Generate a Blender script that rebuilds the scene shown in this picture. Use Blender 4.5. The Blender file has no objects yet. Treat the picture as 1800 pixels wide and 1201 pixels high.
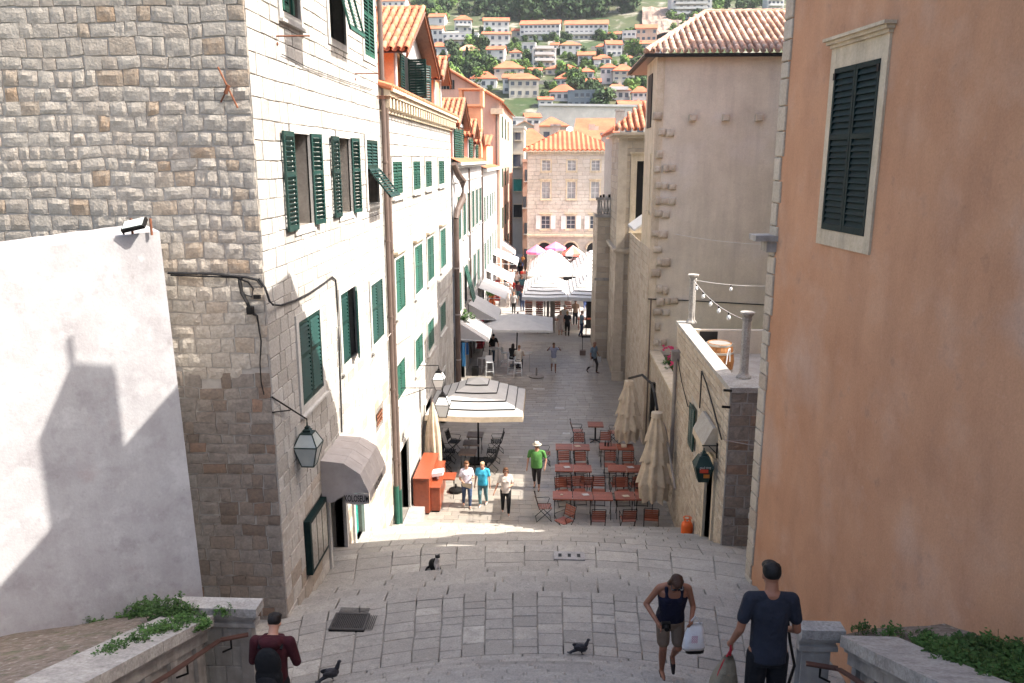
import bpy, math, random
from mathutils import Vector, Matrix, noise
R = random.Random(11)
V = Vector
PI = math.pi
# ------------------------------------------------------------------ camera, world, sun
scene = bpy.context.scene
COL = scene.collection
FPX, PITCH, YAW, CAMZ = 1400.0, math.radians(12.9), math.radians(2.59), 11.4
cam_d = bpy.data.cameras.new('camera')
cam = bpy.data.objects.new('camera', cam_d)
COL.objects.link(cam)
cam.location = (0, 0, CAMZ)
cam.rotation_euler = (PI / 2 - PITCH, 0, YAW)
cam_d.sensor_width = 36.0
cam_d.lens = 36.0 * FPX / 1800
cam_d.clip_start, cam_d.clip_end = 0.1, 6000
scene.camera = cam
SUN_TO = V((1.0, -0.10, 1.10)).normalized()          # direction towards the sun
SUN_EL = math.asin(SUN_TO.z)
world = bpy.data.worlds.new('World'); scene.world = world
world.use_nodes = True
wn = world.node_tree.nodes; wl = world.node_tree.links
bg = wn['Background']
sky = wn.new('ShaderNodeTexSky'); sky.sky_type = 'NISHITA'; sky.sun_disc = False
sky.sun_elevation = SUN_EL
sky.sun_rotation = math.atan2(SUN_TO.x, SUN_TO.y)
sky.air_density = 0.95; sky.dust_density = 5.0; sky.ozone_density = 0.8
wl.new(sky.outputs[0], bg.inputs[0]); bg.inputs[1].default_value = 0.15
sd = bpy.data.lights.new('sun', 'SUN'); sd.energy = 4.2; sd.angle = math.radians(0.25); sd.color = (1.0, 0.96, 0.89)
sun = bpy.data.objects.new('sun', sd); COL.objects.link(sun)
sun.rotation_euler = SUN_TO.to_track_quat('Z', 'Y').to_euler()
sun.location = (20, -5, 40)
scene.view_settings.view_transform = 'Standard'
scene.view_settings.look = 'None'
scene.view_settings.gamma = 1.0
scene.view_settings.use_curve_mapping = False
scene.view_settings.exposure = 1.62

# ------------------------------------------------------------------ survey helpers: photo pixel -> point on a real plane
_cr, _sr, _ct, _st = math.cos(YAW), math.sin(YAW), math.cos(PITCH), math.sin(PITCH)
def ray(px, py):
    u = (px - 900) / FPX; v = -(py - 600.5) / FPX
    fy = _ct + v * _st; fz = -_st + v * _ct
    return V((u * _cr - fy * _sr, u * _sr + fy * _cr, fz))
def atz(px, py, z): d = ray(px, py); t = (z - CAMZ) / d.z; return d * t + V((0, 0, CAMZ))
def aty(px, py, y): d = ray(px, py); t = y / d.y; return d * t + V((0, 0, CAMZ))
def atx(px, py, x): d = ray(px, py); t = x / d.x; return d * t + V((0, 0, CAMZ))
def proj(p):
    z = p[2] - CAMZ
    X = p[0] * _cr + p[1] * _sr; Y = -p[0] * _sr + p[1] * _cr
    f = Y * _ct - z * _st; up = Y * _st + z * _ct
    if f < 0.2: return (-9999, -9999, f)
    return (900 + FPX * X / f, 600.5 - FPX * up / f, f)

# ------------------------------------------------------------------ materials
def M(name, c1, c2=None, scale=2.5, rough=0.85, bump=0.0, bscale=25.0, ramp=None, metal=0.0, spec=0.3,
      streak=0.0, streak_col=None, stretch=None, fine=0.12, patches=None, trans=0.0, emit=0.0, darkz=None, objrand=0.0):
    m = bpy.data.materials.new(name); m.use_nodes = True
    nt = m.node_tree; N = nt.nodes; L = nt.links
    b = N['Principled BSDF']; b.inputs['Roughness'].default_value = rough
    b.inputs['Metallic'].default_value = metal; b.inputs['Specular IOR Level'].default_value = spec
    geo = N.new('ShaderNodeNewGeometry')
    def nz(sc, det=5, st=None, rg=0.6):
        t = N.new('ShaderNodeTexNoise'); t.inputs['Scale'].default_value = sc
        t.inputs['Detail'].default_value = det; t.inputs['Roughness'].default_value = rg
        if st:
            mp = N.new('ShaderNodeMapping'); mp.inputs['Scale'].default_value = st
            L.new(geo.outputs['Position'], mp.inputs[0]); L.new(mp.outputs[0], t.inputs['Vector'])
        else: L.new(geo.outputs['Position'], t.inputs['Vector'])
        return t.outputs['Fac']
    def rng(s, a, b_, lo=0.0, hi=1.0):
        r = N.new('ShaderNodeMapRange'); r.inputs[1].default_value = a; r.inputs[2].default_value = b_
        r.inputs[3].default_value = lo; r.inputs[4].default_value = hi; L.new(s, r.inputs[0]); return r.outputs[0]
    def mix(f, a, b_, mode='MIX'):
        x = N.new('ShaderNodeMix'); x.data_type = 'RGBA'; x.blend_type = mode
        for sock, val in ((x.inputs['Factor'], f), (x.inputs['A'], a), (x.inputs['B'], b_)):
            if hasattr(val, 'links') or isinstance(val, bpy.types.NodeSocket): L.new(val, sock)
            elif isinstance(val, (int, float)): sock.default_value = val
            else: sock.default_value = (*val, 1.0) if len(val) == 3 else val
        return x.outputs['Result']
    if ramp:
        at = N.new('ShaderNodeAttribute'); at.attribute_name = 'rnd'
        cr = N.new('ShaderNodeValToRGB'); L.new(at.outputs['Fac'], cr.inputs[0])
        while len(cr.color_ramp.elements) < len(ramp): cr.color_ramp.elements.new(0.5)
        for e, (p, c) in zip(cr.color_ramp.elements, ramp): e.position = p; e.color = (*c, 1)
        base = cr.outputs[0]
        if c2: base = mix(rng(nz(scale), 0.42, 0.7, 0, 0.6), base, c2)
    elif c2: base = mix(rng(nz(scale), 0.35, 0.65), c1, c2)
    else: base = tuple(c1)
    if patches:
        for (pc, psc, lo, hi, amt) in patches: base = mix(rng(nz(psc, 6), lo, hi, 0, amt), base, pc)
    if streak:
        base = mix(rng(nz(1.0, 6, stretch or (3.0, 3.0, 0.35)), 0.45, 0.75, 0, streak), base, streak_col or (0.12, 0.10, 0.09))
    if fine:
        g = rng(nz(bscale * 0.8, 4), 0.25, 0.75, 1 - fine, 1 + fine)
        cc = N.new('ShaderNodeCombineColor')
        for i in range(3): L.new(g, cc.inputs[i])
        base = mix(1.0, base, cc.outputs[0], 'MULTIPLY')
    if objrand:
        oi = N.new('ShaderNodeObjectInfo')
        g = rng(oi.outputs['Random'], 0, 1, 1 - objrand, 1 + objrand)
        cc = N.new('ShaderNodeCombineColor')
        for i in range(3): L.new(g, cc.inputs[i])
        base = mix(1.0, base, cc.outputs[0], 'MULTIPLY')
    if isinstance(base, tuple): b.inputs['Base Color'].default_value = (*base, 1)
    else: L.new(base, b.inputs['Base Color'])
    if bump:
        bp = N.new('ShaderNodeBump'); bp.inputs['Strength'].default_value = 1.0; bp.inputs['Distance'].default_value = bump
        L.new(nz(bscale, 6), bp.inputs['Height']); L.new(bp.outputs[0], b.inputs['Normal'])
    if trans: b.inputs['Transmission Weight'].default_value = trans
    if emit: b.inputs['Emission Strength'].default_value = emit
    return m

MT = {}
MT['mortar_light'] = M('mortar_light', (.43, .395, .35), (.35, .315, .275), bump=.004)
MT['mortar_dark'] = M('mortar_dark', (.20, .18, .155), (.28, .255, .22), bump=.004)
MT['mortar_white'] = M('mortar_white', (.15, .132, .115), (.22, .20, .175), bump=.003)
MT['rubble'] = M('rubble_stone', (0, 0, 0), (.34, .295, .24), scale=9, bump=.014, bscale=26, fine=.2, rough=.9,
    ramp=[(0, (.40, .35, .29)), (.45, (.45, .40, .335)), (.80, (.42, .36, .295)), (.93, (.385, .31, .235)), (1, (.37, .26, .17))])
MT['dressed_dark'] = M('dressed_stone_weathered', (0, 0, 0), (.16, .13, .11), scale=7, bump=.008, bscale=28, fine=.25, rough=.9,
    ramp=[(0, (.24, .20, .165)), (.4, (.30, .262, .222)), (.7, (.255, .20, .155)), (.9, (.185, .14, .105)), (1, (.30, .19, .13))])
MT['ashlar_white'] = M('pale_limestone', (0, 0, 0), (.35, .325, .29), scale=5, bump=.007, bscale=30, fine=.22,
    ramp=[(0, (.29, .27, .24)), (.35, (.38, .36, .33)), (.7, (.44, .42, .39)), (1, (.34, .315, .28))])
MT['ashlar_warm'] = M('warm_limestone', (0, 0, 0), (.34, .27, .20), scale=6, bump=.010, bscale=30, fine=.2,
    ramp=[(0, (.42, .355, .275)), (.4, (.50, .435, .35)), (.75, (.46, .385, .30)), (1, (.36, .29, .22))])
MT['church'] = M('cut_limestone', (0, 0, 0), (.33, .28, .22), scale=3, bump=.004, bscale=30, fine=.1,
    ramp=[(0, (.36, .295, .225)), (.5, (.47, .40, .315)), (1, (.31, .25, .19))])
MT['paving'] = M('worn_paving', (0, 0, 0), (.235, .215, .19), scale=4, patches=[((.17, .155, .14), 14, .56, .70, .6), ((.40, .375, .34), 9, .60, .74, .5)], bump=.005, bscale=45, fine=.2, rough=.7, spec=.35,
    ramp=[(0, (.26, .237, .205)), (.3, (.345, .318, .28)), (.6, (.30, .275, .24)), (.85, (.375, .343, .295)), (1, (.47, .435, .375))])
MT['street'] = M('polished_street', (0, 0, 0), (.21, .195, .18), scale=3, bump=.002, bscale=45, fine=.12, rough=.36, spec=.5,
    ramp=[(0, (.235, .205, .17)), (.6, (.285, .25, .208)), (.93, (.32, .283, .235)), (.97, (.44, .42, .39)), (1, (.48, .46, .43))])
MT['step_edge'] = M('step_limestone', (.33, .315, .30), (.26, .245, .23), scale=5, bump=.004, bscale=40, fine=.2, rough=.7)
MT['trim'] = M('carved_limestone', (.58, .49, .365), (.50, .41, .29), scale=4, bump=.004, bscale=30, streak=.5, streak_col=(.25, .21, .17))
MT['trim_white'] = M('window_limestone', (.48, .46, .425), (.41, .39, .36), scale=4, bump=.003, bscale=30)
MT['trim_grey'] = M('weathered_balustrade', (.40, .375, .34), (.27, .25, .225), scale=3, bump=.006, bscale=30, streak=.6, streak_col=(.10, .09, .085),
    patches=[((.42, .40, .37), 9, .55, .75, .7)])
MT['cap_grey'] = M('lichened_capping', (.40, .375, .34), (.28, .26, .235), scale=4, bump=.008, bscale=35, fine=.3,
    patches=[((.13, .115, .10), 12, .58, .78, .7), ((.45, .40, .26), 17, .66, .8, .5)])
MT['shutter'] = M('green_shutter_paint', (.008, .040, .033), (.006, .03, .025), objrand=.3, scale=5, rough=.45, spec=.4, fine=.15)
MT['shutter_light'] = M('faded_green_paint', (.018, .085, .058), (.012, .06, .043), objrand=.3, scale=4, rough=.5, fine=.15)
MT['shutter_far'] = M('bottle_green_paint', (.012, .065, .042), (.009, .048, .034), scale=3, rough=.5, fine=.1)
MT['shutter_dark'] = M('dark_teal_paint', (.006, .021, .020), (.004, .014, .014), scale=6, rough=.65, spec=.2, fine=.2)
MT['teal_door'] = M('teal_paint', (.03, .26, .21), (.02, .19, .155), scale=4, rough=.45)
MT['dark'] = M('dark_interior', (.012, .012, .013), rough=.6, fine=0)
MT['pane'] = M('window_glass', (.03, .035, .04), rough=.08, spec=.6, fine=0)
MT['pane_light'] = M('curtained_glass', (.40, .38, .36), (.25, .25, .26), scale=3, rough=.2, spec=.6, fine=0)
MT['white_frame'] = M('white_window_paint', (.58, .565, .54), rough=.5, fine=.05)
MT['brown_pipe'] = M('brown_painted_pipe', (.125, .088, .072), (.10, .072, .06), rough=.55)
MT['grey_pipe'] = M('zinc_pipe', (.30, .27, .24), (.22, .19, .17), rough=.55, metal=.2)
MT['terracotta'] = M('terracotta_tile', (0, 0, 0), (.42, .16, .08), scale=5, bump=.003, fine=.2, objrand=.14,
    ramp=[(0, (.44, .15, .075)), (.5, (.52, .19, .10)), (1, (.46, .21, .13))])
MT['old_tile'] = M('weathered_clay_tile', (.50, .33, .24), (.38, .20, .13), scale=5, bump=.003, fine=.3, objrand=.35,
    patches=[((.58, .50, .42), 3.5, .50, .66, .85), ((.24, .13, .09), 6, .60, .74, .7)])
MT['roof_far'] = M('clay_roof', (.46, .145, .07), (.36, .10, .05), scale=.4, fine=.15, bscale=3)
MT['orange_plaster'] = M('ochre_orange_plaster', (.51, .28, .165), (.445, .23, .13), scale=.55, bump=.004, bscale=40, fine=.1, rough=.92,
    patches=[((.54, .34, .235), 1.3, .50, .68, .5), ((.38, .195, .115), .9, .52, .68, .5), ((.20, .12, .09), 2.6, .60, .76, .45), ((.50, .38, .31), .33, .56, .68, .4), ((.19, .115, .085), 11, .66, .76, .5), ((.55, .37, .27), 6, .64, .76, .4)],
    streak=.4, streak_col=(.31, .165, .10), stretch=(2.2, 2.2, .55))
MT['peach_plaster'] = M('peach_render', (.66, .36, .20), (.60, .31, .17), scale=1.5, bump=.002)
MT['pink_plaster'] = M('dusty_pink_render', (.55, .37, .29), (.50, .33, .255), scale=.5, bump=.002, streak=.6, streak_col=(.33, .24, .20))
MT['white_plaster'] = M('white_lime_render', (.43, .42, .415), (.385, .37, .365), scale=1.2, bump=.004, bscale=30, fine=.06,
    patches=[((.33, .31, .31), 1.6, .46, .66, .75), ((.27, .25, .25), 3.5, .54, .70, .6), ((.33, .245, .225), 1.1, .56, .70, .5), ((.50, .49, .48), 2.6, .56, .66, .6), ((.22, .19, .18), 9, .64, .74, .45)], streak=.6, streak_col=(.30, .275, .27), stretch=(2.5, 2.5, .5))
MT['grey_plaster'] = M('aged_grey_render', (.62, .545, .435), (.54, .47, .37), scale=.8, bump=.004, bscale=30, fine=.08,
    patches=[((.48, .41, .33), 1.1, .52, .72, .6), ((.60, .54, .48), .6, .52, .68, .6), ((.46, .38, .30), 5, .58, .72, .4)], streak=.3, streak_col=(.30, .25, .21))
MT['iron'] = M('black_iron', (.010, .009, .0085), rough=.6, metal=.3, fine=.1)
MT['rust'] = M('rusty_iron', (.23, .085, .04), (.13, .05, .03), scale=20, rough=.9, bump=.002)
MT['rail_brown'] = M('brown_handrail', (.105, .05, .036), (.07, .035, .028), rough=.5)
MT['cable'] = M('black_cable', (.015, .014, .014), rough=.7, fine=0)
MT['cable_grey'] = M('grey_cable', (.30, .27, .25), rough=.7, fine=0)
MT['canvas_white'] = M('white_canvas', (.50, .485, .465), (.44, .425, .41), rough=.9, fine=.04)
MT['canvas_grey'] = M('grey_canvas', (.40, .36, .335), (.34, .305, .28), rough=.9, fine=.06, bump=.002, bscale=12)
MT['canvas_cream'] = M('beige_canvas', (.52, .43, .32), (.44, .36, .26), scale=5, rough=.9, fine=.08, bump=.004, bscale=14)
MT['canvas_pink'] = M('pink_canvas', (.78, .20, .36), rough=.9, fine=.05)
MT['canvas_red'] = M('red_canvas', (.72, .16, .12), rough=.9, fine=.05)
MT['wood_red'] = M('varnished_red_wood', (.27, .075, .036), (.20, .052, .028), scale=12, rough=.4, spec=.5, objrand=.2)
MT['wood_orange'] = M('glossy_orange_wood', (.29, .066, .028), (.22, .05, .022), scale=10, rough=.35, spec=.5)
MT['wood_brown'] = M('grey_brown_tabletop', (.20, .14, .11), (.15, .10, .08), scale=10, rough=.4)
MT['barrel_wood'] = M('oak_barrel', (.42, .19, .07), (.32, .14, .05), scale=8, rough=.6, objrand=.15)
MT['hoop'] = M('galvanised_hoop', (.45, .43, .40), rough=.45, metal=.6)
MT['gas_orange'] = M('orange_enamel', (.75, .13, .02), (.68, .11, .02), rough=.4, fine=.08)
MT['white_metal'] = M('white_paint_metal', (.75, .75, .74), rough=.4, fine=.04)
MT['lantern_metal'] = M('verdigris_lantern', (.022, .042, .036), (.016, .03, .026), rough=.5, metal=.3)
MT['lantern_glass'] = M('frosted_lantern_glass', (.42, .45, .42), (.34, .37, .35), rough=.25, spec=.6, fine=0)
MT['lantern_glass_white'] = M('milk_lantern_glass', (.74, .74, .72), rough=.3, fine=0)
MT['lantern_dark'] = M('dark_green_lantern', (.012, .035, .03), rough=.35, fine=.1)
MT['leaf'] = M('weed_leaf', (.055, .115, .022), (.035, .08, .016), scale=8, rough=.7, fine=.3, objrand=.3)
MT['leaf_dry'] = M('dry_stalk', (.20, .11, .05), (.14, .09, .05), scale=8, rough=.9)
MT['soil'] = M('dry_soil', (.22, .175, .14), (.14, .11, .085), scale=5, bump=.03, bscale=18, fine=.4, patches=[((.36, .33, .29), 13, .56, .68, .8), ((.07, .09, .03), 4, .54, .68, .6)])
MT['flower'] = M('pink_petal', (.62, .06, .16), rough=.7, fine=0)

# ------------------------------------------------------------------ mesh helpers
class MB:
    def __init__(s): s.v = []; s.f = []; s.r = []; s.m = []
    def add(s, vs, fs, rnd=0.5, mi=0):
        o = len(s.v); s.v.extend([tuple(p) for p in vs]); s.r.extend([rnd] * len(vs))
        s.f.extend([tuple(i + o for i in q) for q in fs]); s.m.extend([mi] * len(fs)); return s
    def join(s, b):
        o = len(s.v); s.v.extend(b.v); s.r.extend(b.r)
        s.f.extend([tuple(i + o for i in q) for q in b.f]); s.m.extend(b.m); return s
    def mesh(s, name, mats, smooth=False):
        me = bpy.data.meshes.new(name); me.from_pydata(s.v, [], s.f)
        for m in (mats if isinstance(mats, (list, tuple)) else [mats]): me.materials.append(m)
        a = me.attributes.new('rnd', 'FLOAT', 'POINT'); a.data.foreach_set('value', s.r)
        if any(s.m): me.polygons.foreach_set('material_index', s.m)
        if smooth: me.polygons.foreach_set('use_smooth', [True] * len(s.f))
        return me
    def box(s, lo, hi, rnd=0.5, mi=0):
        (a, b, c), (d, e, f) = lo, hi
        return s.add([(a, b, c), (d, b, c), (d, e, c), (a, e, c), (a, b, f), (d, b, f), (d, e, f), (a, e, f)],
                     [(0, 3, 2, 1), (4, 5, 6, 7), (0, 1, 5, 4), (1, 2, 6, 5), (2, 3, 7, 6), (3, 0, 4, 7)], rnd, mi)
    def obox(s, c, ax, ay, az, rnd=0.5, mi=0):      # oriented box from centre and half-axis vectors
        c, ax, ay, az = V(c), V(ax), V(ay), V(az)
        vs = [c + sx * ax + sy * ay + sz * az for sz in (-1, 1) for sx, sy in ((-1, -1), (1, -1), (1, 1), (-1, 1))]
        return s.add(vs, [(0, 3, 2, 1), (4, 5, 6, 7), (0, 1, 5, 4), (1, 2, 6, 5), (2, 3, 7, 6), (3, 0, 4, 7)], rnd, mi)
    def tube(s, pts, r, n=8, rnd=0.5, mi=0, cap=True):
        pts = [V(p) for p in pts]; rr = r if isinstance(r, (list, tuple)) else [r] * len(pts)
        vs = []; fs = []; ref = None
        for i, p in enumerate(pts):
            t = (pts[min(i + 1, len(pts) - 1)] - pts[max(i - 1, 0)])
            t = t.normalized() if t.length > 1e-9 else V((0, 0, 1))
            if ref is None: ref = V((0, 0, 1)) if abs(t.z) < .9 else V((1, 0, 0))
            a = t.cross(ref)
            if a.length < 1e-4: a = t.cross(V((0.3, 1, 0.2)))
            a.normalize(); b = t.cross(a); ref = -b if False else ref
            for k in range(n):
                th = 2 * PI * k / n; vs.append(p + (a * math.cos(th) + b * math.sin(th)) * rr[i])
        for i in range(len(pts) - 1):
            for k in range(n):
                k2 = (k + 1) % n; fs.append((i * n + k, i * n + k2, (i + 1) * n + k2, (i + 1) * n + k))
        if cap:
            fs.append(tuple(range(n - 1, -1, -1))); fs.append(tuple((len(pts) - 1) * n + k for k in range(n)))
        return s.add(vs, fs, rnd, mi)
    def lathe(s, prof, c=(0, 0, 0), n=16, rnd=0.5, mi=0, ax=None):
        c = V(c); vs = []; fs = []
        for (r, z) in prof:
            for k in range(n):
                th = 2 * PI * k / n; vs.append(c + V((r * math.cos(th), r * math.sin(th), z)))
        for i in range(len(prof) - 1):
            for k in range(n):
                k2 = (k + 1) % n; fs.append((i * n + k, i * n + k2, (i + 1) * n + k2, (i + 1) * n + k))
        fs.append(tuple(range(n - 1, -1, -1))); fs.append(tuple((len(prof) - 1) * n + k for k in range(n)))
        return s.add(vs, fs, rnd, mi)
    def quad(s, a, b, c, d, rnd=0.5, mi=0): return s.add([a, b, c, d], [(0, 1, 2, 3)], rnd, mi)
    def slab(s, c, n, depth, bev, rnd=0.5, mi=0):   # bevelled block: 4 corners of its outer face (ccw seen from outside), outward normal n
        c = [V(p) for p in c]; n = V(n); cen = (c[0] + c[1] + c[2] + c[3]) / 4
        def inset(p, d):
            w = cen - p; return p + w.normalized() * min(d * 1.4, w.length * .45)
        vs = [p - n * depth for p in c] + [p - n * bev for p in c] + [inset(p, bev) for p in c]
        fs = []
        for i in range(4):
            j = (i + 1) % 4; fs.append((i, j, 4 + j, 4 + i)); fs.append((4 + i, 4 + j, 8 + j, 8 + i))
        fs.append((8, 9, 10, 11)); return s.add(vs, fs, rnd, mi)
    def rock(s, c, n, depth, amp, rnd=0.5, nx=4, ny=3, seed=0.0):   # rough faced block
        c = [V(p) for p in c]; n = V(n); vs = []; fs = []
        for j in range(ny + 1):
            for i in range(nx + 1):
                a, b = i / nx, j / ny
                p = (c[0] * (1 - a) + c[1] * a) * (1 - b) + (c[3] * (1 - a) + c[2] * a) * b
                edge = min(a, 1 - a) < 1e-6 or min(b, 1 - b) < 1e-6
                h = noise.noise(p * 7.3 + V((seed, 0, 0)))
                if edge:
                    w = ((c[0] + c[1] + c[2] + c[3]) / 4 - p) * (.04 + .10 * abs(noise.noise(p * 5.1 + V((0, seed, 3)))))
                    vs.append(p + w * .6 - n * (amp * .35))
                else: vs.append(p + n * (amp * (.35 + 1.1 * h)))
        W = nx + 1
        for j in range(ny):
            for i in range(nx): fs.append((j * W + i, j * W + i + 1, (j + 1) * W + i + 1, (j + 1) * W + i))
        ring = [i for i in range(W)] + [j * W + nx for j in range(1, ny + 1)] + [ny * W + i for i in range(nx - 1, -1, -1)] + [j * W for j in range(ny - 1, 0, -1)]
        o = len(vs); vs += [V(vs[k]) - n * depth for k in ring]
        for q in range(len(ring)):
            q2 = (q + 1) % len(ring); fs.append((ring[q2], ring[q], o + q, o + q2))
        return s.add(vs, fs, rnd)

def setp(o, label=None, cat=None, group=None, kind=None):
    if label: o['label'] = label
    if cat: o['category'] = cat
    if group: o['group'] = group
    if kind: o['kind'] = kind
    return o
def link(o, parent=None, world=True):
    COL.objects.link(o)
    if parent is not None:
        o.parent = parent
        if world:
            r = parent
            while r.parent: r = r.parent
            if r is parent: o.matrix_parent_inverse = (Matrix.Translation(r.location) @ r.rotation_euler.to_matrix().to_4x4()).inverted()
    return o
def thing(name, label, cat, loc=(0, 0, 0), rz=0.0, group=None, kind=None):
    o = bpy.data.objects.new(name, None); o.empty_display_size = .2; COL.objects.link(o)
    o.location = loc; o.rotation_euler = (0, 0, rz)
    return setp(o, label, cat, group, kind)
def obj(name, mb, mats, parent=None, world=True, smooth=False, label=None, kind=None, cat=None, group=None):
    me = mb.mesh(name, mats, smooth); o = bpy.data.objects.new(name, me); link(o, parent, world)
    return setp(o, label, cat, group, kind)
def copy_tree(root, loc, rz=0.0, label=None, sc=None):
    r = root.copy(); COL.objects.link(r); r.location = loc; r.rotation_euler = (0, 0, rz)
    if sc: r.scale = (sc, sc, sc)
    if label: r['label'] = label
    def rec(a, b):
        for ch in kids.get(a.name, ()):
            c = ch.copy(); COL.objects.link(c); c.parent = b; rec(ch, c)
    kids = {}
    for ob in root_family(root): kids.setdefault(ob.parent.name, []).append(ob)
    rec(root, r); return r
def root_family(root):
    out = []
    for c in root.children: out.append(c); out.extend(root_family(c))
    return out

class Pieces:
    """loose pieces of one wall, floor or roof: those that show largest become parts, the others one joined part"""
    def __init__(s, parent, name, rest, mats, limit=300, minpx=9.0, smooth=False):
        s.p = parent; s.n = name; s.rest = rest; s.m = mats; s.lim = limit; s.min = minpx; s.items = []; s.sm = smooth
    def add(s, mb, cen, size):
        x, y, f = proj(cen)
        k = FPX * size / f if (f > .3 and -60 < x < 1860 and -60 < y < 1261) else 0.0
        s.items.append((k, len(s.items), mb))
    def done(s):
        s.items.sort(key=lambda t: -t[0]); rest = MB(); n = 0
        for k, _, mb in s.items:
            if n < s.lim and k >= s.min: obj(s.n, mb, s.m, s.p, smooth=s.sm); n += 1
            else: rest.join(mb)
        if rest.f: obj(s.rest, rest, s.m, s.p, kind='stuff', smooth=s.sm)

class Plane:
    def __init__(s, O, u, n): s.O = V(O); s.u = V(u).normalized(); s.n = V(n).normalized(); s.flip = s.u.cross(V((0, 0, 1))).dot(s.n) < 0
    def P(s, a, z, out=0.0):
        p = s.O + s.u * a + s.n * out; return V((p.x, p.y, z))
    def quad(s, mb, a0, a1, z0, z1, out=0.0, rnd=.5, mi=0):
        q = [s.P(a0, z0, out), s.P(a1, z0, out), s.P(a1, z1, out), s.P(a0, z1, out)]
        if s.flip: q.reverse()
        mb.quad(*q, rnd, mi)
    def box(s, mb, a0, a1, z0, z1, o0, o1, rnd=.5, mi=0):
        c = s.P((a0 + a1) / 2, (z0 + z1) / 2, (o0 + o1) / 2)
        mb.obox(c, s.u * (a1 - a0) / 2, s.n * (o1 - o0) / 2, V((0, 0, (z1 - z0) / 2)), rnd, mi)
    def corners(s, a0, a1, z0, z1, out, jit=0.0):
        q = []
        for a, z in ((a0, z0), (a1, z0), (a1, z1), (a0, z1)):
            q.append(s.P(a + R.uniform(-jit, jit), z + R.uniform(-jit, jit), out))
        if s.flip: q.reverse()
        return q

def wall_back(mb, pl, a0, a1, z0, z1, holes, out=-.02, reveal=.28, mi=0):
    us = sorted({a0, a1, *[h[0] for h in holes], *[h[1] for h in holes]}); zs = sorted({z0, z1, *[h[2] for h in holes], *[h[3] for h in holes]})
    us = [u for u in us if a0 <= u <= a1]; zs = [z for z in zs if z0 <= z <= z1]
    for i in range(len(us) - 1):
        for j in range(len(zs) - 1):
            um, zm = (us[i] + us[i + 1]) / 2, (zs[j] + zs[j + 1]) / 2
            if any(h[0] < um < h[1] and h[2] < zm < h[3] for h in holes): continue
            pl.quad(mb, us[i], us[i + 1], zs[j], zs[j + 1], out, mi=mi)
    for (h0, h1, y0, y1) in [h[:4] for h in holes]:
        A, B, C, D = [(h0, y0), (h1, y0), (h1, y1), (h0, y1)]
        for (p, q) in ((A, B), (B, C), (C, D), (D, A)):
            mb.quad(pl.P(p[0], p[1], out), pl.P(q[0], q[1], out), pl.P(q[0], q[1], -reveal), pl.P(p[0], p[1], -reveal), mi=mi)

def stone_face(pieces, pl, a0, a1, z0, z1, holes, hrange, wrange, gap=.008, proud=.0, bev=.008, jit=.004, rock=0.0, rnd_fn=None, depth=.06, clip=None, rockfn=None, warp=0.0, vgap=None, wf=1.1):
    vg = vgap or gap
    def W(q):
        if warp:
            for p in q: p.z += warp * noise.noise(V((p.x * wf, p.y * wf, p.z * 2.2)))
        return q
    z = z0
    while z < z1 - .02:
        h = R.uniform(*hrange)
        if z + h > z1 - hrange[0] * .5: h = z1 - z
        zt = z + h
        cuts = sorted({a0, a1, *[c for hh in holes if hh[2] < zt - .01 and hh[3] > z + .01 for c in hh[:2] if a0 < c < a1]})
        for i in range(len(cuts) - 1):
            s0, s1 = cuts[i], cuts[i + 1]; mid = (s0 + s1) / 2
            spans = [(z, zt)]
            for hh in holes:
                if hh[0] < mid < hh[1]:
                    ns = []
                    for (p, q) in spans:
                        if hh[2] >= q or hh[3] <= p: ns.append((p, q)); continue
                        if hh[2] > p + .04: ns.append((p, hh[2]))
                        if hh[3] < q - .04: ns.append((hh[3], q))
                    spans = ns
            for (p, q) in spans:
                a = s0
                while a < s1 - .02:
                    w = R.uniform(*wrange)
                    if a + w > s1 - wrange[0] * .6: w = s1 - a
                    b = a + w
                    if clip is None or clip((a + b) / 2, (p + q) / 2):
                        rv = rnd_fn((a + b) / 2, (p + q) / 2) if rnd_fn else R.random()
                        m = MB(); rk = rockfn((a + b) / 2, (p + q) / 2) if rockfn else rock
                        if rk > 0: m.rock(W(pl.corners(a + vg, b - vg, p + gap, q - gap, proud, jit)), pl.n, depth, rk * R.uniform(.6, 1.3), rv, seed=R.random() * 50)
                        else: m.slab(W(pl.corners(a + vg, b - vg, p + gap, q - gap, proud + R.uniform(0, .006), jit)), pl.n, depth, bev, rv)
                        pieces.add(m, pl.P((a + b) / 2, (p + q) / 2), w)
                    a = b
        z = zt

def leaf_shutter(mb, ms, H, d, n, w, z0, z1, slat=.055, thick=.04, mid=True, tilt=.6):
    """one louvred leaf hanging from the upright through H, running along d, thickness along n; frame in mb, slats in ms"""
    H, d, n = V(H), V(d).normalized(), V(n).normalized(); Z = V((0, 0, 1)); s = .055
    def bx(m, a, b, c, e, t=thick):
        m.obox(H + d * (a + b) / 2 + Z * ((c + e) / 2 - H.z), d * (b - a) / 2, n * t / 2, Z * (e - c) / 2)
    bx(mb, 0, s, z0, z1); bx(mb, w - s, w, z0, z1); bx(mb, s, w - s, z0, z0 + .09); bx(mb, s, w - s, z1 - .07, z1)
    zs = [(z0 + .09, z1 - .07)]
    if mid:
        zm = z0 + (z1 - z0) * .58; bx(mb, s, w - s, zm - .035, zm + .035); zs = [(z0 + .09, zm - .035), (zm + .035, z1 - .07)]
    for (a, b) in zs:
        k = max(1, int((b - a) / slat)); st = (b - a) / k
        for i in range(k):
            zc = a + (i + .5) * st
            ax = (n * tilt - Z * math.sqrt(1 - tilt * tilt)).normalized()
            ms.obox(H + d * w / 2 + Z * (zc - H.z), d * (w / 2 - s), ax * st * .52, n.cross(d).cross(ax).normalized() * .004 if False else ax.cross(d) * .005)

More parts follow.
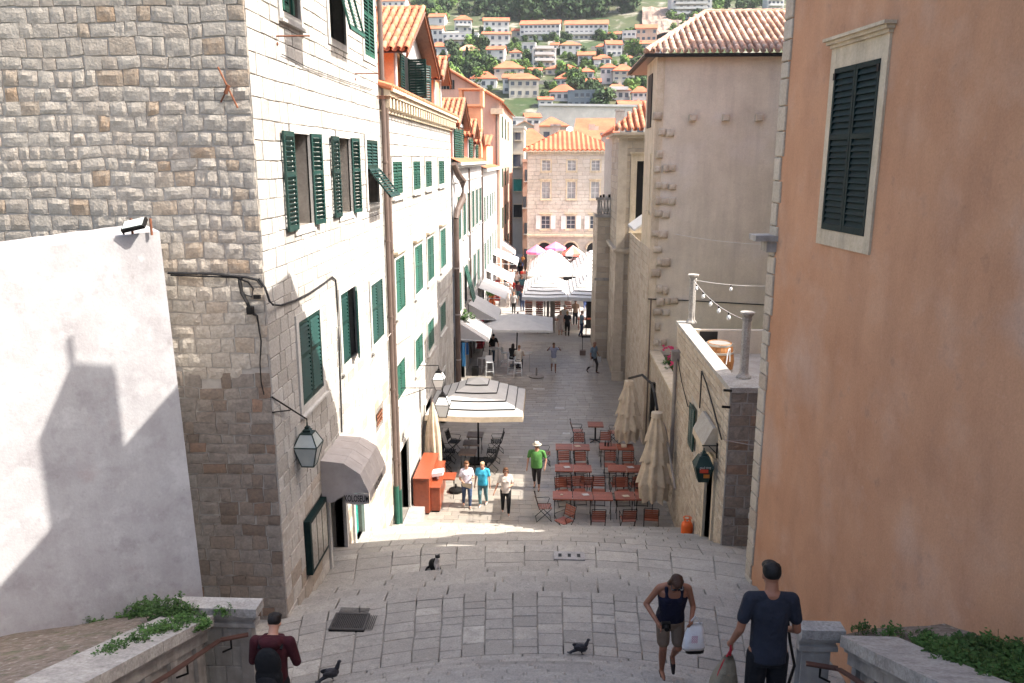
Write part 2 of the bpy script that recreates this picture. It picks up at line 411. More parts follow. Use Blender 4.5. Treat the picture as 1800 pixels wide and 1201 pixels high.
def tilt_shutter(mb, ms, pl, a0, a1, ztop, length, ang, slat=.075):
    """leaf hinged at its top edge and propped out by ang (radians)"""
    d = pl.u; dn = (pl.n * math.sin(ang) - V((0, 0, 1)) * math.cos(ang)); nn = dn.cross(d).normalized()
    T = pl.P(a0, ztop, .05); w = a1 - a0
    def bx(m, a, b, c, e, t=.04): m.obox(T + d * (a + b) / 2 + dn * (c + e) / 2, d * (b - a) / 2, nn * t / 2, dn * (e - c) / 2)
    for (p, q) in ((0, w / 2 - .005), (w / 2 + .005, w)):
        bx(mb, p, p + .05, 0, length); bx(mb, q - .05, q, 0, length); bx(mb, p, q, 0, .06); bx(mb, p, q, length - .08, length)
        k = int((length - .14) / slat)
        for i in range(k):
            c = .06 + (i + .5) * (length - .14) / k
            ax = (nn * .6 + dn * .8).normalized()
            ms.obox(T + d * (p + q) / 2 + dn * c, d * ((q - p) / 2 - .05), ax * slat * .5, ax.cross(d) * .005)

def window(b, pl, a0, a1, z0, z1, mode='closed', fr=.14, mat='shutter', trim='trim_white', hood=False, slat=.075, sill=True, pane='pane', frame_label=None, depth=.26, prj=.03):
    """surround (window) with sill, pane and shutters; a hole (a0,a1,z0,z1) must exist in the wall"""
    w = MB()
    pl.box(w, a0 - fr, a0, z0 - fr, z1 + fr, -.05, prj); pl.box(w, a1, a1 + fr, z0 - fr, z1 + fr, -.05, prj)
    pl.box(w, a0, a1, z1, z1 + fr, -.05, prj - .002); pl.box(w, a0, a1, z0 - fr, z0, -.05, prj - .002)
    win = obj('window', w, MT[trim], b, label=frame_label)
    if sill:
        s = MB(); pl.box(s, a0 - fr - .03, a1 + fr + .03, z0 - fr - .05, z0 - fr + .0, -.03, .09); obj('sill', s, MT[trim], win)
    if hood:
        s = MB(); pl.box(s, a0 - fr - .02, a1 + fr + .02, z1 + fr, z1 + fr + .07, -.02, .08); pl.box(s, a0 - fr - .07, a1 + fr + .07, z1 + fr + .07, z1 + fr + .14, -.02, .15); obj('cornice', s, MT['trim'], win)
    p = MB(); pl.box(p, a0, a1, z0, z1, -depth - .02, -depth); obj('pane', p, MT[pane], win)
    if mode in ('bars', 'glazed'):
        g = MB(); t = .035
        for aa in (a0 + t / 2, (a0 + a1) / 2, a1 - t / 2): pl.box(g, aa - t / 2, aa + t / 2, z0, z1, -depth, -depth + .04)
        nb = 4
        for i in range(nb): zz = z0 + (z1 - z0) * i / (nb - 1); pl.box(g, a0 + t, (a0 + a1) / 2 - t / 2, zz - t / 2, zz + t / 2, -depth, -depth + .038); pl.box(g, (a0 + a1) / 2 + t / 2, a1 - t, zz - t / 2, zz + t / 2, -depth, -depth + .038)
        obj('glazing_bars', g, MT['white_frame'], win); return win
    if mode == 'none': return win
    hw = (a1 - a0) / 2; leaves = []
    if mode == 'closed': leaves = [(a0, 0.0, 1), (a1, 0.0, -1)]
    elif mode == 'ajar': leaves = [(a0, 0.0, 1), (a1, .25, -1)]
    elif mode == 'open': leaves = [(a0, math.radians(150), 1), (a1, math.radians(150), -1)]
    elif mode == 'half': leaves = [(a0, math.radians(120), 1), (a1, math.radians(135), -1)]
    for (ha, an, sg) in leaves:
        m, ms = MB(), MB(); d = pl.u * sg * math.cos(an) + pl.n * math.sin(an); nn = (pl.n * math.cos(an) - pl.u * sg * math.sin(an))
        leaf_shutter(m, ms, pl.P(ha, z0, .0 if an == 0 else .045), d, nn, hw - .006, z0 + .01, z1 - .01, slat)
        o = obj('shutter', m, MT[mat], win); obj('louvre_slats', ms, MT[mat], win, kind='stuff')
    if mode == 'propped':
        m, ms = MB(), MB(); zm = z1 - (z1 - z0) * .45
        leaf_shutter(m, ms, pl.P(a0, z0, 0), pl.u, pl.n, hw - .006, zm, z1 - .01, slat, mid=False)
        leaf_shutter(m, ms, pl.P(a1, z0, 0), -pl.u, pl.n, hw - .006, zm, z1 - .01, slat, mid=False)
        tilt_shutter(m, ms, pl, a0, a1, zm, (zm - z0), math.radians(38), slat)
        obj('shutter', m, MT[mat], win); obj('louvre_slats', ms, MT[mat], win, kind='stuff')
    if mode == 'propped_full':
        m, ms = MB(), MB(); tilt_shutter(m, ms, pl, a0, a1, z1, (z1 - z0) * .94, math.radians(14), slat)
        obj('shutter', m, MT[mat], win); obj('louvre_slats', ms, MT[mat], win, kind='stuff')
    return win

def slope_frame(E0, E1, T0, T1):
    """eave direction, up-slope vector and the reach of the slope at distance s along the eave (hips cut the rows)"""
    ex = (E1 - E0); L = ex.length; ex = ex / L; aL = (T0 - E0).dot(ex); aR = (T1 - E0).dot(ex); up = (T0 - E0) - ex * aL
    if up.length < .01: up = (T1 - E0) - ex * aR
    def tmax(s):
        t = 1.0
        if aL > 1e-3: t = min(t, max(0, s) / aL)
        if L - aR > 1e-3: t = min(t, max(0, L - s) / (L - aR))
        if aL < -1e-3: pass
        return t
    return ex, L, up, tmax
def tile_roof(parent, E0, E1, T0, T1, tw=.21, tl=.38, mat='terracotta', limit=300, cover_lim=None, clipfn=None):
    """barrel tiles between eave E0-E1 and top T0-T1 (each tile an object)"""
    E0, E1, T0, T1 = V(E0), V(E1), V(T0), V(T1); ex, L, up, tmax = slope_frame(E0, E1, T0, T1)
    nu = max(1, round(L / tw)); nv = max(1, round(up.length / tl))
    shared = {}
    def tile_mesh(kind):
        mb = MB(); n = 7; vs = []; fs = []
        r0, r1 = (tw * .40, tw * .33) if kind == 'cover' else (tw * .42, tw * .36)
        for (y, r) in ((0, r0), (tl * 1.12, r1)):
            for t in (0, .014):
                for k in range(n):
                    th = PI * k / (n - 1); x = -math.cos(th) * (r - t); z = math.sin(th) * (r - t) * .85
                    if kind != 'cover': z = -z
                    vs.append((x, y, z + (.0 if kind == 'cover' else .055)))
        for k in range(n - 1):
            fs += [(k, k + 1, 2 * n + k + 1, 2 * n + k), (n + k + 1, n + k, 3 * n + k, 3 * n + k + 1), (k + 1, k, n + k, n + k + 1)]
        mb.add(vs, fs); return mb
    base = {k: tile_mesh(k) for k in ('cover', 'channel')}
    meshes = {k: [] for k in base}
    for k, b in base.items():
        for q in range(5):
            m = MB(); m.v = list(b.v); m.f = list(b.f); m.m = list(b.m); m.r = [q / 4] * len(b.v); meshes[k].append(m)
    real = {k: [m.mesh('roof_tile', MT[mat], True) for m in meshes[k]] for k in meshes}
    items = []
    for j in range(nv):
        for i in range(nu + 1):
            for kind in ('channel', 'cover'):
                u = (i + (0 if kind == 'cover' else .5)) / nu
                if u > 1: continue
                v = j / nv
                if v > tmax(u * L) - .3 / nv: continue
                P = E0 + ex * (u * L) + up * v; Q = P + up / nv
                if clipfn and not clipfn(P): continue
                y = (Q - P).normalized(); x = ex.copy(); z = x.cross(y).normalized()
                if z.z < 0: z = -z
                x = y.cross(z)
                P = P + z * (.03 + (.045 if kind == 'cover' else 0)) + x * R.uniform(-.008, .008)
                y2 = (y + z * .045 + x * R.uniform(-.02, .02)).normalized(); z2 = x.cross(y2).normalized()
                mtx = Matrix(((x.x, y2.x, z2.x, P.x), (x.y, y2.y, z2.y, P.y), (x.z, y2.z, z2.z, P.z), (0, 0, 0, 1)))
                px = proj(P); k = FPX * tl / px[2] if (px[2] > 1 and -60 < px[0] < 1860 and -60 < px[1] < 1260) else 0
                if kind == 'channel': k *= .5
                items.append((k, len(items), kind, mtx))
    items.sort(key=lambda t: -t[0]); rest = MB(); n = 0
    base_inv = Matrix.Translation(parent.location).inverted()
    for (k, _, kind, mtx) in items:
        q = R.randrange(5)
        if n < limit and k > 9:
            o = bpy.data.objects.new('roof_tile', real[kind][q]); COL.objects.link(o); o.parent = parent; o.matrix_parent_inverse = base_inv if parent.parent is None else Matrix.Identity(4); o.matrix_basis = mtx; n += 1
        else:
            b = meshes[kind][q]; rest.add([mtx @ V(p) for p in b.v], b.f, q / 4)
    if rest.f: obj('roof_tiles', rest, MT[mat], parent, kind='stuff', smooth=True)

def ridge_roof(name, parent, E0, E1, T0, T1, mat='roof_far', pitch=.30, amp=.05, skirt=.12):
    """far roof plane with real corrugation of tile rows"""
    E0, E1, T0, T1 = V(E0), V(E1), V(T0), V(T1); ex, L, up, tmax = slope_frame(E0, E1, T0, T1); n = max(2, int(L / pitch)); m = MB(); vs = []; fs = []
    nz = ex.cross(up).normalized()
    if nz.z < 0: nz = -nz
    for i in range(2 * n + 1):
        u = i / (2 * n) * L; o = nz * (amp if i % 2 else 0); a = E0 + ex * u + o; b = a + up * tmax(u)
        vs += [a, b, a - V((0, 0, skirt))]
    for i in range(2 * n):
        fs.append((3 * i, 3 * i + 3, 3 * i + 4, 3 * i + 1)); fs.append((3 * i + 2, 3 * i + 5, 3 * i + 3, 3 * i))
    m.add(vs, fs, R.random()); return obj(name, m, MT[mat], parent)
# ------------------------------------------------------------------ terrain, street and stairs
def smooth(t): t = max(0.0, min(1.0, t)); return t * t * (3 - 2 * t)
def hill(x, y):
    if y < 150: return 0.0
    b = 13 * smooth((y - 150) / 60)
    if y > 205: b += .34 * (y - 205) + 6 * noise.noise(V((x * .012, y * .012, 0))) * smooth((y - 230) / 120)
    if y > 460: b += .12 * (y - 460)
    return b
def hit_hill(px, py):
    d = ray(px, py); t = 150.0
    while t < 1500:
        p = d * t + V((0, 0, CAMZ))
        if p.z < hill(p.x, p.y): return p
        t += 1.0
    return d * 1400
g = MB(); ys = [-40, 0, 50, 100, 150] + [150 + 15 * i for i in range(1, 60)] + [1200, 1500]; xs = [-900, -600] + [-420 + 20 * i for i in range(43)] + [600, 900]
vs = [(x, y, hill(x, y) - .06) for y in ys for x in xs]; W = len(xs)
g.add(vs, [(j * W + i, j * W + i + 1, (j + 1) * W + i + 1, (j + 1) * W + i) for j in range(len(ys) - 1) for i in range(W - 1)])
MT['hillside'] = M('scrub_hillside', (.028, .05, .014), (.075, .075, .035), scale=.06, fine=.25, bscale=1.2, rough=.95, patches=[((.27, .24, .20), .11, .55, .66, .8)])
setp(obj('ground', g, MT['hillside'], smooth=True), kind='structure')
# far square beyond the street and the bedding under the street slabs
MT['square'] = M('square_paving', (.34, .32, .295), (.29, .27, .25), scale=.8, rough=.6, bscale=6, fine=.12)
sq = MB(); sq.quad((-12, 49.6, .0), (60, 49.6, .0), (60, 130, .0), (-12, 130, .0)); setp(obj('square_pavement', sq, MT['square']), kind='structure')
st = MB(); st.quad((-4.6, 22.2, -.022), (6.2, 22.2, -.022), (6.2, 49.8, -.022), (-4.6, 49.8, -.022))
street = setp(obj('street', st, MT['mortar_dark']), kind='structure')
pc = Pieces(street, 'paving_slab', 'paving_slabs', MT['street'], 300, 8)
y = 22.45
while y < 49.6:
    h = R.choice([.26, .3, .34, .4]); x = -4.5 - R.uniform(0, .3); lim = 4.15 if y < 40 else 6.1
    border = False
    while x < lim:
        w = R.uniform(.32, .62); x2 = min(x + w, lim + .05)
        if x2 > x + .1:
            m = MB(); z = R.uniform(-.003, .003); gp = .005
            rv = R.random() if R.random() < .12 else R.uniform(0, .90)
            m.slab([(x + gp, y + gp, z), (x2 - gp, y + gp, z), (x2 - gp, y + h - gp, z), (x + gp, y + h - gp, z)], (0, 0, 1), .03, .004, rv)
            pc.add(m, ((x + x2) / 2, y + h / 2, 0), w)
        x = x2
    y += h
pc.done()
# stairs: height below the camera along the arc parameter De
def Hst(D):
    if D < 11.3: return 1.45 + .553 * D
    if D < 13.3: return 7.70 + .03 * (D - 11.3)
    if D < 15.04: return 7.76 + .30 * (D - 13.3)
    if D < 16.2: return 8.28 + .03 * (D - 15.04)
    return 8.32 + (D - 16.2) * .432
def arcR(D): return max(4.0, D - 3) if D < 15 else (D - 3) / max(.02, 1 - (D - 15) / 7.4)
def Yarc(D, x): return D - (x - .3) ** 2 / (2 * arcR(D))
def DeAt(x, y):
    lo, hi = -2.0, 26.0
    for _ in range(40):
        m = (lo + hi) / 2
        if Yarc(m, x) < y: lo = m
        else: hi = m
    return lo
def stair_z(x, y):
    if y > 22.4: return 0.0
    return max(0.0, CAMZ - Hst(DeAt(x, y)))
bed = MB(); NX = 24; XS = [-5.4 + 10.6 * i / NX for i in range(NX + 1)]
DS = [1.0 + .125 * i for i in range(175)]; vs = []
for D in DS:
    for x in XS: vs.append((x, min(Yarc(D, x), 22.43), max(-.05, CAMZ - Hst(D) - (.022 if 11.5 < D < 13.1 or 15.2 < D < 16.0 else .17))))
bed.add(vs, [(j * (NX + 1) + i, j * (NX + 1) + i + 1, (j + 1) * (NX + 1) + i + 1, (j + 1) * (NX + 1) + i) for j in range(len(DS) - 1) for i in range(NX)])
stairs = setp(obj('stone_stairs', bed, MT['mortar_dark']), kind='structure')
pst = Pieces(stairs, 'step_slab', 'step_slabs', MT['paving'], 300, 9)
def step_row(D0, D1, z0, z1, wr, thick=.2, bev=.008, gp=.006, x0=-5.2, x1=4.9, rr=None, pieces=None, skip=None, nose=.0):
    x = x0 - R.uniform(0, wr[0])
    while x < x1:
        w = R.uniform(*wr); x2 = x + w; xm = (x + x2) / 2
        if Yarc(D1, xm) < 3.4 or (skip and skip(xm, D0)): x = x2; continue
        m = MB(); k = max(1, int(w / .5)); rv = rr() if rr else R.uniform(0, .85)
        for i in range(k):
            a = x + gp + (w - 2 * gp) * i / k; b = x + gp + (w - 2 * gp) * (i + 1) / k
            c = [(a, Yarc(D0, a) + gp, z0), (b, Yarc(D0, b) + gp, z0), (b, Yarc(D1, b) - gp + nose, z1), (a, Yarc(D1, a) - gp + nose, z1)]
            m.slab(c, (0, 0, 1), thick, bev, rv)
        (pieces or pst).add(m, (xm, Yarc((D0 + D1) / 2, xm), (z0 + z1) / 2), w)
        x = x2
# upper flight (towards the camera)
n = int((11.3 - 3.2) / .29)
for i in range(n + 1):
    D1 = 11.3 - .29 * i; step_row(D1 - .29, D1, CAMZ - Hst(D1 - .02), CAMZ - Hst(D1 - .02), (.9, 1.7), .25, .014, gp=.011)
# four low steps and the big ramped steps to the street
for i in range(4):
    D0 = 13.3 + .435 * i; z = CAMZ - (7.76 + .13 * (i + .3)); step_row(D0, D0 + .435, z, z, (.8, 1.5), .22, .014, gp=.010)
D = 16.2
for i in range(8):
    D1 = D + (22.4 - 16.2) / 8
    zt = CAMZ - Hst(D) - .03; zb = zt - .14
    dm = (D + D1) / 2; zm = (zt + zb) / 2
    step_row(D, dm, zt, zm, (.4, .8), .25, .008); step_row(dm, D1, zm, zb, (.4, .8), .42, .008); D = D1
m = MB()
step_row(22.4, 22.44, .0, .0, (1, 2), .02)
pst.done()
# landing paved in columns that run down the slope
pl_ = Pieces(stairs, 'paving_stone', 'paving_stones', MT['paving'], 300, 8)
GR = (-3.62, -3.02, 11.80, 12.30)                    # the iron grate
def landing(Da, Db, za, zb, wr, hr, x0, x1, light=True):
    x = x0
    while x < x1:
        w = R.uniform(*wr); D = Da
        while D < Db - .05:
            h = R.uniform(*hr) if R.random() < .8 else R.uniform(*hr) * 1.5
            if D + h > Db - hr[0] * .6: h = Db - D
            sk = .05 * math.sin(D * 1.3 + x * .7)
            c = []
            for (a, d) in ((x + .006, D + .006), (x + w - .006, D + .006), (x + w - .006, D + h - .006), (x + .006, D + h - .006)):
                a2 = .3 + (a - .3) * (1 + .05 * (d - 12)) + .015 * noise.noise(V((a * .9, d * 2.1, 1))); t = (d - Da) / (Db - Da)
                c.append((a2 + R.uniform(-.006, .006), Yarc(d, a2) + R.uniform(-.008, .008), za * (1 - t) + zb * t + R.uniform(-.001, .001)))
            cx = sum(p[0] for p in c) / 4; cy = sum(p[1] for p in c) / 4
            if True:
                m = MB(); rv = R.uniform(.3, 1) if cx < .2 and R.random() < .45 else R.uniform(0, .9)
                m.slab(c, (0, 0, 1), .12, .012, rv); pl_.add(m, (cx, cy, c[0][2]), w)
            D += h
        x += w
landing(11.3, 13.3, CAMZ - 7.70, CAMZ - 7.75, (.36, .52), (.2, .36), -5.3, 4.9)
landing(15.04, 16.2, CAMZ - 8.28, CAMZ - 8.31, (.45, .75), (.3, .5), -5.3, 4.9)
pl_.done()
MT['grate'] = M('worn_cast_iron', (.10, .09, .085), (.06, .055, .05), scale=20, rough=.5, metal=.4)
gt = thing('drain_grate', 'large square iron grate set in the left part of the upper landing', 'grate', (-3.32, 11.99, 3.67))
m = MB(); m.box((GR[0], GR[2], 3.66), (GR[1], GR[2] + .04, 3.715)); m.box((GR[0], GR[3] - .04, 3.66), (GR[1], GR[3], 3.715)); m.box((GR[0], GR[2] + .04, 3.66), (GR[0] + .04, GR[3] - .04, 3.715)); m.box((GR[1] - .04, GR[2] + .04, 3.66), (GR[1], GR[3] - .04, 3.715)); obj('rim', m, MT['grate'], gt)
m = MB()
for i in range(22): xx = GR[0] + .05 + i * .032; m.box((xx, GR[2] + .04, 3.70), (xx + .014, GR[3] - .04, 3.710))
for i in range(18): yy = GR[2] + .05 + i * .036; m.box((GR[0] + .04, yy, 3.70), (GR[1] - .04, yy + .012, 3.706))
obj('bars', m, MT['grate'], gt, kind='stuff')
m = MB(); m.box((GR[0], GR[2], 3.66), (GR[1], GR[3], 3.692)); obj('sump', m, MT['dark'], gt)
# stone drain with three slots and steel cover near the café steps
dm = MB(); c = V((.52, 15.62, CAMZ - 8.27)); dr = thing('stone_drain', 'pale stone drain cover with three dark slots in the middle landing', 'drain', c)
dm.box(c + V((-.33, -.17, -.05)), c + V((.33, .17, .012))); obj('cover_slab', dm, MT['step_edge'], dr)
for i in (-1, 0, 1):
    m = MB(); m.box(c + V((i * .2 - .035, -.07, .010)), c + V((i * .2 + .035, .07, .0145))); obj('slot', m, MT['dark'], dr)
c = V((-2.75, 23.0, 0)); m = MB(); m.slab([c + V((-.33, -.3, .008)), c + V((.33, -.3, .008)), c + V((.33, .3, .008)), c + V((-.33, .3, .008))], (0, 0, 1), .02, .01)
setp(obj('drain_cover', m, M('cover_steel', (.28, .22, .18), (.22, .17, .14), scale=8, rough=.5)), 'brownish metal drain cover in the sunlit paving before the red wooden desk', 'drain cover')
# ------------------------------------------------------------------ left row of houses
FX = -4.45
PA = Plane((FX, 0, 0), (0, 1, 0), (1, 0, 0))          # street front of the first houses (a = Y)
PE = Plane((0, 12.2, 0), (1, 0, 0), (0, -1, 0))       # end wall facing the stairs (a = X)
PA.flip = False; PE.flip = False
def fixflip(p):
    q = [p.P(0, 0), p.P(1, 0), p.P(1, 1)]; nn = (q[1] - q[0]).cross(q[2] - q[0]); p.flip = nn.dot(p.n) < 0; return p
fixflip(PA); fixflip(PE)
A = thing('stone_house', 'tall pale stone house with rough side wall and green shutters beside the upper landing', 'house', (FX, 12.2, 3.2))
# (a0, a1, z0, z1) holes
wA = [(13.86, 14.86, 13.80, 15.5, 'a1'), (16.85, 18.15, 13.8, 15.5, 'propped_full'), (19.95, 21.1, 13.85, 15.5, 'closed'),
      (14.02, 15.0, 10.22, 11.84, 'open'), (17.05, 18.1, 10.24, 11.84, 'open'), (19.72, 21.0, 10.3, 11.86, 'propped'),
      (13.72, 15.05, 7.0, 8.56, 'closed'), (16.65, 17.95, 7.0, 8.56, 'ajar'), (19.6, 21.0, 6.75, 8.3, 'closed')]
door_h = (15.0, 16.15, 2.85, 4.75); gdoor_h = (16.98, 17.8, 2.5, 4.6); grille_h = (19.75, 20.45, 4.5, 4.85); case_h = (13.5, 14.5, 3.85, 4.78)
holesA = [w[:4] for w in wA] + [door_h, gdoor_h, grille_h, case_h]
def grow(h, e=.14): return (h[0] - e, h[1] + e, h[2] - e, h[3] + e)
mb = MB(); wall_back(mb, PA, 12.2, 21.6, 0, 16.5, holesA); obj('wall', mb, MT['mortar_white'], A)
pz = Pieces(A, 'facade_stone', 'facade_stones', MT['ashlar_white'], 300, 12)
sf = [grow(h) for h in holesA]
stone_face(pz, PA, 12.23, 21.58, 5.4, 16.4, sf, (.24, .33), (.26, .62), gap=.006, vgap=.017, bev=.010, jit=.006, depth=.03, warp=.014)
pz.done()
pz = Pieces(A, 'base_stone', 'base_stones', MT['ashlar_warm'], 200, 10)
MT['ashlar_grey'] = M('weathered_pale_stone', (0, 0, 0), (.27, .23, .19), scale=5, bump=.010, bscale=25, fine=.25,
    ramp=[(0, (.42, .385, .34)), (.6, (.50, .46, .41)), (.85, (.36, .30, .24)), (1, (.30, .24, .185))])
pz.m = MT['ashlar_grey']
stone_face(pz, PA, 12.23, 21.58, 1.2, 5.4, sf, (.24, .36), (.3, .85), gap=.006, bev=.012, jit=.008, depth=.03)
pz.done()
# end wall
mb = MB(); wall_back(mb, PE, -16, FX, 0, 16.5, [], out=-.015); obj('end_wall', mb, MT['mortar_light'], A)
def rockA(a, z):
    if z > 12.6: return .020
    if z > 7.6 + .35 * noise.noise(V((a, z, 0))): return .045
    return 0
mat_split = lambda a, z: z > 8.1 + .6 * noise.noise(V((a * .9, 0, 3.3))) - .12 * (a + 4.5) * 0
for (cond, mt, nm, lim) in ((True, 'rubble', 'rubble_stone', 300), (False, 'dressed_dark', 'quoin_stone', 300)):
    st_ = R.getstate(); R.seed(77)
    pz = Pieces(A, nm, nm + 's', MT[mt], lim, 10)
    stone_face(pz, PE, -12.0, FX - .01, 3.4, 16.4, [], (.17, .27), (.15, .44), gap=.0045, proud=.004, bev=.012, jit=.016, depth=.06, warp=.04, wf=1.4,
               clip=(lambda a, z: mat_split(a, z)) if cond else (lambda a, z: not mat_split(a, z)),
               rockfn=(lambda a, z: (.015 if z < 12.7 else .008)) if cond else (lambda a, z: .008))
    pz.done(); R.setstate(st_)
for w in wA:
    md = w[4]
    if md == 'a1':
        win = window(A, PA, *w[:4], mode='none', mat='shutter_light'); m, ms = MB(), MB()
        leaf_shutter(m, ms, PA.P(w[0], 13.8, .03), PA.u, PA.n, .32, 13.81, 15.4); leaf_shutter(m, ms, PA.P(w[0] + .5, 13.8, .03), PA.u, PA.n, .1, 13.81, 15.4)
        tilt_shutter(m, ms, PA, w[0], w[1], 15.3, 1.5, math.radians(40)); obj('shutter', m, MT['shutter_light'], win); obj('louvre_slats', ms, MT['shutter_light'], win, kind='stuff')
    else:
        win = window(A, PA, *w[:4], mode='none' if md == 'open' else md, mat='shutter_light' if w[2] > 13 else 'shutter', pane='pane_light' if md == 'open' else 'dark', sill=w[2] < 9)
        if md == 'open':
            for (ha, an, sg, ww) in ((w[0] - .04, math.radians(179), 1, .58), (w[1], math.radians(170), -1, .44)):
                m, ms = MB(), MB(); d = PA.u * sg * math.cos(an) + PA.n * math.sin(an); nn = PA.n * math.cos(an) - PA.u * sg * math.sin(an)
                leaf_shutter(m, ms, PA.P(ha, w[2], .045), d, nn, ww, w[2] - .03, w[3] + .02, .075)
                obj('shutter', m, MT['shutter'], win); obj('louvre_slats', ms, MT['shutter'], win, kind='stuff')
# rusty brackets below the upper windows
for (a, z) in ((13.55, 13.35), (18.9, 13.3)):
    m = MB(); m.tube([PA.P(a, z), PA.P(a, z, .55)], .014, 6); m.tube([PA.P(a, z - .12), PA.P(a, z - .12, .02)], .03, 6); obj('bracket', m, MT['rust'], A)
m = MB()
for q in range(3): m.tube([PA.P(21.15, 12.98 - q * .03, .02), PA.P(21.3 + q * .02, 12.98 - q * .03, .75)], .008, 5)
obj('bracket', m, MT['rust'], A)
# rusty anchor cross on the end wall
m = MB(); c0, c1 = aty(383, 118, 12.12), aty(418, 190, 12.12); m.tube([c0, c1], .014, 6); m.tube([aty(402, 150, 12.1), aty(396, 165, 12.1)], .03, 6); m.tube([aty(400, 155, 12.1), aty(388, 180, 12.13)], .012, 6); obj('tie_anchor', m, MT['rust'], A)
# Door, teal door, display case
def framed(b, pl, h, fr, trim='trim_white', out=.05, bottom=False):
    m = MB(); a0, a1, z0, z1 = h
    pl.box(m, a0 - fr, a0, z0, z1 + fr, -.2, out); pl.box(m, a1, a1 + fr, z0, z1 + fr, -.2, out); pl.box(m, a0, a1, z1, z1 + fr, -.2, out - .003); return obj('door_frame', m, MT[trim], b)
f = framed(A, PA, door_h, .14); m = MB(); PA.box(m, *door_h[:2], 2.85, 4.75, -.5, -.45); obj('dark_opening', m, MT['dark'], A)
m = MB(); PA.box(m, 14.75, 16.3, 2.55, 2.85, -.3, .32); obj('door_step', m, MT['step_edge'], A)
m = MB(); PA.box(m, 16.9, 17.85, 2.25, 2.5, -.25, .2); obj('door_step', m, MT['step_edge'], A)
framed(A, PA, gdoor_h, .12)
m = MB(); PA.box(m, 16.98, 17.8, 2.5, 4.6, -.16, -.12); d_ = obj('door', m, MT['teal_door'], A)
m = MB()
for (a, b_) in ((17.02, 17.36), (17.42, 17.76)):
    for (z, y_) in ((2.58, 3.2), (3.3, 4.5)): PA.box(m, a, b_, z, y_, -.12, -.10); PA.box(m, a + .06, b_ - .06, z + .06, y_ - .06, -.10, -.085)
obj('door_panel', m, MT['teal_door'], d_)
m = MB(); PA.box(m, *grille_h[:2], 4.5, 4.85, -.2, -.15); g_ = obj('vent', m, MT['dark'], A); m = MB()
for i in range(5): a = 19.82 + i * .14; m.tube([PA.P(a, 4.5, 0), PA.P(a, 4.85, 0)], .012, 5)
for i in range(3): z = 4.56 + i * .11; m.tube([PA.P(19.75, z, .01), PA.P(20.45, z, .01)], .012, 5)
obj('grille', m, MT['rust'], g_)
m = MB(); PA.box(m, 13.42, 14.56, 3.78, 4.86, -.1, .10); PA.box(m, 13.5, 13.5 + .001, 3.8, 4.8, 0, .1); case = obj('display_case', m, MT['shutter_dark'], A)
for k in range(3):
    m = MB(); PA.box(m, 13.50 + k * .34, 13.50 + k * .34 + .30, 3.86, 4.78, .10, .106); obj('case_pane', m, M('case_paper_%d' % k, (.30, .28, .25), (.16, .13, .10), scale=14, rough=.3, fine=.1) if k == 0 else bpy.data.materials['case_paper_0'], case)
# shop awning with scalloped valance and name
aw = thing('shop_awning', 'grey hooded canvas awning lettered KOLOSEUM over the shop door', 'awning', (FX, 15.4, 4.9))
ya, yb = 14.6, 16.2
prof = [(0.0, 5.60), (.46, 5.55), (.78, 5.33), (.95, 4.93)]
for k in range(4):
    y0 = ya + (yb - ya) * k / 4; y1 = ya + (yb - ya) * (k + 1) / 4; m = MB(); vs = []
    for (o, z) in prof:
        vs += [(FX + o, y0 + .004, z), (FX + o, (y0 + y1) / 2, z - (.010 if o else 0)), (FX + o, y1 - .004, z)]
    m.add(vs, [(3 * i + j, 3 * i + 3 + j, 3 * i + 4 + j, 3 * i + 1 + j) for i in range(3) for j in (0, 1)]); obj('canopy_panel', m, MT['canvas_grey'], aw)
for y in (ya, yb):
    m = MB(); N = 7; rows = []
    top = [(0, 5.60), (.24, 5.575), (.46, 5.55), (.78, 5.33), (.87, 5.12), (.95, 4.93)]; bot = [(0, 4.70), (.22, 4.72), (.36, 4.82), (.52, 4.92), (.75, 4.925), (.95, 4.92)]
    vs = []
    for j in range(6):
        for (tx, tz), (bx_, bz) in zip(top, bot):
            t = j / 5; vs.append((FX + tx * (1 - t) + bx_ * t, y + .02 * noise.noise(V((tx * 5, t * 6, y))), tz * (1 - t) + bz * t))
    m.add(vs, [(j * 6 + i, j * 6 + i + 1, (j + 1) * 6 + i + 1, (j + 1) * 6 + i) for j in range(5) for i in range(5)]); obj('side_panel', m, MT['canvas_grey'], aw, smooth=True)
m = MB(); N = 24
vs = []
for i in range(N + 1):
    y = ya + (yb - ya) * i / N; dip = .04 * abs(math.sin(i * PI / 3)); vs += [(FX + .955, y, 4.93), (FX + .96, y, 4.77 - dip)]
m.add(vs, [(2 * i, 2 * i + 1, 2 * i + 3, 2 * i + 2) for i in range(N)])
vs = []
for i in range(9): x = FX + .46 + .49 * i / 8; vs += [(x, ya - .01, 4.925), (x, ya - .012, 4.72 - .035 * math.sin(i * PI / 8))]
m.add(vs, [(2 * i, 2 * i + 1, 2 * i + 3, 2 * i + 2) for i in range(8)]); val = obj('valance', m, MT['canvas_grey'], aw)
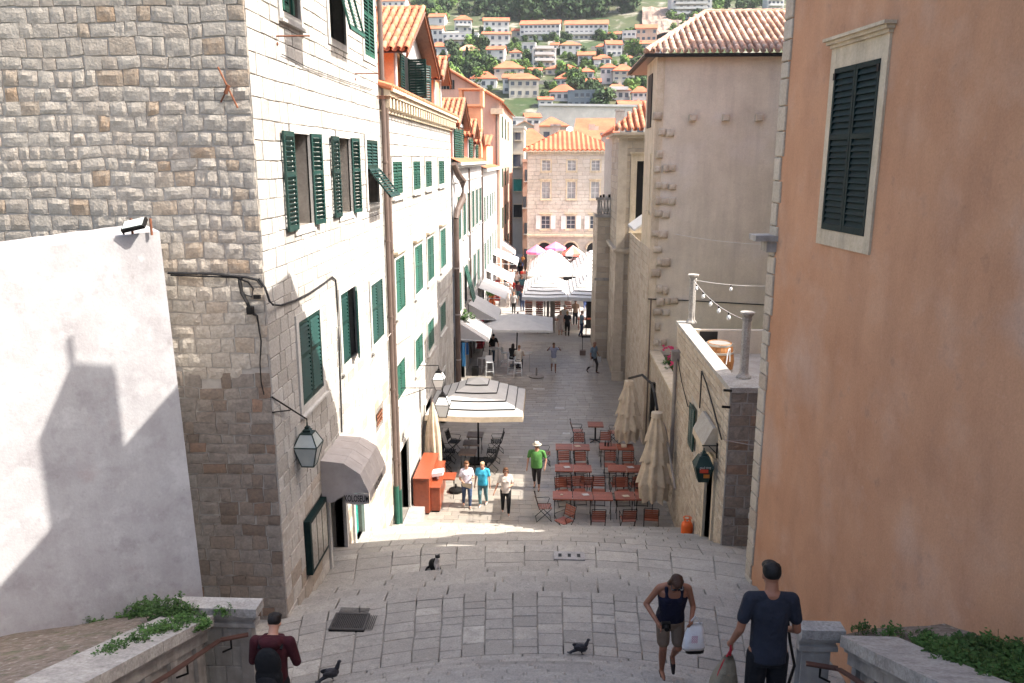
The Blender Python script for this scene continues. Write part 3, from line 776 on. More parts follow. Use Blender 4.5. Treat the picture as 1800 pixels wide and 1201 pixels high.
def text_obj(body, size, mat, parent, loc, rot, name='lettering', sx=1.0, ex=.0):
    cu = bpy.data.curves.new(name, 'FONT'); cu.body = body; cu.size = size; cu.extrude = ex; cu.offset = .004 if body == 'KOLOSEUM' else 0; cu.align_x = 'CENTER'; cu.align_y = 'CENTER'; cu.materials.append(mat); cu.resolution_u = 3
    tmp = bpy.data.objects.new(name, cu); COL.objects.link(tmp); me = bpy.data.meshes.new_from_object(tmp); bpy.data.objects.remove(tmp)
    o = bpy.data.objects.new(name, me); COL.objects.link(o); o.parent = parent
    r = parent
    while r.parent: r = r.parent
    base = Matrix.Translation(r.location) @ r.rotation_euler.to_matrix().to_4x4() if r is parent else Matrix.Identity(4)
    o.matrix_parent_inverse = base.inverted(); o.location = loc; o.rotation_euler = rot; o.scale = (sx, 1, 1); return o
text_obj('KOLOSEUM', .19, MT['cable'], val, (FX + .70, ya - .022, 4.815), (PI / 2, 0, 0), sx=.50)
text_obj('KOLOSEUM', .19, MT['cable'], val, (FX + .972, (ya + yb) / 2, 4.84), (PI / 2, 0, PI / 2), sx=.75)
# drain pipes between the first two houses
def pipe(x, y, z0, z1, r, mt, label, joints=True, name='drainpipe', bottom=None):
    t = thing(name, label, 'drainpipe', (x, y, z0)); m = MB(); m.tube([(x, y, z0), (x, y, z1)], r, 10); obj('pipe', m, MT[mt], t, smooth=False)
    z = z0 + .8
    while z < z1: m = MB(); m.tube([(x, y, z), (x, y, z + .05)], r * 1.25, 10); obj('joint', m, MT[mt], t); z += 2.1
    if bottom: m = MB(); m.tube([(x, y, z0 - 1.6), (x, y, z0)], r * 1.2, 10); obj('foot', m, MT[bottom], t)
    return t
pipe(FX + .09, 21.55, 2.1, 16.5, .065, 'brown_pipe', 'nearer brown drainpipe of the pair beside the tall stone house', bottom='shutter_light')
pipe(FX + .09, 21.98, 1.8, 13.0, .065, 'brown_pipe', 'farther brown drainpipe of the pair, under the cornice end', bottom='shutter_light')
# ---- second house
B = thing('stone_house', 'long whitewashed stone house with bracketed cornice, small green shutters and tiled dormer', 'house', (FX, 29, 0))
wB = []
for (a, b_) in ((22.95, 24.45), (26.42, 27.9), (29.1, 30.65), (32.6, 34.35)): wB.append((a, b_, 10.40, 11.33, 'closed', 0))
for (a, b_) in ((22.88, 24.35), (26.3, 27.9), (29.1, 30.75), (32.7, 34.4)): wB.append((a, b_, 6.93, 8.53, 'closed', 1))
for (a, b_) in ((22.6, 23.9), (25.9, 27.5), (28.75, 30.3), (32.2, 33.95)): wB.append((a, b_, 4.35, 5.42, 'closed', 0))
doors = [(22.55, 24.0, .3, 2.75), (27.6, 29.3, .0, 2.6), (31.2, 33.4, .0, 2.5)]
hb = [w[:4] for w in wB] + doors
mb = MB(); wall_back(mb, PA, 21.6, 36.9, 0, 13.0, hb); obj('wall', mb, MT['mortar_white'], B)
pz = Pieces(B, 'facade_stone', 'facade_stones', MT['ashlar_white'], 300, 10)
stone_face(pz, PA, 21.62, 36.88, .0, 12.95, [grow(h) for h in hb], (.28, .36), (.35, .85), gap=.007, vgap=.018, bev=.010, depth=.03, warp=.012, jit=.006); pz.done()
for w in wB: window(B, PA, *w[:4], mode=w[4], mat='shutter_light' if w[5] else 'shutter_far', hood=bool(w[5]), fr=.12, slat=.07, pane='dark')
for d in doors:
    framed(B, PA, d, .13); m = MB(); PA.box(m, d[0], d[1], d[2], d[3], -.3, -.26); obj('door', m, MT['shutter_dark' if d[0] < 25 else 'dark'], B)
m = MB(); PA.box(m, 22.3, 24.2, 0, .3, 0, .5); obj('door_step', m, MT['step_edge'], B)
co = MB(); PA.box(co, 21.5, 36.95, 13.0, 13.12, -.1, .30); PA.box(co, 21.5, 36.95, 13.12, 13.2, -.1, .38); PA.box(co, 21.5, 36.95, 12.62, 12.66, -.1, .08)
co_ = obj('cornice', co, MT['trim'], B)
for i in range(32): m = MB(); a = 21.6 + i * .48; PA.box(m, a, a + .2, 12.72, 13.0, .0, .27); obj('bracket', m, MT['trim'], co_)
m = MB(); rr = 13.16
for i in range(52): a = 21.5 + i * .3; m.add(*(lambda mm: (mm.v, mm.f))(MB().tube([(FX + .36, a, 13.22), (FX - .6, a, 13.5)], .09, 7)), rnd=R.random())
obj('eave_tiles', m, MT['terracotta'], B, kind='stuff')
m = MB(); m.quad((FX + .2, 21.5, 13.2), (FX + .2, 36.95, 13.2), (FX - 4.5, 36.95, 15.3), (FX - 4.5, 21.5, 15.3)); obj('roof', m, MT['roof_far'], B)
# dormers
def dormer(b, x0, y0, y1, z0, ze, zr, depth=3.2, over=.35, tiles=True, win=True, wall='peach_plaster', tlimit=160, split=None):
    """gabled dormer, front at x0 facing the street, ridge along X"""
    ym = (y0 + y1) / 2
    m = MB(); m.add([(x0, y0, z0), (x0, y1, z0), (x0, y1, ze), (x0, ym, zr - .12), (x0, y0, ze), (x0 - depth, y0, z0), (x0 - depth, y1, z0), (x0 - depth, y1, ze), (x0 - depth, ym, zr - .12), (x0 - depth, y0, ze)],
        [(0, 1, 2, 3, 4), (5, 0, 4, 9), (1, 6, 7, 2), (6, 5, 9, 8, 7)]); d = obj('dormer', m, MT[wall], b)
    P = Plane((x0, 0, 0), (0, 1, 0), (1, 0, 0)); fixflip(P)
    m = MB(); P.box(m, y0, y0 + .30, z0, ze, .003, .05); P.box(m, y1 - .3, y1, z0, ze, .003, .05); P.box(m, y0, y1, ze - .02, ze + .14, .003, .09)
    m.add([P.P(y0, ze + .14, .02), P.P(y1, ze + .14, .02), P.P(ym, zr - .1, .02)], [(0, 1, 2)] if not P.flip else [(0, 2, 1)]); obj('dormer_front', m, MT['white_plaster'], d)
    return d, P
dm1, P1 = dormer(B, -4.8, 25.6, 31.6, 13.2, 14.7, 16.15, 4)
for (a, an) in ((26.2, 0), (27.6, 1.7), (29.1, .9), (30.4, 0)):
    m, ms = MB(), MB(); dd = (PA.u * math.cos(an) + PA.n * math.sin(an)); leaf_shutter(m, ms, P1.P(a, 13.5, .10), dd, PA.n * math.cos(an) - PA.u * math.sin(an), .62, 13.38, 14.62, .08)
    s_ = obj('shutter', m, MT['shutter'], dm1); ms_ = obj('louvre_slats', ms, MT['shutter'], dm1, kind='stuff')
m = MB(); P1.box(m, 26.9, 30.3, 13.4, 14.75, .04, .07); obj('pane', m, MT['dark'], dm1)
def gable_tiles(b, x0, x1, y0, y1, ze, zr, lim=200, mat='terracotta'):
    """tiles on both slopes; ridge along X from x0 (front) to x1 (back)"""
    ym = (y0 + y1) / 2
    tile_roof(b, (x1, y0, ze), (x0, y0, ze), (x1, ym, zr), (x0, ym, zr), .24, .42, mat, lim)
    tile_roof(b, (x0, y1, ze), (x1, y1, ze), (x0, ym, zr), (x1, ym, zr), .24, .42, mat, 20)
    m = MB(); n = int(abs(x1 - x0) / .4)
    for i in range(n): xa = x0 + (x1 - x0) * i / n; xb = x0 + (x1 - x0) * (i + 1) / n; m.tube([(xa, ym, zr + .02), (xb, ym, zr + .05)], [.13, .11], 8)
    obj('ridge_tiles', m, MT[mat], b, kind='stuff')
    for (ya_, yb_) in ((y0, ym), (y1, ym)):
        m = MB(); m.obox(((x0 + .02), (ya_ + yb_) / 2, (ze + zr) / 2 - .08), (.03, 0, 0), V((0, (yb_ - ya_) / 2, (zr - ze) / 2)), V((0, 0, .09))); obj('barge_board', m, MT['rust'], b)
    m = MB()
    for ya_ in (y0, y1): m.quad((x0 + .1, ya_, ze - .05), (x1, ya_, ze - .05), (x1, ym, zr - .05), (x0 + .1, ym, zr - .05))
    obj('roof_boards', m, MT['wood_brown'], b)
gable_tiles(B, -4.3, -8.8, 25.0, 32.2, 14.55, 16.3, 260)
dm2, P2 = dormer(B, -4.8, 34.2, 36.4, 13.2, 14.7, 15.4, 3); gable_tiles(B, -4.4, -7.6, 33.9, 36.7, 14.6, 15.5, 60)
# ---- third house with wide brown pipe and dormers
PC = Plane((-4.4, 0, 0), (0, 1, 0), (1, 0, 0)); fixflip(PC)
C_ = thing('stone_house', 'cream house with tall bottle green shutters beyond the wide brown pipe', 'house', (-4.4, 45, 0))
wC = [(38.6 + 2.45 * i, 40.0 + 2.45 * i, 7.5, 9.62) for i in range(6)] + [(38.4 + 2.7 * i, 39.8 + 2.7 * i, 3.9, 5.9) for i in range(5)]
hc = list(wC) + [(39, 41, 0, 2.6), (43, 45.2, 0, 2.6), (47, 49.4, 0, 2.6)]
mb = MB(); wall_back(mb, PC, 36.9, 53.0, 0, 11.2, hc, out=0); obj('wall', mb, MT['white_plaster'], C_)
for i, w in enumerate(wC): window(C_, PC, *w, mode='propped_full' if i == 7 else 'closed', mat='shutter_far', fr=.12, slat=.09, pane='dark', prj=.05)
for h in hc[-3:]:
    framed(C_, PC, h, .12); m = MB(); PC.box(m, *h, -.3, -.26); obj('shop_opening', m, MT['dark'], C_)
m = MB(); PC.box(m, 36.95, 53.1, 11.0, 11.12, -.1, .30); PC.box(m, 36.95, 53.1, 11.12, 11.25, -.1, .42); PC.box(m, 36.95, 53, 10.3, 10.36, 0, .06); obj('cornice', m, MT['trim_white'], C_)
m = MB(); m.quad((-4.0, 36.9, 11.25), (-4.0, 53.0, 11.25), (-9, 53, 13.5), (-9, 36.9, 13.5)); obj('roof', m, MT['roof_far'], C_)
t = thing('drainpipe', 'thick brown soil pipe with a bent top running down between the second and third houses', 'drainpipe', (-4.22, 36.95, 0))
m = MB(); m.tube([(-4.25, 36.9, 0.2), (-4.25, 36.95, 8.7)], .13, 12); obj('pipe', m, MT['brown_pipe'], t)
m = MB(); m.tube([(-4.25, 36.95, 8.7), (-4.2, 37.2, 9.1), (-4.0, 37.7, 9.6), (-4.0, 37.75, 10.4), (-4.15, 37.2, 10.7), (-4.3, 36.8, 11.2)], [.13, .14, .17, .17, .15, .12], 10); obj('bend', m, MT['brown_pipe'], t)
for z in (2, 4.2, 6.4): m = MB(); m.tube([(-4.25, 36.92, z), (-4.25, 36.92, z + .06)], .155, 12); obj('joint', m, MT['cable_grey'], t)
for (y0, y1, ze, zr, lim) in ((38.2, 43.2, 13.0, 14.2, 90), (45.4, 48.6, 12.7, 13.5, 50), (49.6, 52.4, 12.4, 13.1, 40)):
    d, P = dormer(C_, -4.55, y0, y1, 11.2, ze, zr, 3, wall='pink_plaster'); gable_tiles(C_, -4.2, -7.2, y0 - .3, y1 + .3, ze - .1, zr, lim)
    m, ms = MB(), MB(); leaf_shutter(m, ms, P.P(y0 + .45, 11.3, .08), PC.u, PC.n, (y1 - y0 - .9) / 2, 11.35, ze - .15, .1); leaf_shutter(m, ms, P.P(y1 - .45, 11.3, .08), -PC.u, PC.n, (y1 - y0 - .9) / 2, 11.35, ze - .15, .1)
    obj('shutter', m, MT['shutter_far'], d); obj('louvre_slats', ms, MT['shutter_far'], d, kind='stuff')
for (y, l) in ((44.2, 'thin brown downpipe on the cream house between its tall shutters'), (53.0, 'thin downpipe at the far corner of the cream house')):
    pipe(-4.33, y, .3, 10.9, .05, 'brown_pipe', l)
# ---- fourth house, lower
D_ = thing('stone_house', 'lower pale house beyond the cream one with a short orange attic wall', 'house', (-4.4, 60, 0))
PD = Plane((-4.35, 0, 0), (0, 1, 0), (1, 0, 0)); fixflip(PD)
wD = [(54.2 + 2.6 * i, 55.4 + 2.6 * i, 7.2, 8.9) for i in range(5)] + [(54.2 + 2.6 * i, 55.4 + 2.6 * i, 3.9, 5.8) for i in range(5)]
mb = MB(); wall_back(mb, PD, 53, 68, 0, 10.6, wD, out=0); obj('wall', mb, MT['white_plaster'], D_)
for w in wD: window(D_, PD, *w, mode='closed', mat='shutter_far', fr=.1, slat=.12, pane='dark', sill=False)
m = MB(); PD.box(m, 53.1, 68, 10.6, 10.8, -.1, .35); obj('cornice', m, MT['trim_white'], D_)
m = MB(); m.quad((-4.05, 53, 10.82), (-4.05, 68, 10.82), (-9, 68, 12.4), (-9, 53, 12.4)); obj('roof', m, MT['roof_far'], D_)
m = MB(); m.box((-7, 60, 10.8), (-4.6, 67, 12.4)); obj('attic_wall', m, MT['peach_plaster'], D_)
ridge_roof('roof', D_, (-7.2, 59.6, 12.4), (-4.3, 59.6, 12.4), (-7.2, 63, 13.2), (-4.3, 63, 13.2))
# ---- pink gabled house
G = thing('gabled_house', 'dusty pink house with a high gable wall and tiled verge behind the dormers', 'house', (-4.3, 80, 0))
m = MB(); xr, ze, zp = -4.1, 16.0, 20.6; xp = -10.6; xl = -18
m.add([(xl, 68, 0), (xr, 68, 0), (xr, 68, ze), (xp, 68, zp - .9), (xl, 68, ze - 1), (xr, 92, 0), (xr, 92, ze)], [(0, 1, 2, 3, 4), (1, 5, 6, 2)]); 
m.v = m.v; obj('wall', m, MT['pink_plaster'], G)
m = MB(); 
m.add([(xr + .35, 67.7, ze - .1), (xr + .35, 92, ze - .1), (xp, 92, zp - .75), (xp, 67.7, zp - .75)], [(0, 1, 2, 3)]); obj('roof', m, MT['roof_far'], G)
m = MB()
for i in range(28):
    a = V((xr + .35, 67.7, ze - .05)).lerp(V((xp, 67.7, zp - .7)), i / 28); b_ = V((xr + .35, 67.7, ze - .05)).lerp(V((xp, 67.7, zp - .7)), (i + 1) / 28); m.tube([a, b_], [.13, .11], 7, R.random())
obj('verge_tiles', m, MT['terracotta'], G, kind='stuff')
PG = Plane((0, 68, 0), (1, 0, 0), (0, -1, 0)); fixflip(PG); PGs = Plane((xr, 0, 0), (0, 1, 0), (1, 0, 0)); fixflip(PGs)
for (p0, p1) in (((776, 141), (799, 157)), ((833, 192), (840, 205))):
    a = aty(*p0, 68); b_ = aty(*p1, 68); m = MB(); PG.box(m, a.x, b_.x, b_.z, a.z, .003, .05); w_ = obj('window', m, MT['shutter_dark'], G)
    m = MB()
    for q in range(4): x = a.x + (b_.x - a.x) * (q + .5) / 4; PG.box(m, x - .02, x + .02, b_.z, a.z, .05, .08)
    obj('glazing_bars', m, MT['grey_pipe'], w_)
m = MB(); PG.box(m, xr - .7, xr + .3, ze - 1.0, ze - .55, .0, .5); obj('corner_cornice', m, MT['trim'], G)
for (z0, z1) in ((13.2, 15.0), (9.0, 10.6), (5.4, 7.2), (2.6, 4)):
    for y in (71, 76, 81): m = MB(); PGs.box(m, y, y + 1.2, z0, z1, .003, .06); obj('shutter', m, MT['shutter_far'], G)
pipe(xr - .25, 67.85, 6, 15, .08, 'brown_pipe', 'brown downpipe at the corner of the dusty pink gabled house')
m = MB(); ch = aty(829, 172, 52); m.box((ch.x - .62, 51.6, 11.5), (ch.x + .62, 52.6, 14.6)); m.box((ch.x - .75, 51.5, 14.6), (ch.x + .75, 52.7, 14.75)); m.box((ch.x - .8, 51.45, 15.6), (ch.x + .8, 52.75, 15.7)); m.box((ch.x - .75, 51.5, 14.75), (ch.x - .55, 52.7, 15.6)); m.box((ch.x + .55, 51.5, 14.75), (ch.x + .75, 52.7, 15.6))
obj('chimney', m, MT['peach_plaster'], C_)
# ------------------------------------------------------------------ white wall on the left of the stairs
wdir = V((.82, .572, 0)).normalized(); wnrm = V((wdir.y, -wdir.x, 0))
C0 = V((-5.2, 10.5, 0))
W_ = thing('plastered_wall', 'whitewashed blank wall rising above the left stair parapet', 'wall', (-6.6, 9.9, 4.9))
m = MB(); nU, nZ = 30, 16; vs = []
for j in range(nZ + 1):
    for i in range(nU + 1):
        s = -5.2 + 5.2 * i / nU; zt = 10.46 + .10 * max(s, -3.2) + .035 * noise.noise(V((s * 2.5, 0, 7))) + .015 * noise.noise(V((s * 9, 0, 7))); z = 3.2 + (zt - 3.2) * j / nZ
        zz = z; lean = -.10 * (z - 4.9) / 5.5          # batter
        off = .012 * noise.noise(V((s * 1.3, z * 1.1, 2)))
        vs.append(C0 + wdir * (s + lean * 0 + .02 * (10.4 - z) ) + wnrm * off + V((0, 0, zz)))
W = nU + 1
m.add(vs, [(j * W + i, j * W + i + 1, (j + 1) * W + i + 1, (j + 1) * W + i) for j in range(nZ) for i in range(nU)])
back = -wnrm * 1.6; n0 = len(m.v)
top = [nZ * W + i for i in range(W)]; side = [j * W + nU for j in range(nZ + 1)]
m.v += [tuple(V(m.v[k]) + back) for k in top]; m.r += [.5] * W
m.f += [(top[i], top[i + 1], n0 + i + 1, n0 + i) for i in range(nU)]; m.m += [0] * nU
n1 = len(m.v); m.v += [tuple(V(m.v[k]) + back) for k in side]; m.r += [.5] * len(side)
m.f += [(side[j], n1 + j, n1 + j + 1, side[j + 1]) for j in range(nZ)]; m.m += [0] * nZ
obj('wall_face', m, MT['white_plaster'], W_, smooth=False)
# floodlight on top of the white wall
FL = aty(238, 412, 10.3); fl = thing('floodlight', 'small black floodlight on rusty pegs standing on the white wall', 'floodlight', FL)
m = MB(); m.obox(FL + V((0, 0, .12)), (.14, .03, .03), (-.02, .09, .05), (0, -.02, .02)); obj('lamp_body', m, MT['iron'], fl)
m = MB(); m.obox(FL + V((-.005, -.022, .147)), (.12, .026, .026), (-.017, .075, .042), (0, -.003, .003)); obj('lamp_glass', m, MT['lantern_glass'], fl)
m = MB(); m.tube([FL + V((-.13, -.05, 0)), FL + V((-.13, -.05, .1))], .012, 6); m.tube([FL + V((-.13, -.05, .1)), FL + V((.1, .05, .13))], .01, 6); obj('bracket', m, MT['iron'], fl)
for dx in (-.09, .17): m = MB(); m.tube([FL + V((dx, .1, -.02)), FL + V((dx, .1, .2))], .016, 6); obj('peg', m, MT['rust'], fl)
# ------------------------------------------------------------------ orange building on the right
od = ray(800, 290); od = V((od.x / od.y, 1, 0)).normalized(); on = V((-od.y, od.x, 0))
OA = V((4.1, 14.95, 0)); PO = Plane(OA, od, on); fixflip(PO)        # a = 0 at the far corner, negative towards the camera
def po(px, py):
    r = ray(px, py); t = (OA - V((0, 0, CAMZ))).dot(on) / r.dot(on); p = V((0, 0, CAMZ)) + r * t; return (p - OA).dot(od), p.z
O_ = thing('rendered_house', 'tall orange rendered building with dark green shuttered window towering over the stairs', 'building', (4.6, 10, 3))
oh = [po(1447, 412)[0], po(1523, 412)[0]]; a1, a0 = max(oh), min(oh); oh = (a0, a1, 10.33, 12.73)
m = MB(); wall_back(m, PO, -14, -.2, 2.2, 15.2, [oh], out=0, reveal=.1); wall_back(m, PO, -14, -2.3, 15.2, 18.8, [], out=0)
obj('wall', m, MT['orange_plaster'], O_)
m = MB(); Cn = PO.P(0, 0, -.02); m.quad((Cn.x, Cn.y, 2), (Cn.x + 9, Cn.y + .1, 2), (Cn.x + 9, Cn.y + .1, 15.4), (Cn.x, Cn.y, 15.4)); obj('end_wall', m, MT['orange_plaster'], O_)
m = MB(); 
q0, q1, q2 = PO.P(-14, 18.8, .35), PO.P(-2.3, 18.8, .35), PO.P(.2, 15.3, .3)
m.quad(q0, q1, q1 + V((9, 1, 3.5)), q0 + V((9, 1, 3.5))); m.quad(q1, q2, q2 + V((9, 1, 1)), q1 + V((9, 1, 3.5)))
m.quad(q0 - V((0, 0, .15)), q1 - V((0, 0, .15)), q1, q0); obj('roof', m, MT['roof_far'], O_)
m = MB(); m.add([PO.P(-2.3, 15.2), PO.P(0, 15.2), PO.P(0, 15.4), PO.P(-2.3, 18.8)], [(0, 1, 2, 3)]); 
obj('upper_wall', m, MT['orange_plaster'], O_)
# chimney with a capped top and finial
cc = V((4.75, 8.93, 0)); m = MB(); m.box((4.6, 8.40, 18.4), (4.75, 9.04, 20.15)); m.add([(4.6, 8.40, 20.15), (4.75, 8.40, 20.15), (4.75, 9.04, 20.15), (4.6, 9.04, 20.15), (4.65, 8.72, 20.75)], [(0, 1, 4), (1, 2, 4), (2, 3, 4), (3, 0, 4)]); m.tube([(4.65, 8.72, 20.7), (4.65, 8.72, 21.05)], .03, 6); obj('chimney', m, MT['peach_plaster'], O_)
# quoins of the far corner
z = 2.2
while z < 15.3:
    h = R.uniform(.26, .46); m = MB(); w = R.choice([.26, .34, .32])
    m.slab([PO.P(-w, z + .01, .035), PO.P(0, z + .01, .035), PO.P(0, z + h - .01, .035), PO.P(-w, z + h - .01, .035)][::(1 if not PO.flip else -1)], on, .14, .015, R.random())
    m.slab([PO.P(0, z + .01, .035), PO.P(0, z + .01, -.3), PO.P(0, z + h - .01, -.3), PO.P(0, z + h - .01, .035)], od, .1, .012, R.random()) if False else None
    obj('quoin_stone', m, M('quoin_limestone', (0, 0, 0), (.38, .32, .25), scale=5, bump=.008, fine=.2, ramp=[(0, (.44, .38, .30)), (.6, (.50, .44, .36)), (1, (.38, .31, .24))]) if 'quoin_limestone' not in bpy.data.materials else bpy.data.materials['quoin_limestone'], O_); z += h
m = MB(); PO.box(m, -.22, -.0, 2.2, 15.3, -.12, -.004); obj('quoin_mortar', m, MT['mortar_dark'], O_)
# window of the orange wall
a0, a1, z0, z1 = oh; fr = .165
w = MB(); PO.box(w, a0 - fr, a0, z0 - .24, z1 + .30, -.1, .035); PO.box(w, a1, a1 + fr, z0 - .24, z1 + .30, -.1, .035); PO.box(w, a0, a1, z1, z1 + .30, -.1, .032); PO.box(w, a0, a1, z0 - .24, z0, -.1, .032)
win = obj('window', w, MT['trim'], O_)
m = MB(); PO.box(m, a0 - fr - .02, a1 + fr, z1 + .30, z1 + .35, 0, .07); PO.box(m, a0 - fr - .05, a1 + fr + .04, z1 + .35, z1 + .40, 0, .12); PO.box(m, a0 - fr - .08, a1 + fr + .06, z1 + .40, z1 + .445, 0, .17); obj('cornice', m, MT['trim'], win)
m = MB(); PO.box(m, a0, a1, z0, z1, -.1, -.09); obj('backing', m, MT['dark'], win)
hw = (a1 - a0) / 2
for (A0, sg) in ((a0, 1), (a1, -1)):
    m, ms = MB(), MB(); leaf_shutter(m, ms, PO.P(A0, z0, .02), od * sg, on, hw - .008, z0 + .005, z1 - .005, .085, .05, tilt=.38)
    sh = obj('shutter', m, MT['shutter_dark'], O_)
    for i in range(len(ms.f) // 6):
        s = MB(); s.add(ms.v[i * 8:i * 8 + 8], [tuple(k - i * 8 for k in f_) for f_ in ms.f[i * 6:i * 6 + 6]]); obj('slat', s, MT['shutter_dark'], sh)
    m = MB(); c = PO.P(A0 + sg * .03, z1 - .12, .05); m.obox(c, od * .03, on * .012, V((0, 0, .05))); obj('hinge', m, MT['iron'], sh)
# corbel stub at the corner
c = PO.P(0, 9.95); m = MB(); m.obox((c.x - .10, c.y - .1, 10.0), (.26, 0, 0), (0, .25, 0), (0, 0, .05)); m.obox((c.x - .02, c.y - .1, 9.85), (.12, 0, 0), (0, .2, 0), (0, 0, .1)); obj('corbel', m, MT['trim_grey'], O_)
# ------------------------------------------------------------------ terrace house (low stone block)
TX = 4.1; ZT = 6.42
T = thing('terrace_house', 'low rough stone house carrying a roof terrace beside the folded café parasols', 'building', (TX, 21, 0))
PT = Plane((TX, 0, 0), (0, -1, 0), (-1, 0, 0)); fixflip(PT)     # a = -Y
PF = Plane((0, 17.3, 0), (1, 0, 0), (0, -1, 0)); fixflip(PF)
def ylohi(*q): return (-max(q), -min(q))
shopdoor = (*ylohi(18.35, 19.25), 1.6, 4.15); swin = (*ylohi(21.0, 21.75), 3.5, 4.7)
h_ = [shopdoor, swin]
m = MB(); wall_back(m, PT, -24.85, -17.3, 0, ZT, h_); obj('wall', m, MT['mortar_light'], T)
pz = Pieces(T, 'wall_stone', 'wall_stones', MT['ashlar_warm'], 300, 8)
stone_face(pz, PT, -24.83, -17.32, 0, ZT - .1, [grow(x, .16) for x in h_], (.12, .24), (.18, .5), gap=.008, bev=.012, jit=.012, rock=.018, depth=.04); pz.done()
m = MB(); wall_back(m, PF, TX, 7.5, 0, ZT, [], out=-.02); obj('end_wall', m, MT['mortar_light'], T)
pz = Pieces(T, 'end_wall_stone', 'end_wall_stones', MT['dressed_dark'], 200, 10)
stone_face(pz, PF, TX + .02, 5.9, 1.2, ZT - .1, [], (.2, .34), (.24, .5), gap=.008, bev=.014, jit=.01, rock=.015, depth=.05); pz.done()
# parapet and terrace deck
m = MB(); m.box((TX - .03, 18.4, ZT - .1), (TX + .32, 24.9, ZT)); obj('parapet_capping', m, MT['cap_grey'], T)
m = MB(); m.box((TX - .03, 17.25, ZT - .1), (7.2, 18.4, ZT + .02)); obj('parapet_block', m, MT['cap_grey'], T)
m = MB(); m.box((TX + .3, 18.4, 5.4), (TX + .32, 24.9, ZT - .1)); m.box((TX + .3, 24.7, 4.2), (9, 24.9, ZT - .25)); obj('parapet_wall', m, MT['grey_plaster'], T)
m = MB(); m.box((TX + .02, 17.35, 5.2), (12, 24.85, 5.42)); obj('terrace_floor', m, MT['mortar_light'], T)
framed(T, PT, shopdoor, .15, 'trim'); m = MB(); PT.box(m, *shopdoor, -.3, -.22); d_ = obj('door', m, MT['shutter_dark'], T); m = MB(); PT.box(m, shopdoor[0] + .12, shopdoor[1] - .12, 2.6, 4.0, -.22, -.20); obj('door_glass', m, MT['pane'], d_)
m = MB(); PT.box(m, shopdoor[0] - .1, shopdoor[1] + .25, 1.35, 1.6, -.2, .25); obj('door_step', m, MT['step_edge'], T)
m, ms = MB(), MB(); leaf_shutter(m, ms, PT.P(swin[0], 3.5, .05), PT.u, PT.n, .36, 3.5, 4.7); leaf_shutter(m, ms, PT.P(swin[1], 3.5, .05), -PT.u, PT.n, .36, 3.5, 4.7); s_ = obj('shutter', m, MT['shutter'], T); obj('louvre_slats', ms, MT['shutter'], T, kind='stuff')
# small white awning over the shop door
MT['canvas_tan'] = M('dusty_white_canvas', (.40, .37, .32), (.33, .30, .26), scale=4, rough=.9)
aw = thing('door_awning', 'small narrow white roller awning above the terrace house door', 'awning', (TX, 19.3, 4.8))
ya, yb = 18.35, 19.7
m = MB(); vs = []
for (o, z) in ((.02, 5.10), (.10, 5.11), (.32, 4.66)): vs += [(TX - o, ya, z), (TX - o, yb, z)]
m.add(vs, [(0, 1, 3, 2), (2, 3, 5, 4)]); obj('canopy', m, MT['canvas_tan'], aw)
m = MB(); m.quad((TX - .32, ya, 4.66), (TX - .32, yb, 4.66), (TX - .33, yb, 4.5), (TX - .33, ya, 4.5)); obj('valance', m, MT['canvas_cream'], aw)
for y in (ya, yb): m = MB(); m.add([(TX - .0, y, 5.10), (TX - .10, y, 5.11), (TX - .32, y, 4.66), (TX - .33, y, 4.5), (TX, y, 4.5)], [(0, 1, 2, 3, 4)]); obj('side_cloth', m, MT['canvas_cream'], aw)
# grey drainpipes
def rpipe(pts, r, mt, label):
    t = thing('drainpipe', label, 'drainpipe', pts[0]); m = MB(); m.tube(pts, r, 10); obj('pipe', m, MT[mt], t); return t
tp = rpipe([(TX - .1, 24.2, 1.9), (TX - .1, 24.2, 5.35)], .065, 'grey_pipe', 'grey zinc downpipe with box head on the terrace house'); m = MB(); m.box((TX - .24, 24.06, 5.3), (TX + .02, 24.34, 5.62)); obj('hopper', m, MT['grey_pipe'], tp)
rpipe([(TX - .06, 30.9, .2), (TX - .06, 30.9, 6.1)], .03, 'brown_pipe', 'thin brown pipe down the corner below the planter wall')
# planter with red flowers
Pn = thing('planter_wall', 'low stone garden wall filled with plants between terrace and tall grey house', 'wall', (TX, 28, 0))
PP = Plane((TX + .02, 0, 0), (0, -1, 0), (-1, 0, 0)); fixflip(PP)
m = MB(); wall_back(m, PP, -31.1, -24.9, 0, 3.95, []); obj('wall_body', m, MT['mortar_light'], Pn)
pz = Pieces(Pn, 'wall_stone', 'wall_stones', MT['ashlar_warm'], 200, 8); stone_face(pz, PP, -31.08, -24.92, 0, 3.86, [], (.15, .26), (.2, .5), gap=.008, bev=.012, jit=.012, rock=.015, depth=.04); pz.done()
m = MB(); m.box((TX - .03, 24.9, 3.86), (TX + .42, 31.08, 3.96)); obj('capping', m, MT['trim'], Pn)
m = MB(); m.box((TX + .42, 24.9, 3.3), (6.2, 31.05, 3.8)); obj('soil_bed', m, MT['soil'], Pn)
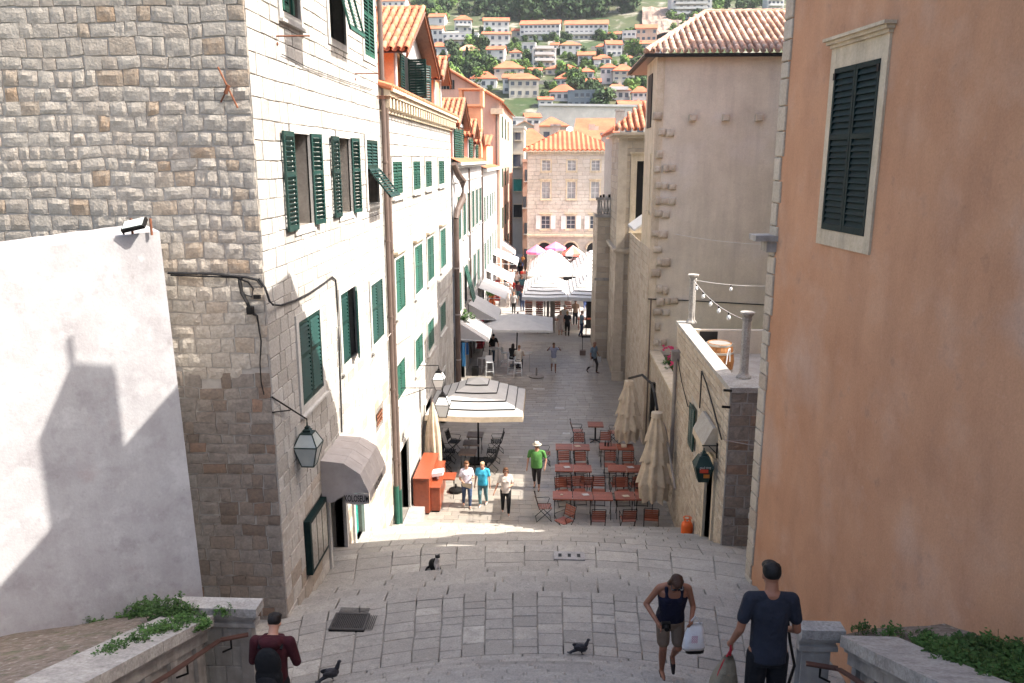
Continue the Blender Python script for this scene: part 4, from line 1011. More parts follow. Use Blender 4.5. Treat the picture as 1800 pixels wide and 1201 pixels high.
# ------------------------------------------------------------------ tall grey rendered house
H = thing('rendered_house', 'tall narrow grey rendered house with protruding stones and hipped tile roof', 'house', (TX, 34, 0))
hy = 31.1; hx = 3.95
PH = Plane((0, hy, 0), (1, 0, 0), (0, -1, 0)); fixflip(PH); PS = Plane((hx, 0, 0), (0, -1, 0), (-1, 0, 0)); fixflip(PS)
m = MB(); wall_back(m, PH, hx + .3, 9.2, 2, 15.1, [], out=0); obj('front_wall', m, MT['grey_plaster'], H)
m = MB(); m.box((hx, hy - .02, 0), (hx + .3, hy + .3, 15.1)); m.box((hx, hy + .3, 0), (hx + .05, 34.2, 15.1)); hw_ = obj('side_wall', m, MT['trim'], H)
m = MB(); m.box((hx - .06, hy + .5, 9.3), (hx, hy + 1.9, 9.4)); m.box((hx - .03, hy + .7, 9.4), (hx, hy + 1.7, 11.6)); obj('side_moulding', m, MT['trim'], H)
m = MB(); PS.box(m, -33.4, -32.2, 12.6, 14.6, .0, .04); obj('side_window', m, MT['dark'], H)
pz = Pieces(H, 'side_stone', 'side_stones', MT['ashlar_warm'], 120, 8); stone_face(pz, PS, -34.2, -31.1, 0, 8, [], (.2, .34), (.3, .7), gap=.007, bev=.01, jit=.01, depth=.02, proud=.02); pz.done()
prot = [(1155, 232, 3), (1163, 272, 1), (1160, 297, 3), (1160, 328, 3), (1160, 353, 3), (1160, 377, 2), (1158, 410, 2), (1160, 437, 1), (1162, 460, 2), (1158, 478, 1), (1162, 509, 2), (1162, 530, 3), (1160, 550, 2), (1158, 575, 1), (1158, 602, 2), (1158, 205, 1)]
for (px, py, k) in prot:
    for q in range(k):
        p = aty(px - 4 + q * 13 + R.uniform(-2, 2), py + R.uniform(-2, 2), hy); m = MB(); w, h = R.uniform(.10, .19), R.uniform(.11, .17)
        if p.x < hx + .02: continue
        m.rock([V((p.x - w, hy - .11, p.z - h)), V((p.x + w, hy - .11, p.z - h)), V((p.x + w, hy - .11, p.z + h)), V((p.x - w, hy - .11, p.z + h))], (0, -1, 0), .13, .05, R.random(), 4, 4, R.random() * 9)
        obj('protruding_stone', m, MT['ashlar_warm'], H, smooth=True)
for (px, py) in ((1217, 207), (1275, 207), (1333, 207)):
    p = aty(px, py, hy); m = MB(); m.slab([V((p.x - .13, hy - .22, p.z - .13)), V((p.x + .13, hy - .22, p.z - .13)), V((p.x + .12, hy - .22, p.z + .12)), V((p.x - .12, hy - .22, p.z + .12))], (0, -1, 0), .24, .03, .2); obj('corbel_stone', m, MT['ashlar_warm'], H)
# roof (hipped), eave along the front
e0, e1 = V((hx - .45, hy - .35, 15.15)), V((9.6, hy - .35, 15.15)); r0, r1 = V((6.25, hy + 3.6, 17.1)), V((9.6, hy + 3.6, 17.1))
tile_roof(H, e0, e1, r0 + V((0, 0, 0)), r1, .25, .42, 'old_tile', 260)
f0 = V((hx - .45, hy + 7, 15.15)); 
ridge_roof('roof_slope', H, f0, e0, r0 + V((0, 0, 0)), r0, 'old_tile', .25, .05)
m = MB()
for i in range(14): a = e0.lerp(r0, i / 14); b_ = e0.lerp(r0, (i + 1) / 14); m.tube([a + V((0, 0, .06)), b_ + V((0, 0, .1))], [.13, .11], 8, R.random())
for i in range(9): a = r0.lerp(r1, i / 9); b_ = r0.lerp(r1, (i + 1) / 9); m.tube([a + V((0, 0, .06)), b_ + V((0, 0, .1))], [.14, .12], 8, R.random())
obj('ridge_tiles', m, MT['old_tile'], H, kind='stuff')
m = MB(); m.box((hx - .5, hy - .42, 15.02), (9.6, hy - .30, 15.14)); m.box((hx - .5, hy - .30, 15.02), (hx - .38, hy + 6, 15.14)); obj('gutter', m, MT['iron'], H)
m = MB(); m.box((hx - .45, hy - .35, 15.10), (9.4, hy + 7, 15.13)); obj('eave_boards', m, MT['wood_brown'], H)
# low wall running on to the church, with a white tin canopy
LW = thing('garden_wall', 'rough stained side wall between grey house and church, under a white tin canopy', 'wall', (TX, 37, 0))
PL = Plane((4.12, 0, 0), (0, -1, 0), (-1, 0, 0)); fixflip(PL)
m = MB(); wall_back(m, PL, -40.8, -34.2, 0, 7.8, []); obj('wall_body', m, MT['mortar_light'], LW)
pz = Pieces(LW, 'wall_stone', 'wall_stones', MT['ashlar_warm'], 150, 8); stone_face(pz, PL, -40.78, -34.2, 0, 7.8, [], (.2, .34), (.3, .7), gap=.008, bev=.012, jit=.012, depth=.04); pz.done()
m = MB(); m.add([(3.9, 36.5, 8.3), (3.9, 39.5, 8.3), (5.4, 39.5, 9.4), (5.4, 36.5, 9.4), (3.9, 36.5, 8.2), (3.9, 39.5, 8.2), (5.4, 36.5, 9.3)], [(0, 1, 2, 3), (4, 0, 3, 6), (4, 5, 1, 0)]); obj('canopy', m, MT['canvas_white'], LW)
# ------------------------------------------------------------------ church
K = thing('church', 'honey stone church flank with tall dark window, corner pilasters and tiled eave', 'church', (4, 41, 0))
kx = 3.5; ky = 40.8
PK = Plane((0, ky, 0), (1, 0, 0), (0, -1, 0)); fixflip(PK); PKs = Plane((kx, 0, 0), (0, -1, 0), (-1, 0, 0)); fixflip(PKs)
kh = (4.38, 4.95, 8.1, 11.3)
m = MB(); wall_back(m, PK, kx, 8, 0, 12.6, [kh, (4.2, 4.8, 4.9, 6.4)]); wall_back(m, PKs, -52, -ky, 0, 12.6, []); obj('wall', m, MT['mortar_light'], K)
pz = Pieces(K, 'wall_stone', 'wall_stones', MT['church'], 300, 9)
stone_face(pz, PK, kx + .02, 6.2, 0, 12.5, [grow(kh, .3), (4.1, 4.9, 4.8, 6.5)], (.3, .36), (.4, .8), gap=.010, bev=.014, depth=.03)
stone_face(pz, PKs, -46, -ky, 0, 12.5, [], (.3, .36), (.4, .8), gap=.010, bev=.014, depth=.03); pz.done()
window(K, PK, *kh, mode='none', fr=.3, trim='trim', pane='dark', hood=True); window(K, PK, 4.2, 4.8, 4.9, 6.4, mode='none', fr=.12, trim='trim', pane='dark')
m = MB(); PK.box(m, kx - .12, 6.5, 6.72, 6.80, 0, .12); PK.box(m, kx - .18, 6.5, 6.8, 6.95, 0, .2); PK.box(m, kx - .2, 6.5, 12.4, 12.55, 0, .25); PK.box(m, kx - .35, 6.5, 12.55, 12.68, 0, .42); PK.box(m, kx - .06, kx + .38, 0, 12.4, .0, .07); PK.box(m, kx - .1, kx + .5, 0, .5, .07, .12)
m.box((kx - .2, ky, 6.8), (kx, 46, 6.95)); m.box((kx - .35, ky, 12.55), (kx, 46, 12.68)); obj('pilaster_and_cornice', m, MT['church'], K)
e0, e1 = V((kx - .4, ky - .45, 12.75)), V((8, ky - .45, 12.75)); tile_roof(K, e0, e1, V((5.6, ky + 3.6, 14.6)), V((8, ky + 3.6, 14.6)), .30, .5, 'terracotta', 70)
ridge_roof('roof_slope', K, V((kx - .4, ky + 8, 12.75)), e0, V((5.6, ky + 3.6, 14.6)), V((5.6, ky + 3.6, 14.6)), 'roof_far')
Q = thing('church_porch', 'square stone porch with balustraded balcony on top, beyond the church corner', 'porch', (3.2, 46, 0))
qx0, qx1, qy = 2.78, 3.5, 45.6
PQ = Plane((0, qy, 0), (1, 0, 0), (0, -1, 0)); fixflip(PQ); PQs = Plane((qx0, 0, 0), (0, -1, 0), (-1, 0, 0)); fixflip(PQs)
m = MB(); wall_back(m, PQ, qx0, qx1, 0, 8.2, []); wall_back(m, PQs, -50, -qy, 0, 8.2, []); obj('wall', m, MT['mortar_light'], Q)
pz = Pieces(Q, 'wall_stone', 'wall_stones', MT['church'], 200, 9); stone_face(pz, PQ, qx0, qx1, 0, 8.2, [], (.34, .42), (.4, .72), gap=.011, bev=.014, depth=.03); stone_face(pz, PQs, -50, -qy, 0, 8.2, [], (.34, .42), (.4, .72), gap=.011, bev=.014, depth=.03); pz.done()
m = MB(); PQ.box(m, qx0 - .1, qx1, 4.6, 4.75, 0, .12); PQ.box(m, qx0 - .15, qx1, 8.2, 8.38, -.5, .2); PQ.box(m, qx0 - .12, qx1, 9.15, 9.3, -.1, .15); obj('cornice', m, MT['trim_grey'], Q)
for i in range(5):
    x = qx0 + .02 + i * .17; m = MB(); m.lathe([(.05, 8.38), (.07, 8.5), (.085, 8.62), (.05, 8.8), (.04, 8.95), (.06, 9.1), (.05, 9.15)], (x, qy - .05, 0), 8); obj('baluster', m, MT['trim_grey'], Q, smooth=True)
m = MB(); m.box((qx0 + .0, qy - .1, 8.38), (qx0 + .12, qy + .1, 9.15)); obj('pedestal', m, MT['trim_grey'], Q)
for i in range(4):
    t = MB(); x = qx0 + .15 + i * .16; t.box((x - .06, qy - .02, 9.3), (x + .06, qy + .1, 9.42 + .05 * (i % 2))); setp(obj('planter_box', t, MT['iron' if i < 2 or i == 3 else 'canvas_white']), ['small dark box on the balcony rail above the church porch, nearest the street', 'dark trough on the balcony rail beside the nearest box', 'little white pot on the balcony rail', 'black box at the inner end of the balcony rail'][i], 'planter', 'boxes on the church balcony')
# ------------------------------------------------------------------ unseen house mass added behind the orange one, outlined to shade the street
NH = thing('neighbour_house', 'steep roofed neighbour house standing behind the orange building', 'house', (10.5, 18, 0))
x0 = 9.0; pr = [(15.14, 5), (31.0, 5), (31.0, 19.6), (26.7, 19.6), (26.7, 10.6), (21.2, 10.6), (19.6, 9.6), (15.14, 16.8)]
m = MB(); m.add([(x0, y, z) for y, z in pr] + [(16, y, z) for y, z in pr], [tuple(range(8)), tuple(range(15, 7, -1))] + [(i, (i + 1) % 8, 8 + (i + 1) % 8, 8 + i) for i in (0, 1, 3, 7)]); obj('wall', m, MT['grey_plaster'], NH)
m = MB(); m.quad((x0 - .1, 19.6, 9.65), (x0 - .1, 15.14, 16.85), (16, 15.14, 16.85), (16, 19.6, 9.65)); m.quad((x0 - .1, 21.2, 10.65), (x0 - .1, 26.7, 10.65), (16, 26.7, 10.65), (16, 21.2, 10.65)); m.quad((x0 - .1, 19.6, 9.65), (x0 - .1, 21.2, 10.65), (16, 21.2, 10.65), (16, 19.6, 9.65)); m.quad((x0 - .1, 26.6, 19.65), (x0 - .1, 31.1, 19.65), (16, 31.1, 19.65), (16, 26.6, 19.65)); obj('roof', m, MT['roof_far'], NH)
# ------------------------------------------------------------------ stair parapets and handrails
def sweep_box(mb, path, w, z0, z1, side=1):
    """box section swept along a 3d path: width w to the given side (x), from path.z+z0 to path.z+z1"""
    vs = []
    for (x, y, z) in path: vs += [(x, y, z + z0), (x + w * side, y, z + z0), (x + w * side, y, z + z1), (x, y, z + z1)]
    n = len(path); fs = []
    for i in range(n - 1):
        for k in range(4): fs.append((4 * i + k, 4 * i + (k + 1) % 4, 4 * i + 4 + (k + 1) % 4, 4 * i + 4 + k))
    fs += [(0, 3, 2, 1), (4 * n - 4, 4 * n - 3, 4 * n - 2, 4 * n - 1)]
    mb.add(vs, fs)
def parapet(name, label, face, side, endz):
    """face: list of (x, y, z_top) along the inner face, from far to near"""
    t = thing(name, label, 'parapet', (face[0][0], face[0][1], face[0][2] - 1.7))
    def off(d, dz): return [(x - side * d, y, z + dz) for x, y, z in face]
    for i in range(len(face) - 1):
        a, b = face[i], face[i + 1]; seg = [a, b]
        L = math.dist(a, b); k = max(1, round(L / 1.1))
        for q in range(k):
            p0 = [a[j] + (b[j] - a[j]) * q / k for j in range(3)]; p1 = [a[j] + (b[j] - a[j]) * (q + .992) / k for j in range(3)]
            m = MB(); sweep_box(m, [(p0[0] - side * .10, p0[1], p0[2]), (p1[0] - side * .10, p1[1], p1[2])], .62, -.14, 0, side); obj('capping_stone', m, MT['cap_grey'], t)
            m = MB(); sweep_box(m, [(p0[0] - side * .05, p0[1], p0[2]), (p1[0] - side * .05, p1[1], p1[2])], .5, -.20, -.142, side); sweep_box(m, [(p0[0], p0[1], p0[2]), (p1[0], p1[1], p1[2])], .45, -.36, -.202, side); obj('moulding', m, MT['trim_grey'], t)
        m = MB(); sweep_box(m, [(a[0] + side * .06, a[1], a[2]), (b[0] + side * .06, b[1], b[2])], .4, -2.6, -.362, side); obj('wall_body', m, MT['trim_grey'], t)
        kk = max(1, round(L / .62))
        for q in range(kk):
            p = [a[j] + (b[j] - a[j]) * (q + .25) / kk for j in range(3)]; p1 = [a[j] + (b[j] - a[j]) * (q + .50) / kk for j in range(3)]
            m = MB(); sweep_box(m, [(p[0] + side * .01, p[1], p[2]), (p1[0] + side * .01, p1[1], p1[2])], .05, -1.75, -.37, side); obj('pilaster', m, MT['trim_grey'], t)
    return t
LPf = [(-4.3, 8.9, 5.75), (-4.28, 7.6, 6.24), (-4.25, 6.1, 6.80), (-4.2, 4.6, 7.35), (-4.15, 3.0, 8.0)]
lp = parapet('stair_parapet', 'left weathered stone stair parapet grown with weeds below the white wall', LPf, -1, 0)
RPf = [(3.42, 8.12, 6.2), (3.41, 7.2, 6.6), (3.40, 6.2, 7.05), (3.4, 4.8, 7.7), (3.4, 3.2, 8.5)]
rp = parapet('stair_parapet', 'right weathered stone stair parapet below the orange wall', RPf, 1, 0)
for (p, xa, xb, ya, z, dp) in ((lp, -4.9, -3.71, 9.06, 5.75, .27), (rp, 2.92, 3.41, 8.2, 6.2, .2)):
    m = MB(); m.box((xa, ya, z - .12), (xb, ya + dp, z)); obj('capping_stone', m, MT['cap_grey'], p)
    m = MB(); m.box((xa, ya + .03, z - .17), (xb - .03, ya + dp - .02, z - .122)); m.box((xa, ya + .08, z - .24), (xb - .08, ya + dp - .04, z - .172)); m.box((xa, ya + .05, z - .30), (xb - .05, ya + dp - .03, z - .242)); obj('moulding', m, MT['trim_grey'], p)
    m = MB(); m.box((xa, ya + .12, z - 3), (xb - .12, ya + dp - .03, z - .302)); obj('end_pier', m, MT['trim_grey'], p)
    w = .16
    for (x0_, x1_) in ((xb - .12 - w, xb - .12), (xa + .05, xa + .05 + w)): m = MB(); m.box((x0_, ya + .08, z - 1.7), (x1_, ya + .118, z - .305)); obj('pilaster', m, MT['trim_grey'], p)
    nn = 3; cw_ = (xb - .12 - w - xa - .05 - w) / nn
    for r_ in range(4):
        for q in range(nn):
            x0_ = xa + .05 + w + q * cw_ + (.1 if r_ % 2 and q else 0); x1_ = xa + .05 + w + (q + 1) * cw_ + (.1 if r_ % 2 and q < nn - 1 else 0); z1_ = z - .32 - r_ * .3
            m = MB(); m.slab([V((x0_ + .006, ya + .105, z1_ - .29)), V((x1_ - .006, ya + .105, z1_ - .29)), V((x1_ - .006, ya + .105, z1_)), V((x0_ + .006, ya + .105, z1_))], (0, -1, 0), .03, .008); obj('panel_stone', m, MT['trim_grey'], p)
# planted strips behind the parapets
def strip(name, pts, label):
    m = MB(); n = 30; k = 6; vs = []
    for i in range(n + 1):
        t = i / n * (len(pts) - 1); q = min(int(t), len(pts) - 2); f = t - q
        a = V(pts[q][0]).lerp(V(pts[q + 1][0]), f); b = V(pts[q][1]).lerp(V(pts[q + 1][1]), f)
        for j in range(k + 1): p = a.lerp(b, j / k); p.z += .04 * noise.noise(p * 2.5) ; vs.append(p)
    m.add(vs, [(i * (k + 1) + j, i * (k + 1) + j + 1, (i + 1) * (k + 1) + j + 1, (i + 1) * (k + 1) + j) for i in range(n) for j in range(k)])
    return setp(obj(name, m, MT['soil'], smooth=True), kind='structure')
strip('soil_bed', [((-4.3, 9.35, 5.68), (-5.2, 10.54, 4.88)), ((-4.9, 8.9, 5.70), (-5.9, 10.08, 4.98)), ((-4.88, 7.6, 6.18), (-6.8, 9.45, 5.14)), ((-4.85, 6.1, 6.74), (-8.0, 8.65, 5.32)), ((-4.8, 3.0, 7.9), (-9.6, 7.5, 5.65))], '')
strip('soil_bed', [((3.45, 8.45, 6.0), (4.78, 8.75, 6.0)), ((3.9, 8.12, 6.14), (5.0, 8.3, 6.15)), ((3.92, 7.2, 6.54), (5.1, 7.2, 6.5)), ((3.9, 6.2, 7.0), (5.2, 6.2, 6.9)), ((3.9, 4.8, 7.62), (5.4, 4.8, 7.5)), ((3.9, 3.0, 8.5), (5.6, 3, 8.3))], '')
m = MB(); m.box((3.4, 9.7, 2.6), (4.7, 14.8, 3.1)); 
# weeds: one mesh of blades and leaves per clump
def weed_mesh(h, r, n, leaf=.035, seed=0, dry=0):
    rr = random.Random(seed); m = MB()
    for i in range(n):
        a = rr.uniform(0, 2 * PI); d = r * math.sqrt(rr.random()); b = V((d * math.cos(a), d * math.sin(a), 0)); hh = h * rr.uniform(.4, 1) * (1 - .5 * d / r)
        tip = b + V((rr.uniform(-.3, .3) * hh, rr.uniform(-.3, .3) * hh, hh)); m.tube([b, (b + tip) / 2 + V((rr.uniform(-.01, .01), 0, 0)), tip], .0025, 3, mi=0, cap=False)
        for q in range(int(4 + hh * 18)):
            p = b.lerp(tip, rr.uniform(.15, 1)); an = rr.uniform(0, 2 * PI); L = leaf * rr.uniform(.6, 1.4); dr = V((math.cos(an), math.sin(an), rr.uniform(-.2, .7))).normalized(); sd_ = dr.cross(V((0, 0, 1))).normalized() * L * .35
            m.add([p, p + dr * L * .5 + sd_, p + dr * L, p + dr * L * .5 - sd_], [(0, 1, 2, 3)], rr.random())
    return m
wm = {}
def weeds(pts, label, group, cat='plant', name='weed_clump'):
    for (x, y, z, h, r, n, lf) in pts:
        key = (round(h, 2), round(r, 2), n)
        if key not in wm: wm[key] = weed_mesh(h, r, n, lf, len(wm)).mesh('weed', MT['leaf'])
        o = bpy.data.objects.new(name, wm[key]); COL.objects.link(o); o.location = (x, y, z); o.rotation_euler = (0, 0, R.uniform(0, 6)); o.scale = [R.uniform(.8, 1.15)] * 3
        setp(o, label, cat, group)
def on_left(px, py): 
    p = atz(px, py, 5.6)
    for _ in range(6):
        zz = 5.72 if p.y > 8.9 else 5.72 + (8.9 - p.y) * .375
        zz = zz - min(1, max(0, (-4.85 - p.x)) / (1.0 + max(0, 8.9 - p.y) * .75)) * (.75 + max(0, 8.9 - p.y) * .22); p = atz(px, py, zz)
    return p
L_ = []
for (px, py, h, r, n) in ((240, 1072, .34, .24, 70), (262, 1068, .40, .28, 80), (290, 1066, .40, .28, 80), (316, 1072, .32, .22, 60), (160, 1090, .32, .20, 60), (180, 1094, .28, .20, 60), (50, 1108, .24, .16, 40), (92, 1104, .18, .1, 20), (15, 1112, .2, .12, 26)):
    p = on_left(px, py + 14); L_.append((p.x, p.y, p.z - .03, h, r, n, .05))
weeds(L_, 'taller leafy weed clump growing against the foot of the white wall', 'weeds along the white wall')
L_ = []
for i in range(46):
    t = i / 45; px = 60 + 300 * t + R.uniform(-12, 12); py = 1185 - 95 * t + R.uniform(-8, 10); p = on_left(px, py); L_.append((p.x, p.y, p.z - .02, R.choice([.10, .16]), R.choice([.12, .18]), 46, .034))
for (px, py) in ((20, 1150), (110, 1120), (140, 1128), (180, 1125), (30, 1130), (90, 1160), (50, 1172), (250, 1095), (280, 1088), (330, 1078), (75, 1135), (60, 1150), (225, 1100), (395, 1075), (210, 1112), (100, 1138)): p = on_left(px, py); L_.append((p.x, p.y, p.z - .02, .16, .16, 40, .035))
weeds(L_, 'low green weed tuft on the capping of the left stair parapet', 'weed tufts on the left parapet')
L_ = []
for i in range(90):
    y = R.uniform(4.4, 7.9); x = R.uniform(3.95, 5.05); z = 6.15 + (8.1 - y) * .45
    L_.append((x, y, z - .02, R.choice([.16, .22]), .2, 48, .045))
for (x, y, z) in ((4.0, 8.3, 6.08), (4.3, 8.2, 6.12), (3.7, 8.4, 6.05)): L_.append((x, y, z, .16, .16, 40, .035))
weeds(L_, 'dark green leafy ground weed behind the right stair parapet', 'weeds behind the right parapet')
dd = V((4.15, 6.2, 7.0)); m = MB(); m.tube([dd, dd + V((.02, 0, .16)), dd + V((.01, .01, .34))], .004, 5); dl = thing('dandelion', 'white dandelion clock standing over the weeds behind the right parapet', 'flower', dd); obj('stalk', m, MT['leaf'], dl)
m = MB()
for i in range(120):
    a, b_ = R.uniform(0, 2 * PI), math.acos(R.uniform(-1, 1)); v = V((math.sin(b_) * math.cos(a), math.sin(b_) * math.sin(a), math.cos(b_))); c = dd + V((.01, .01, .36)); m.tube([c + v * .005, c + v * .032], .0012, 3, cap=False)
obj('seed_head', m, MT['white_frame'], dl, kind='stuff')
# handrails
def rail(label, pts, parts, r=.022):
    t = thing('handrail', label, 'handrail', pts[0]); m = MB()
    for i in range(len(pts) - 1): a, b = V(pts[i]), V(pts[i + 1]); d = (b - a); m.obox((a + b) / 2, d / 2, d.cross(V((0, 0, 1))).normalized() * .035, V((0, 0, .012)))
    obj('rail_bar', m, MT['rail_brown'], t)
    for (p, dx) in parts: m = MB(); p = V(p); m.tube([p + V((0, 0, -.01)), p + V((0, 0, -.14)), p + V((dx, 0, -.20))], .013, 6); obj('bracket', m, MT['iron'], t)
rail('brown metal handrail bracketed to the left stair parapet', [(-3.8, 8.98, 5.44), (-4.12, 8.86, 5.43), (-4.14, 7.6, 5.84), (-4.1, 6.1, 6.42), (-4.0, 4.0, 7.25)], [((-4.0, 8.9, 5.43), -.12), ((-4.14, 8.0, 5.70), -.14), ((-4.12, 6.8, 6.15), -.14), ((-4.08, 5.8, 6.53), -.14)])
rail('brown metal handrail bracketed to the right stair parapet', [(2.95, 8.08, 5.86), (3.28, 8.0, 5.86), (3.28, 6.9, 6.33), (3.26, 5.6, 6.93), (3.25, 4.0, 7.7)], [((3.1, 8.04, 5.86), .12), ((3.28, 7.5, 6.07), .14), ((3.27, 6.4, 6.56), .14), ((3.26, 5.4, 7.02), .14)])
# ------------------------------------------------------------------ cables
def cable(pts, r=.012, mat='cable', label='', name='cable'):
    m = MB(); m.tube(pts, r, 6); return setp(obj(name, m, MT[mat]), label, 'cable')
def onE(px, py, o=.06): return aty(px, py, 12.2 - o)
def onA(px, py, o=.03): return atx(px, py, FX + o)
cb = thing('cable_bundle', 'black cable bundle with loops crossing the corner of the tall stone house', 'cable', onE(440, 500))
m = MB(); m.tube([onE(295, 480), onE(330, 481), onE(370, 481), onE(405, 485), onE(432, 487), onE(452, 492), onE(462, 505)], .022, 6); obj('main_run', m, MT['cable'], cb)
m = MB(); m.tube([onE(300, 484), onE(360, 486), onE(415, 488), onE(436, 496), onE(445, 508), onE(443, 522), onE(430, 518), onE(421, 505), onE(420, 492), onE(430, 487)], .014, 6); obj('loop', m, MT['cable'], cb)
m = MB(); m.tube([onE(421, 492), onE(425, 515), onE(436, 535), onE(440, 548), onE(452, 556), onE(455, 575), onE(459, 600), onE(457, 640), onE(459, 672), onE(464, 694)], [.028, .028, .026, .03, .018, .012, .012, .01, .01, .01], 6); obj('drop_cable', m, MT['cable'], cb)
m = MB(); m.tube([onE(455, 490), onE(466, 506), onE(474, 530), onE(480, 536, .09), onA(494, 537), onA(520, 528), onA(545, 515), onA(570, 498), onA(584, 487), onA(590, 492), onA(593, 540), onA(596, 600), onA(599, 690), onA(601, 760)], .018, 6); obj('street_run', m, MT['cable'], cb)
m = MB(); c = onE(440, 546, .1); m.obox(c, (.05, 0, 0), (0, .04, 0), (0, 0, .06)); c = onE(452, 522, .1); m.obox(c, (.05, 0, 0), (0, .03, 0), (0, 0, .03)); obj('junction', m, MT['iron'], cb)
cable([onA(600, 700), onA(625, 675), onA(650, 645), onA(676, 600, .16), onA(700, 570)], .010, 'cable_grey', 'thin grey cable sagging between the lower windows of the tall stone house')
cable([onA(690, 610), onA(720, 590), onA(750, 560), onA(775, 520), onA(793, 500)], .018, 'cable_grey', 'grey cable rising along the whitewashed house front above its lowest windows')
cable([onA(495, 95), onA(540, 118), onA(600, 140), onA(655, 158)], .008, 'cable', 'thin wire strung below the top windows of the tall stone house')
cable([(4.02, 17.28, 5.2), (4.6, 17.2, 5.12), (5.2, 17.2, 5.15)], .014, 'cable_grey', 'pale cable crossing the end wall of the terrace house')
cable([(4.04, 24.1, 5.4), (4.04, 23.2, 4.9), (4.04, 22.0, 4.5), (4.04, 21.2, 4.7)], .014, 'cable', 'black cable hanging in a bow beside the zinc downpipe')
cable([(4.04, 20.3, 5.0), (4.04, 20.3, 6.0), (4.04, 19.6, 5.85), (4.04, 18.6, 5.5), (4.04, 17.6, 5.1)], .02, 'cable', 'dark cable run stepping across the terrace house wall above its awning')
cable([(hx - .01, 31.05, 6.05), (5.5, 31.04, 6.0), (8.5, 31.04, 5.85)], .022, 'cable', 'black cable across the grey rendered house behind the terrace columns')
# lanterns
def lantern(t, c, s=1.0, metal='lantern_metal', glass='lantern_glass', n=4, rot=PI / 4):
    """tapered street lantern hanging at point c (top hook)"""
    def ring(r, z): return [V((c[0] + r * s * math.cos(rot + 2 * PI * k / n), c[1] + r * s * math.sin(rot + 2 * PI * k / n), c[2] - z * s)) for k in range(n)]
    m = MB(); m.tube([V(c), V(c) - V((0, 0, .10 * s))], .018 * s, 8); r0 = [(.03, .08), (.07, .10), (.06, .14), (.13, .17), (.11, .20), (.19, .24)]
    for i in range(len(r0) - 1):
        a, b = ring(*r0[i]), ring(*r0[i + 1])
        for k in range(n): m.add([a[k], a[(k + 1) % n], b[(k + 1) % n], b[k]], [(0, 1, 2, 3)])
    obj('cap', m, MT[metal], t)
    top, mid, bot = ring(.19, .24), ring(.37, .52), ring(.19, 1.0)
    for (a, b) in ((top, mid), (mid, bot)):
        for k in range(n): g = MB(); q = V((0, 0, 0)); g.add([a[k], a[(k + 1) % n], b[(k + 1) % n], b[k]], [(0, 1, 2, 3)]); obj('glass_pane', g, MT[glass], t)
    m = MB()
    for (a, b) in ((top, mid), (mid, bot)):
        for k in range(n): m.tube([a[k], b[k]], .014 * s, 5)
    for rg in (top, mid, bot):
        for k in range(n): m.tube([rg[k], rg[(k + 1) % n]], .016 * s, 5)
    m.add(bot, [tuple(range(n))]); obj('frame', m, MT[metal], t)
LC = (-4.25, 13.3, 6.84)
lt = thing('street_lantern', 'large verdigris street lantern with frosted panes hanging from the stone house corner', 'lantern', LC)
lantern(lt, LC, .80)
m = MB(); m.tube([onA(478, 698, .0), (LC[0], LC[1], LC[2] + .06)], .014, 6); m.tube([onA(479, 725, .0), V(onA(478, 698, .0)).lerp(V(LC), .5)], .012, 6); m.tube([(LC[0], LC[1], LC[2] + .06), LC], .01, 6); obj('bracket', m, MT['iron'], lt)
for (px, py, y, s, lb, q) in ((778, 685, 23.2, .85, 'nearer of the two white glass lanterns on the whitewashed house, over the parasol edge', 22.6), (771, 645, 26.6, .8, 'farther white glass lantern, hanging higher against the whitewashed wall', 26)):
    c = aty(px, py, y); lt = thing('street_lantern', lb, 'lantern', c); lantern(lt, c, s, 'iron', 'lantern_glass_white'); m = MB(); m.tube([(FX, y - .05, c.z + .05), (c.x, c.y, c.z + .05), c], .012, 6); m.tube([(FX, y - .05, c.z - .25), (c.x - .5, c.y, c.z + .03)], .010, 6); obj('bracket', m, MT['iron'], lt)
c = V((3.78, 18.2, 4.66)); lt = thing('shop_lantern', 'dark green shop lantern with small white lettering by the terrace house door', 'lantern', c); lantern(lt, c, .82, 'lantern_dark', 'lantern_dark')
txt = text_obj('gaud tong', .085, MT['white_frame'], lt, (c.x + .0, c.y - .26, c.z - .40), (PI / 2, 0, .1), sx=.8)
for k, cl in enumerate(((.5, .06, .03), (.45, .16, .03))):
    m = MB(); z = c.z - .50 - .14 * k; m.obox((c.x + (.05 if k else -.02), c.y - .235 + .03 * k, z), (.10 - .03 * k, 0, 0), (0, .004, 0), (0, 0, .045)); obj('coloured_pane', m, M('lantern_colour_%d' % k, cl, rough=.3, fine=0), lt)
m = MB(); m.tube([(TX, 18.2, 4.72), (c.x - .05, 18.2, 4.72)], .014, 6); m.tube([(TX, 18.2, 4.5), (c.x + .1, 18.2, 4.72)], .012, 6); m.box((TX - .03, 18.16, 4.42), (TX, 18.24, 4.78)); obj('bracket', m, MT['iron'], lt)
# floodlights on the terrace wall
for (px, py, lb) in ((1278, 687, 'upper tiny black spotlight on the terrace house wall'), (1275, 716, 'lower tiny black spotlight on the terrace house wall')):
    p = atx(px, py, TX - .1); m = MB(); m.tube([p + V((-.08, -.03, .02)), p + V((.1, 0, 0))], .03, 8); setp(obj('spotlight', m, MT['iron']), lb, 'spotlight')
cp = (5.0, 17.22); t = thing('conduit', 'thin pale conduit with a small white box on the end wall of the terrace house', 'conduit', (cp[0], cp[1], 2)); m = MB(); m.tube([(4.72, 17.2, 1.6), (4.72, 17.2, 3.9), (4.85, 17.2, 3.95)], .013, 6); obj('pipe', m, MT['cable_grey'], t); m = MB(); m.box((4.66, 17.14, 3.35), (4.78, 17.2, 3.47)); obj('box', m, MT['white_frame'], t)
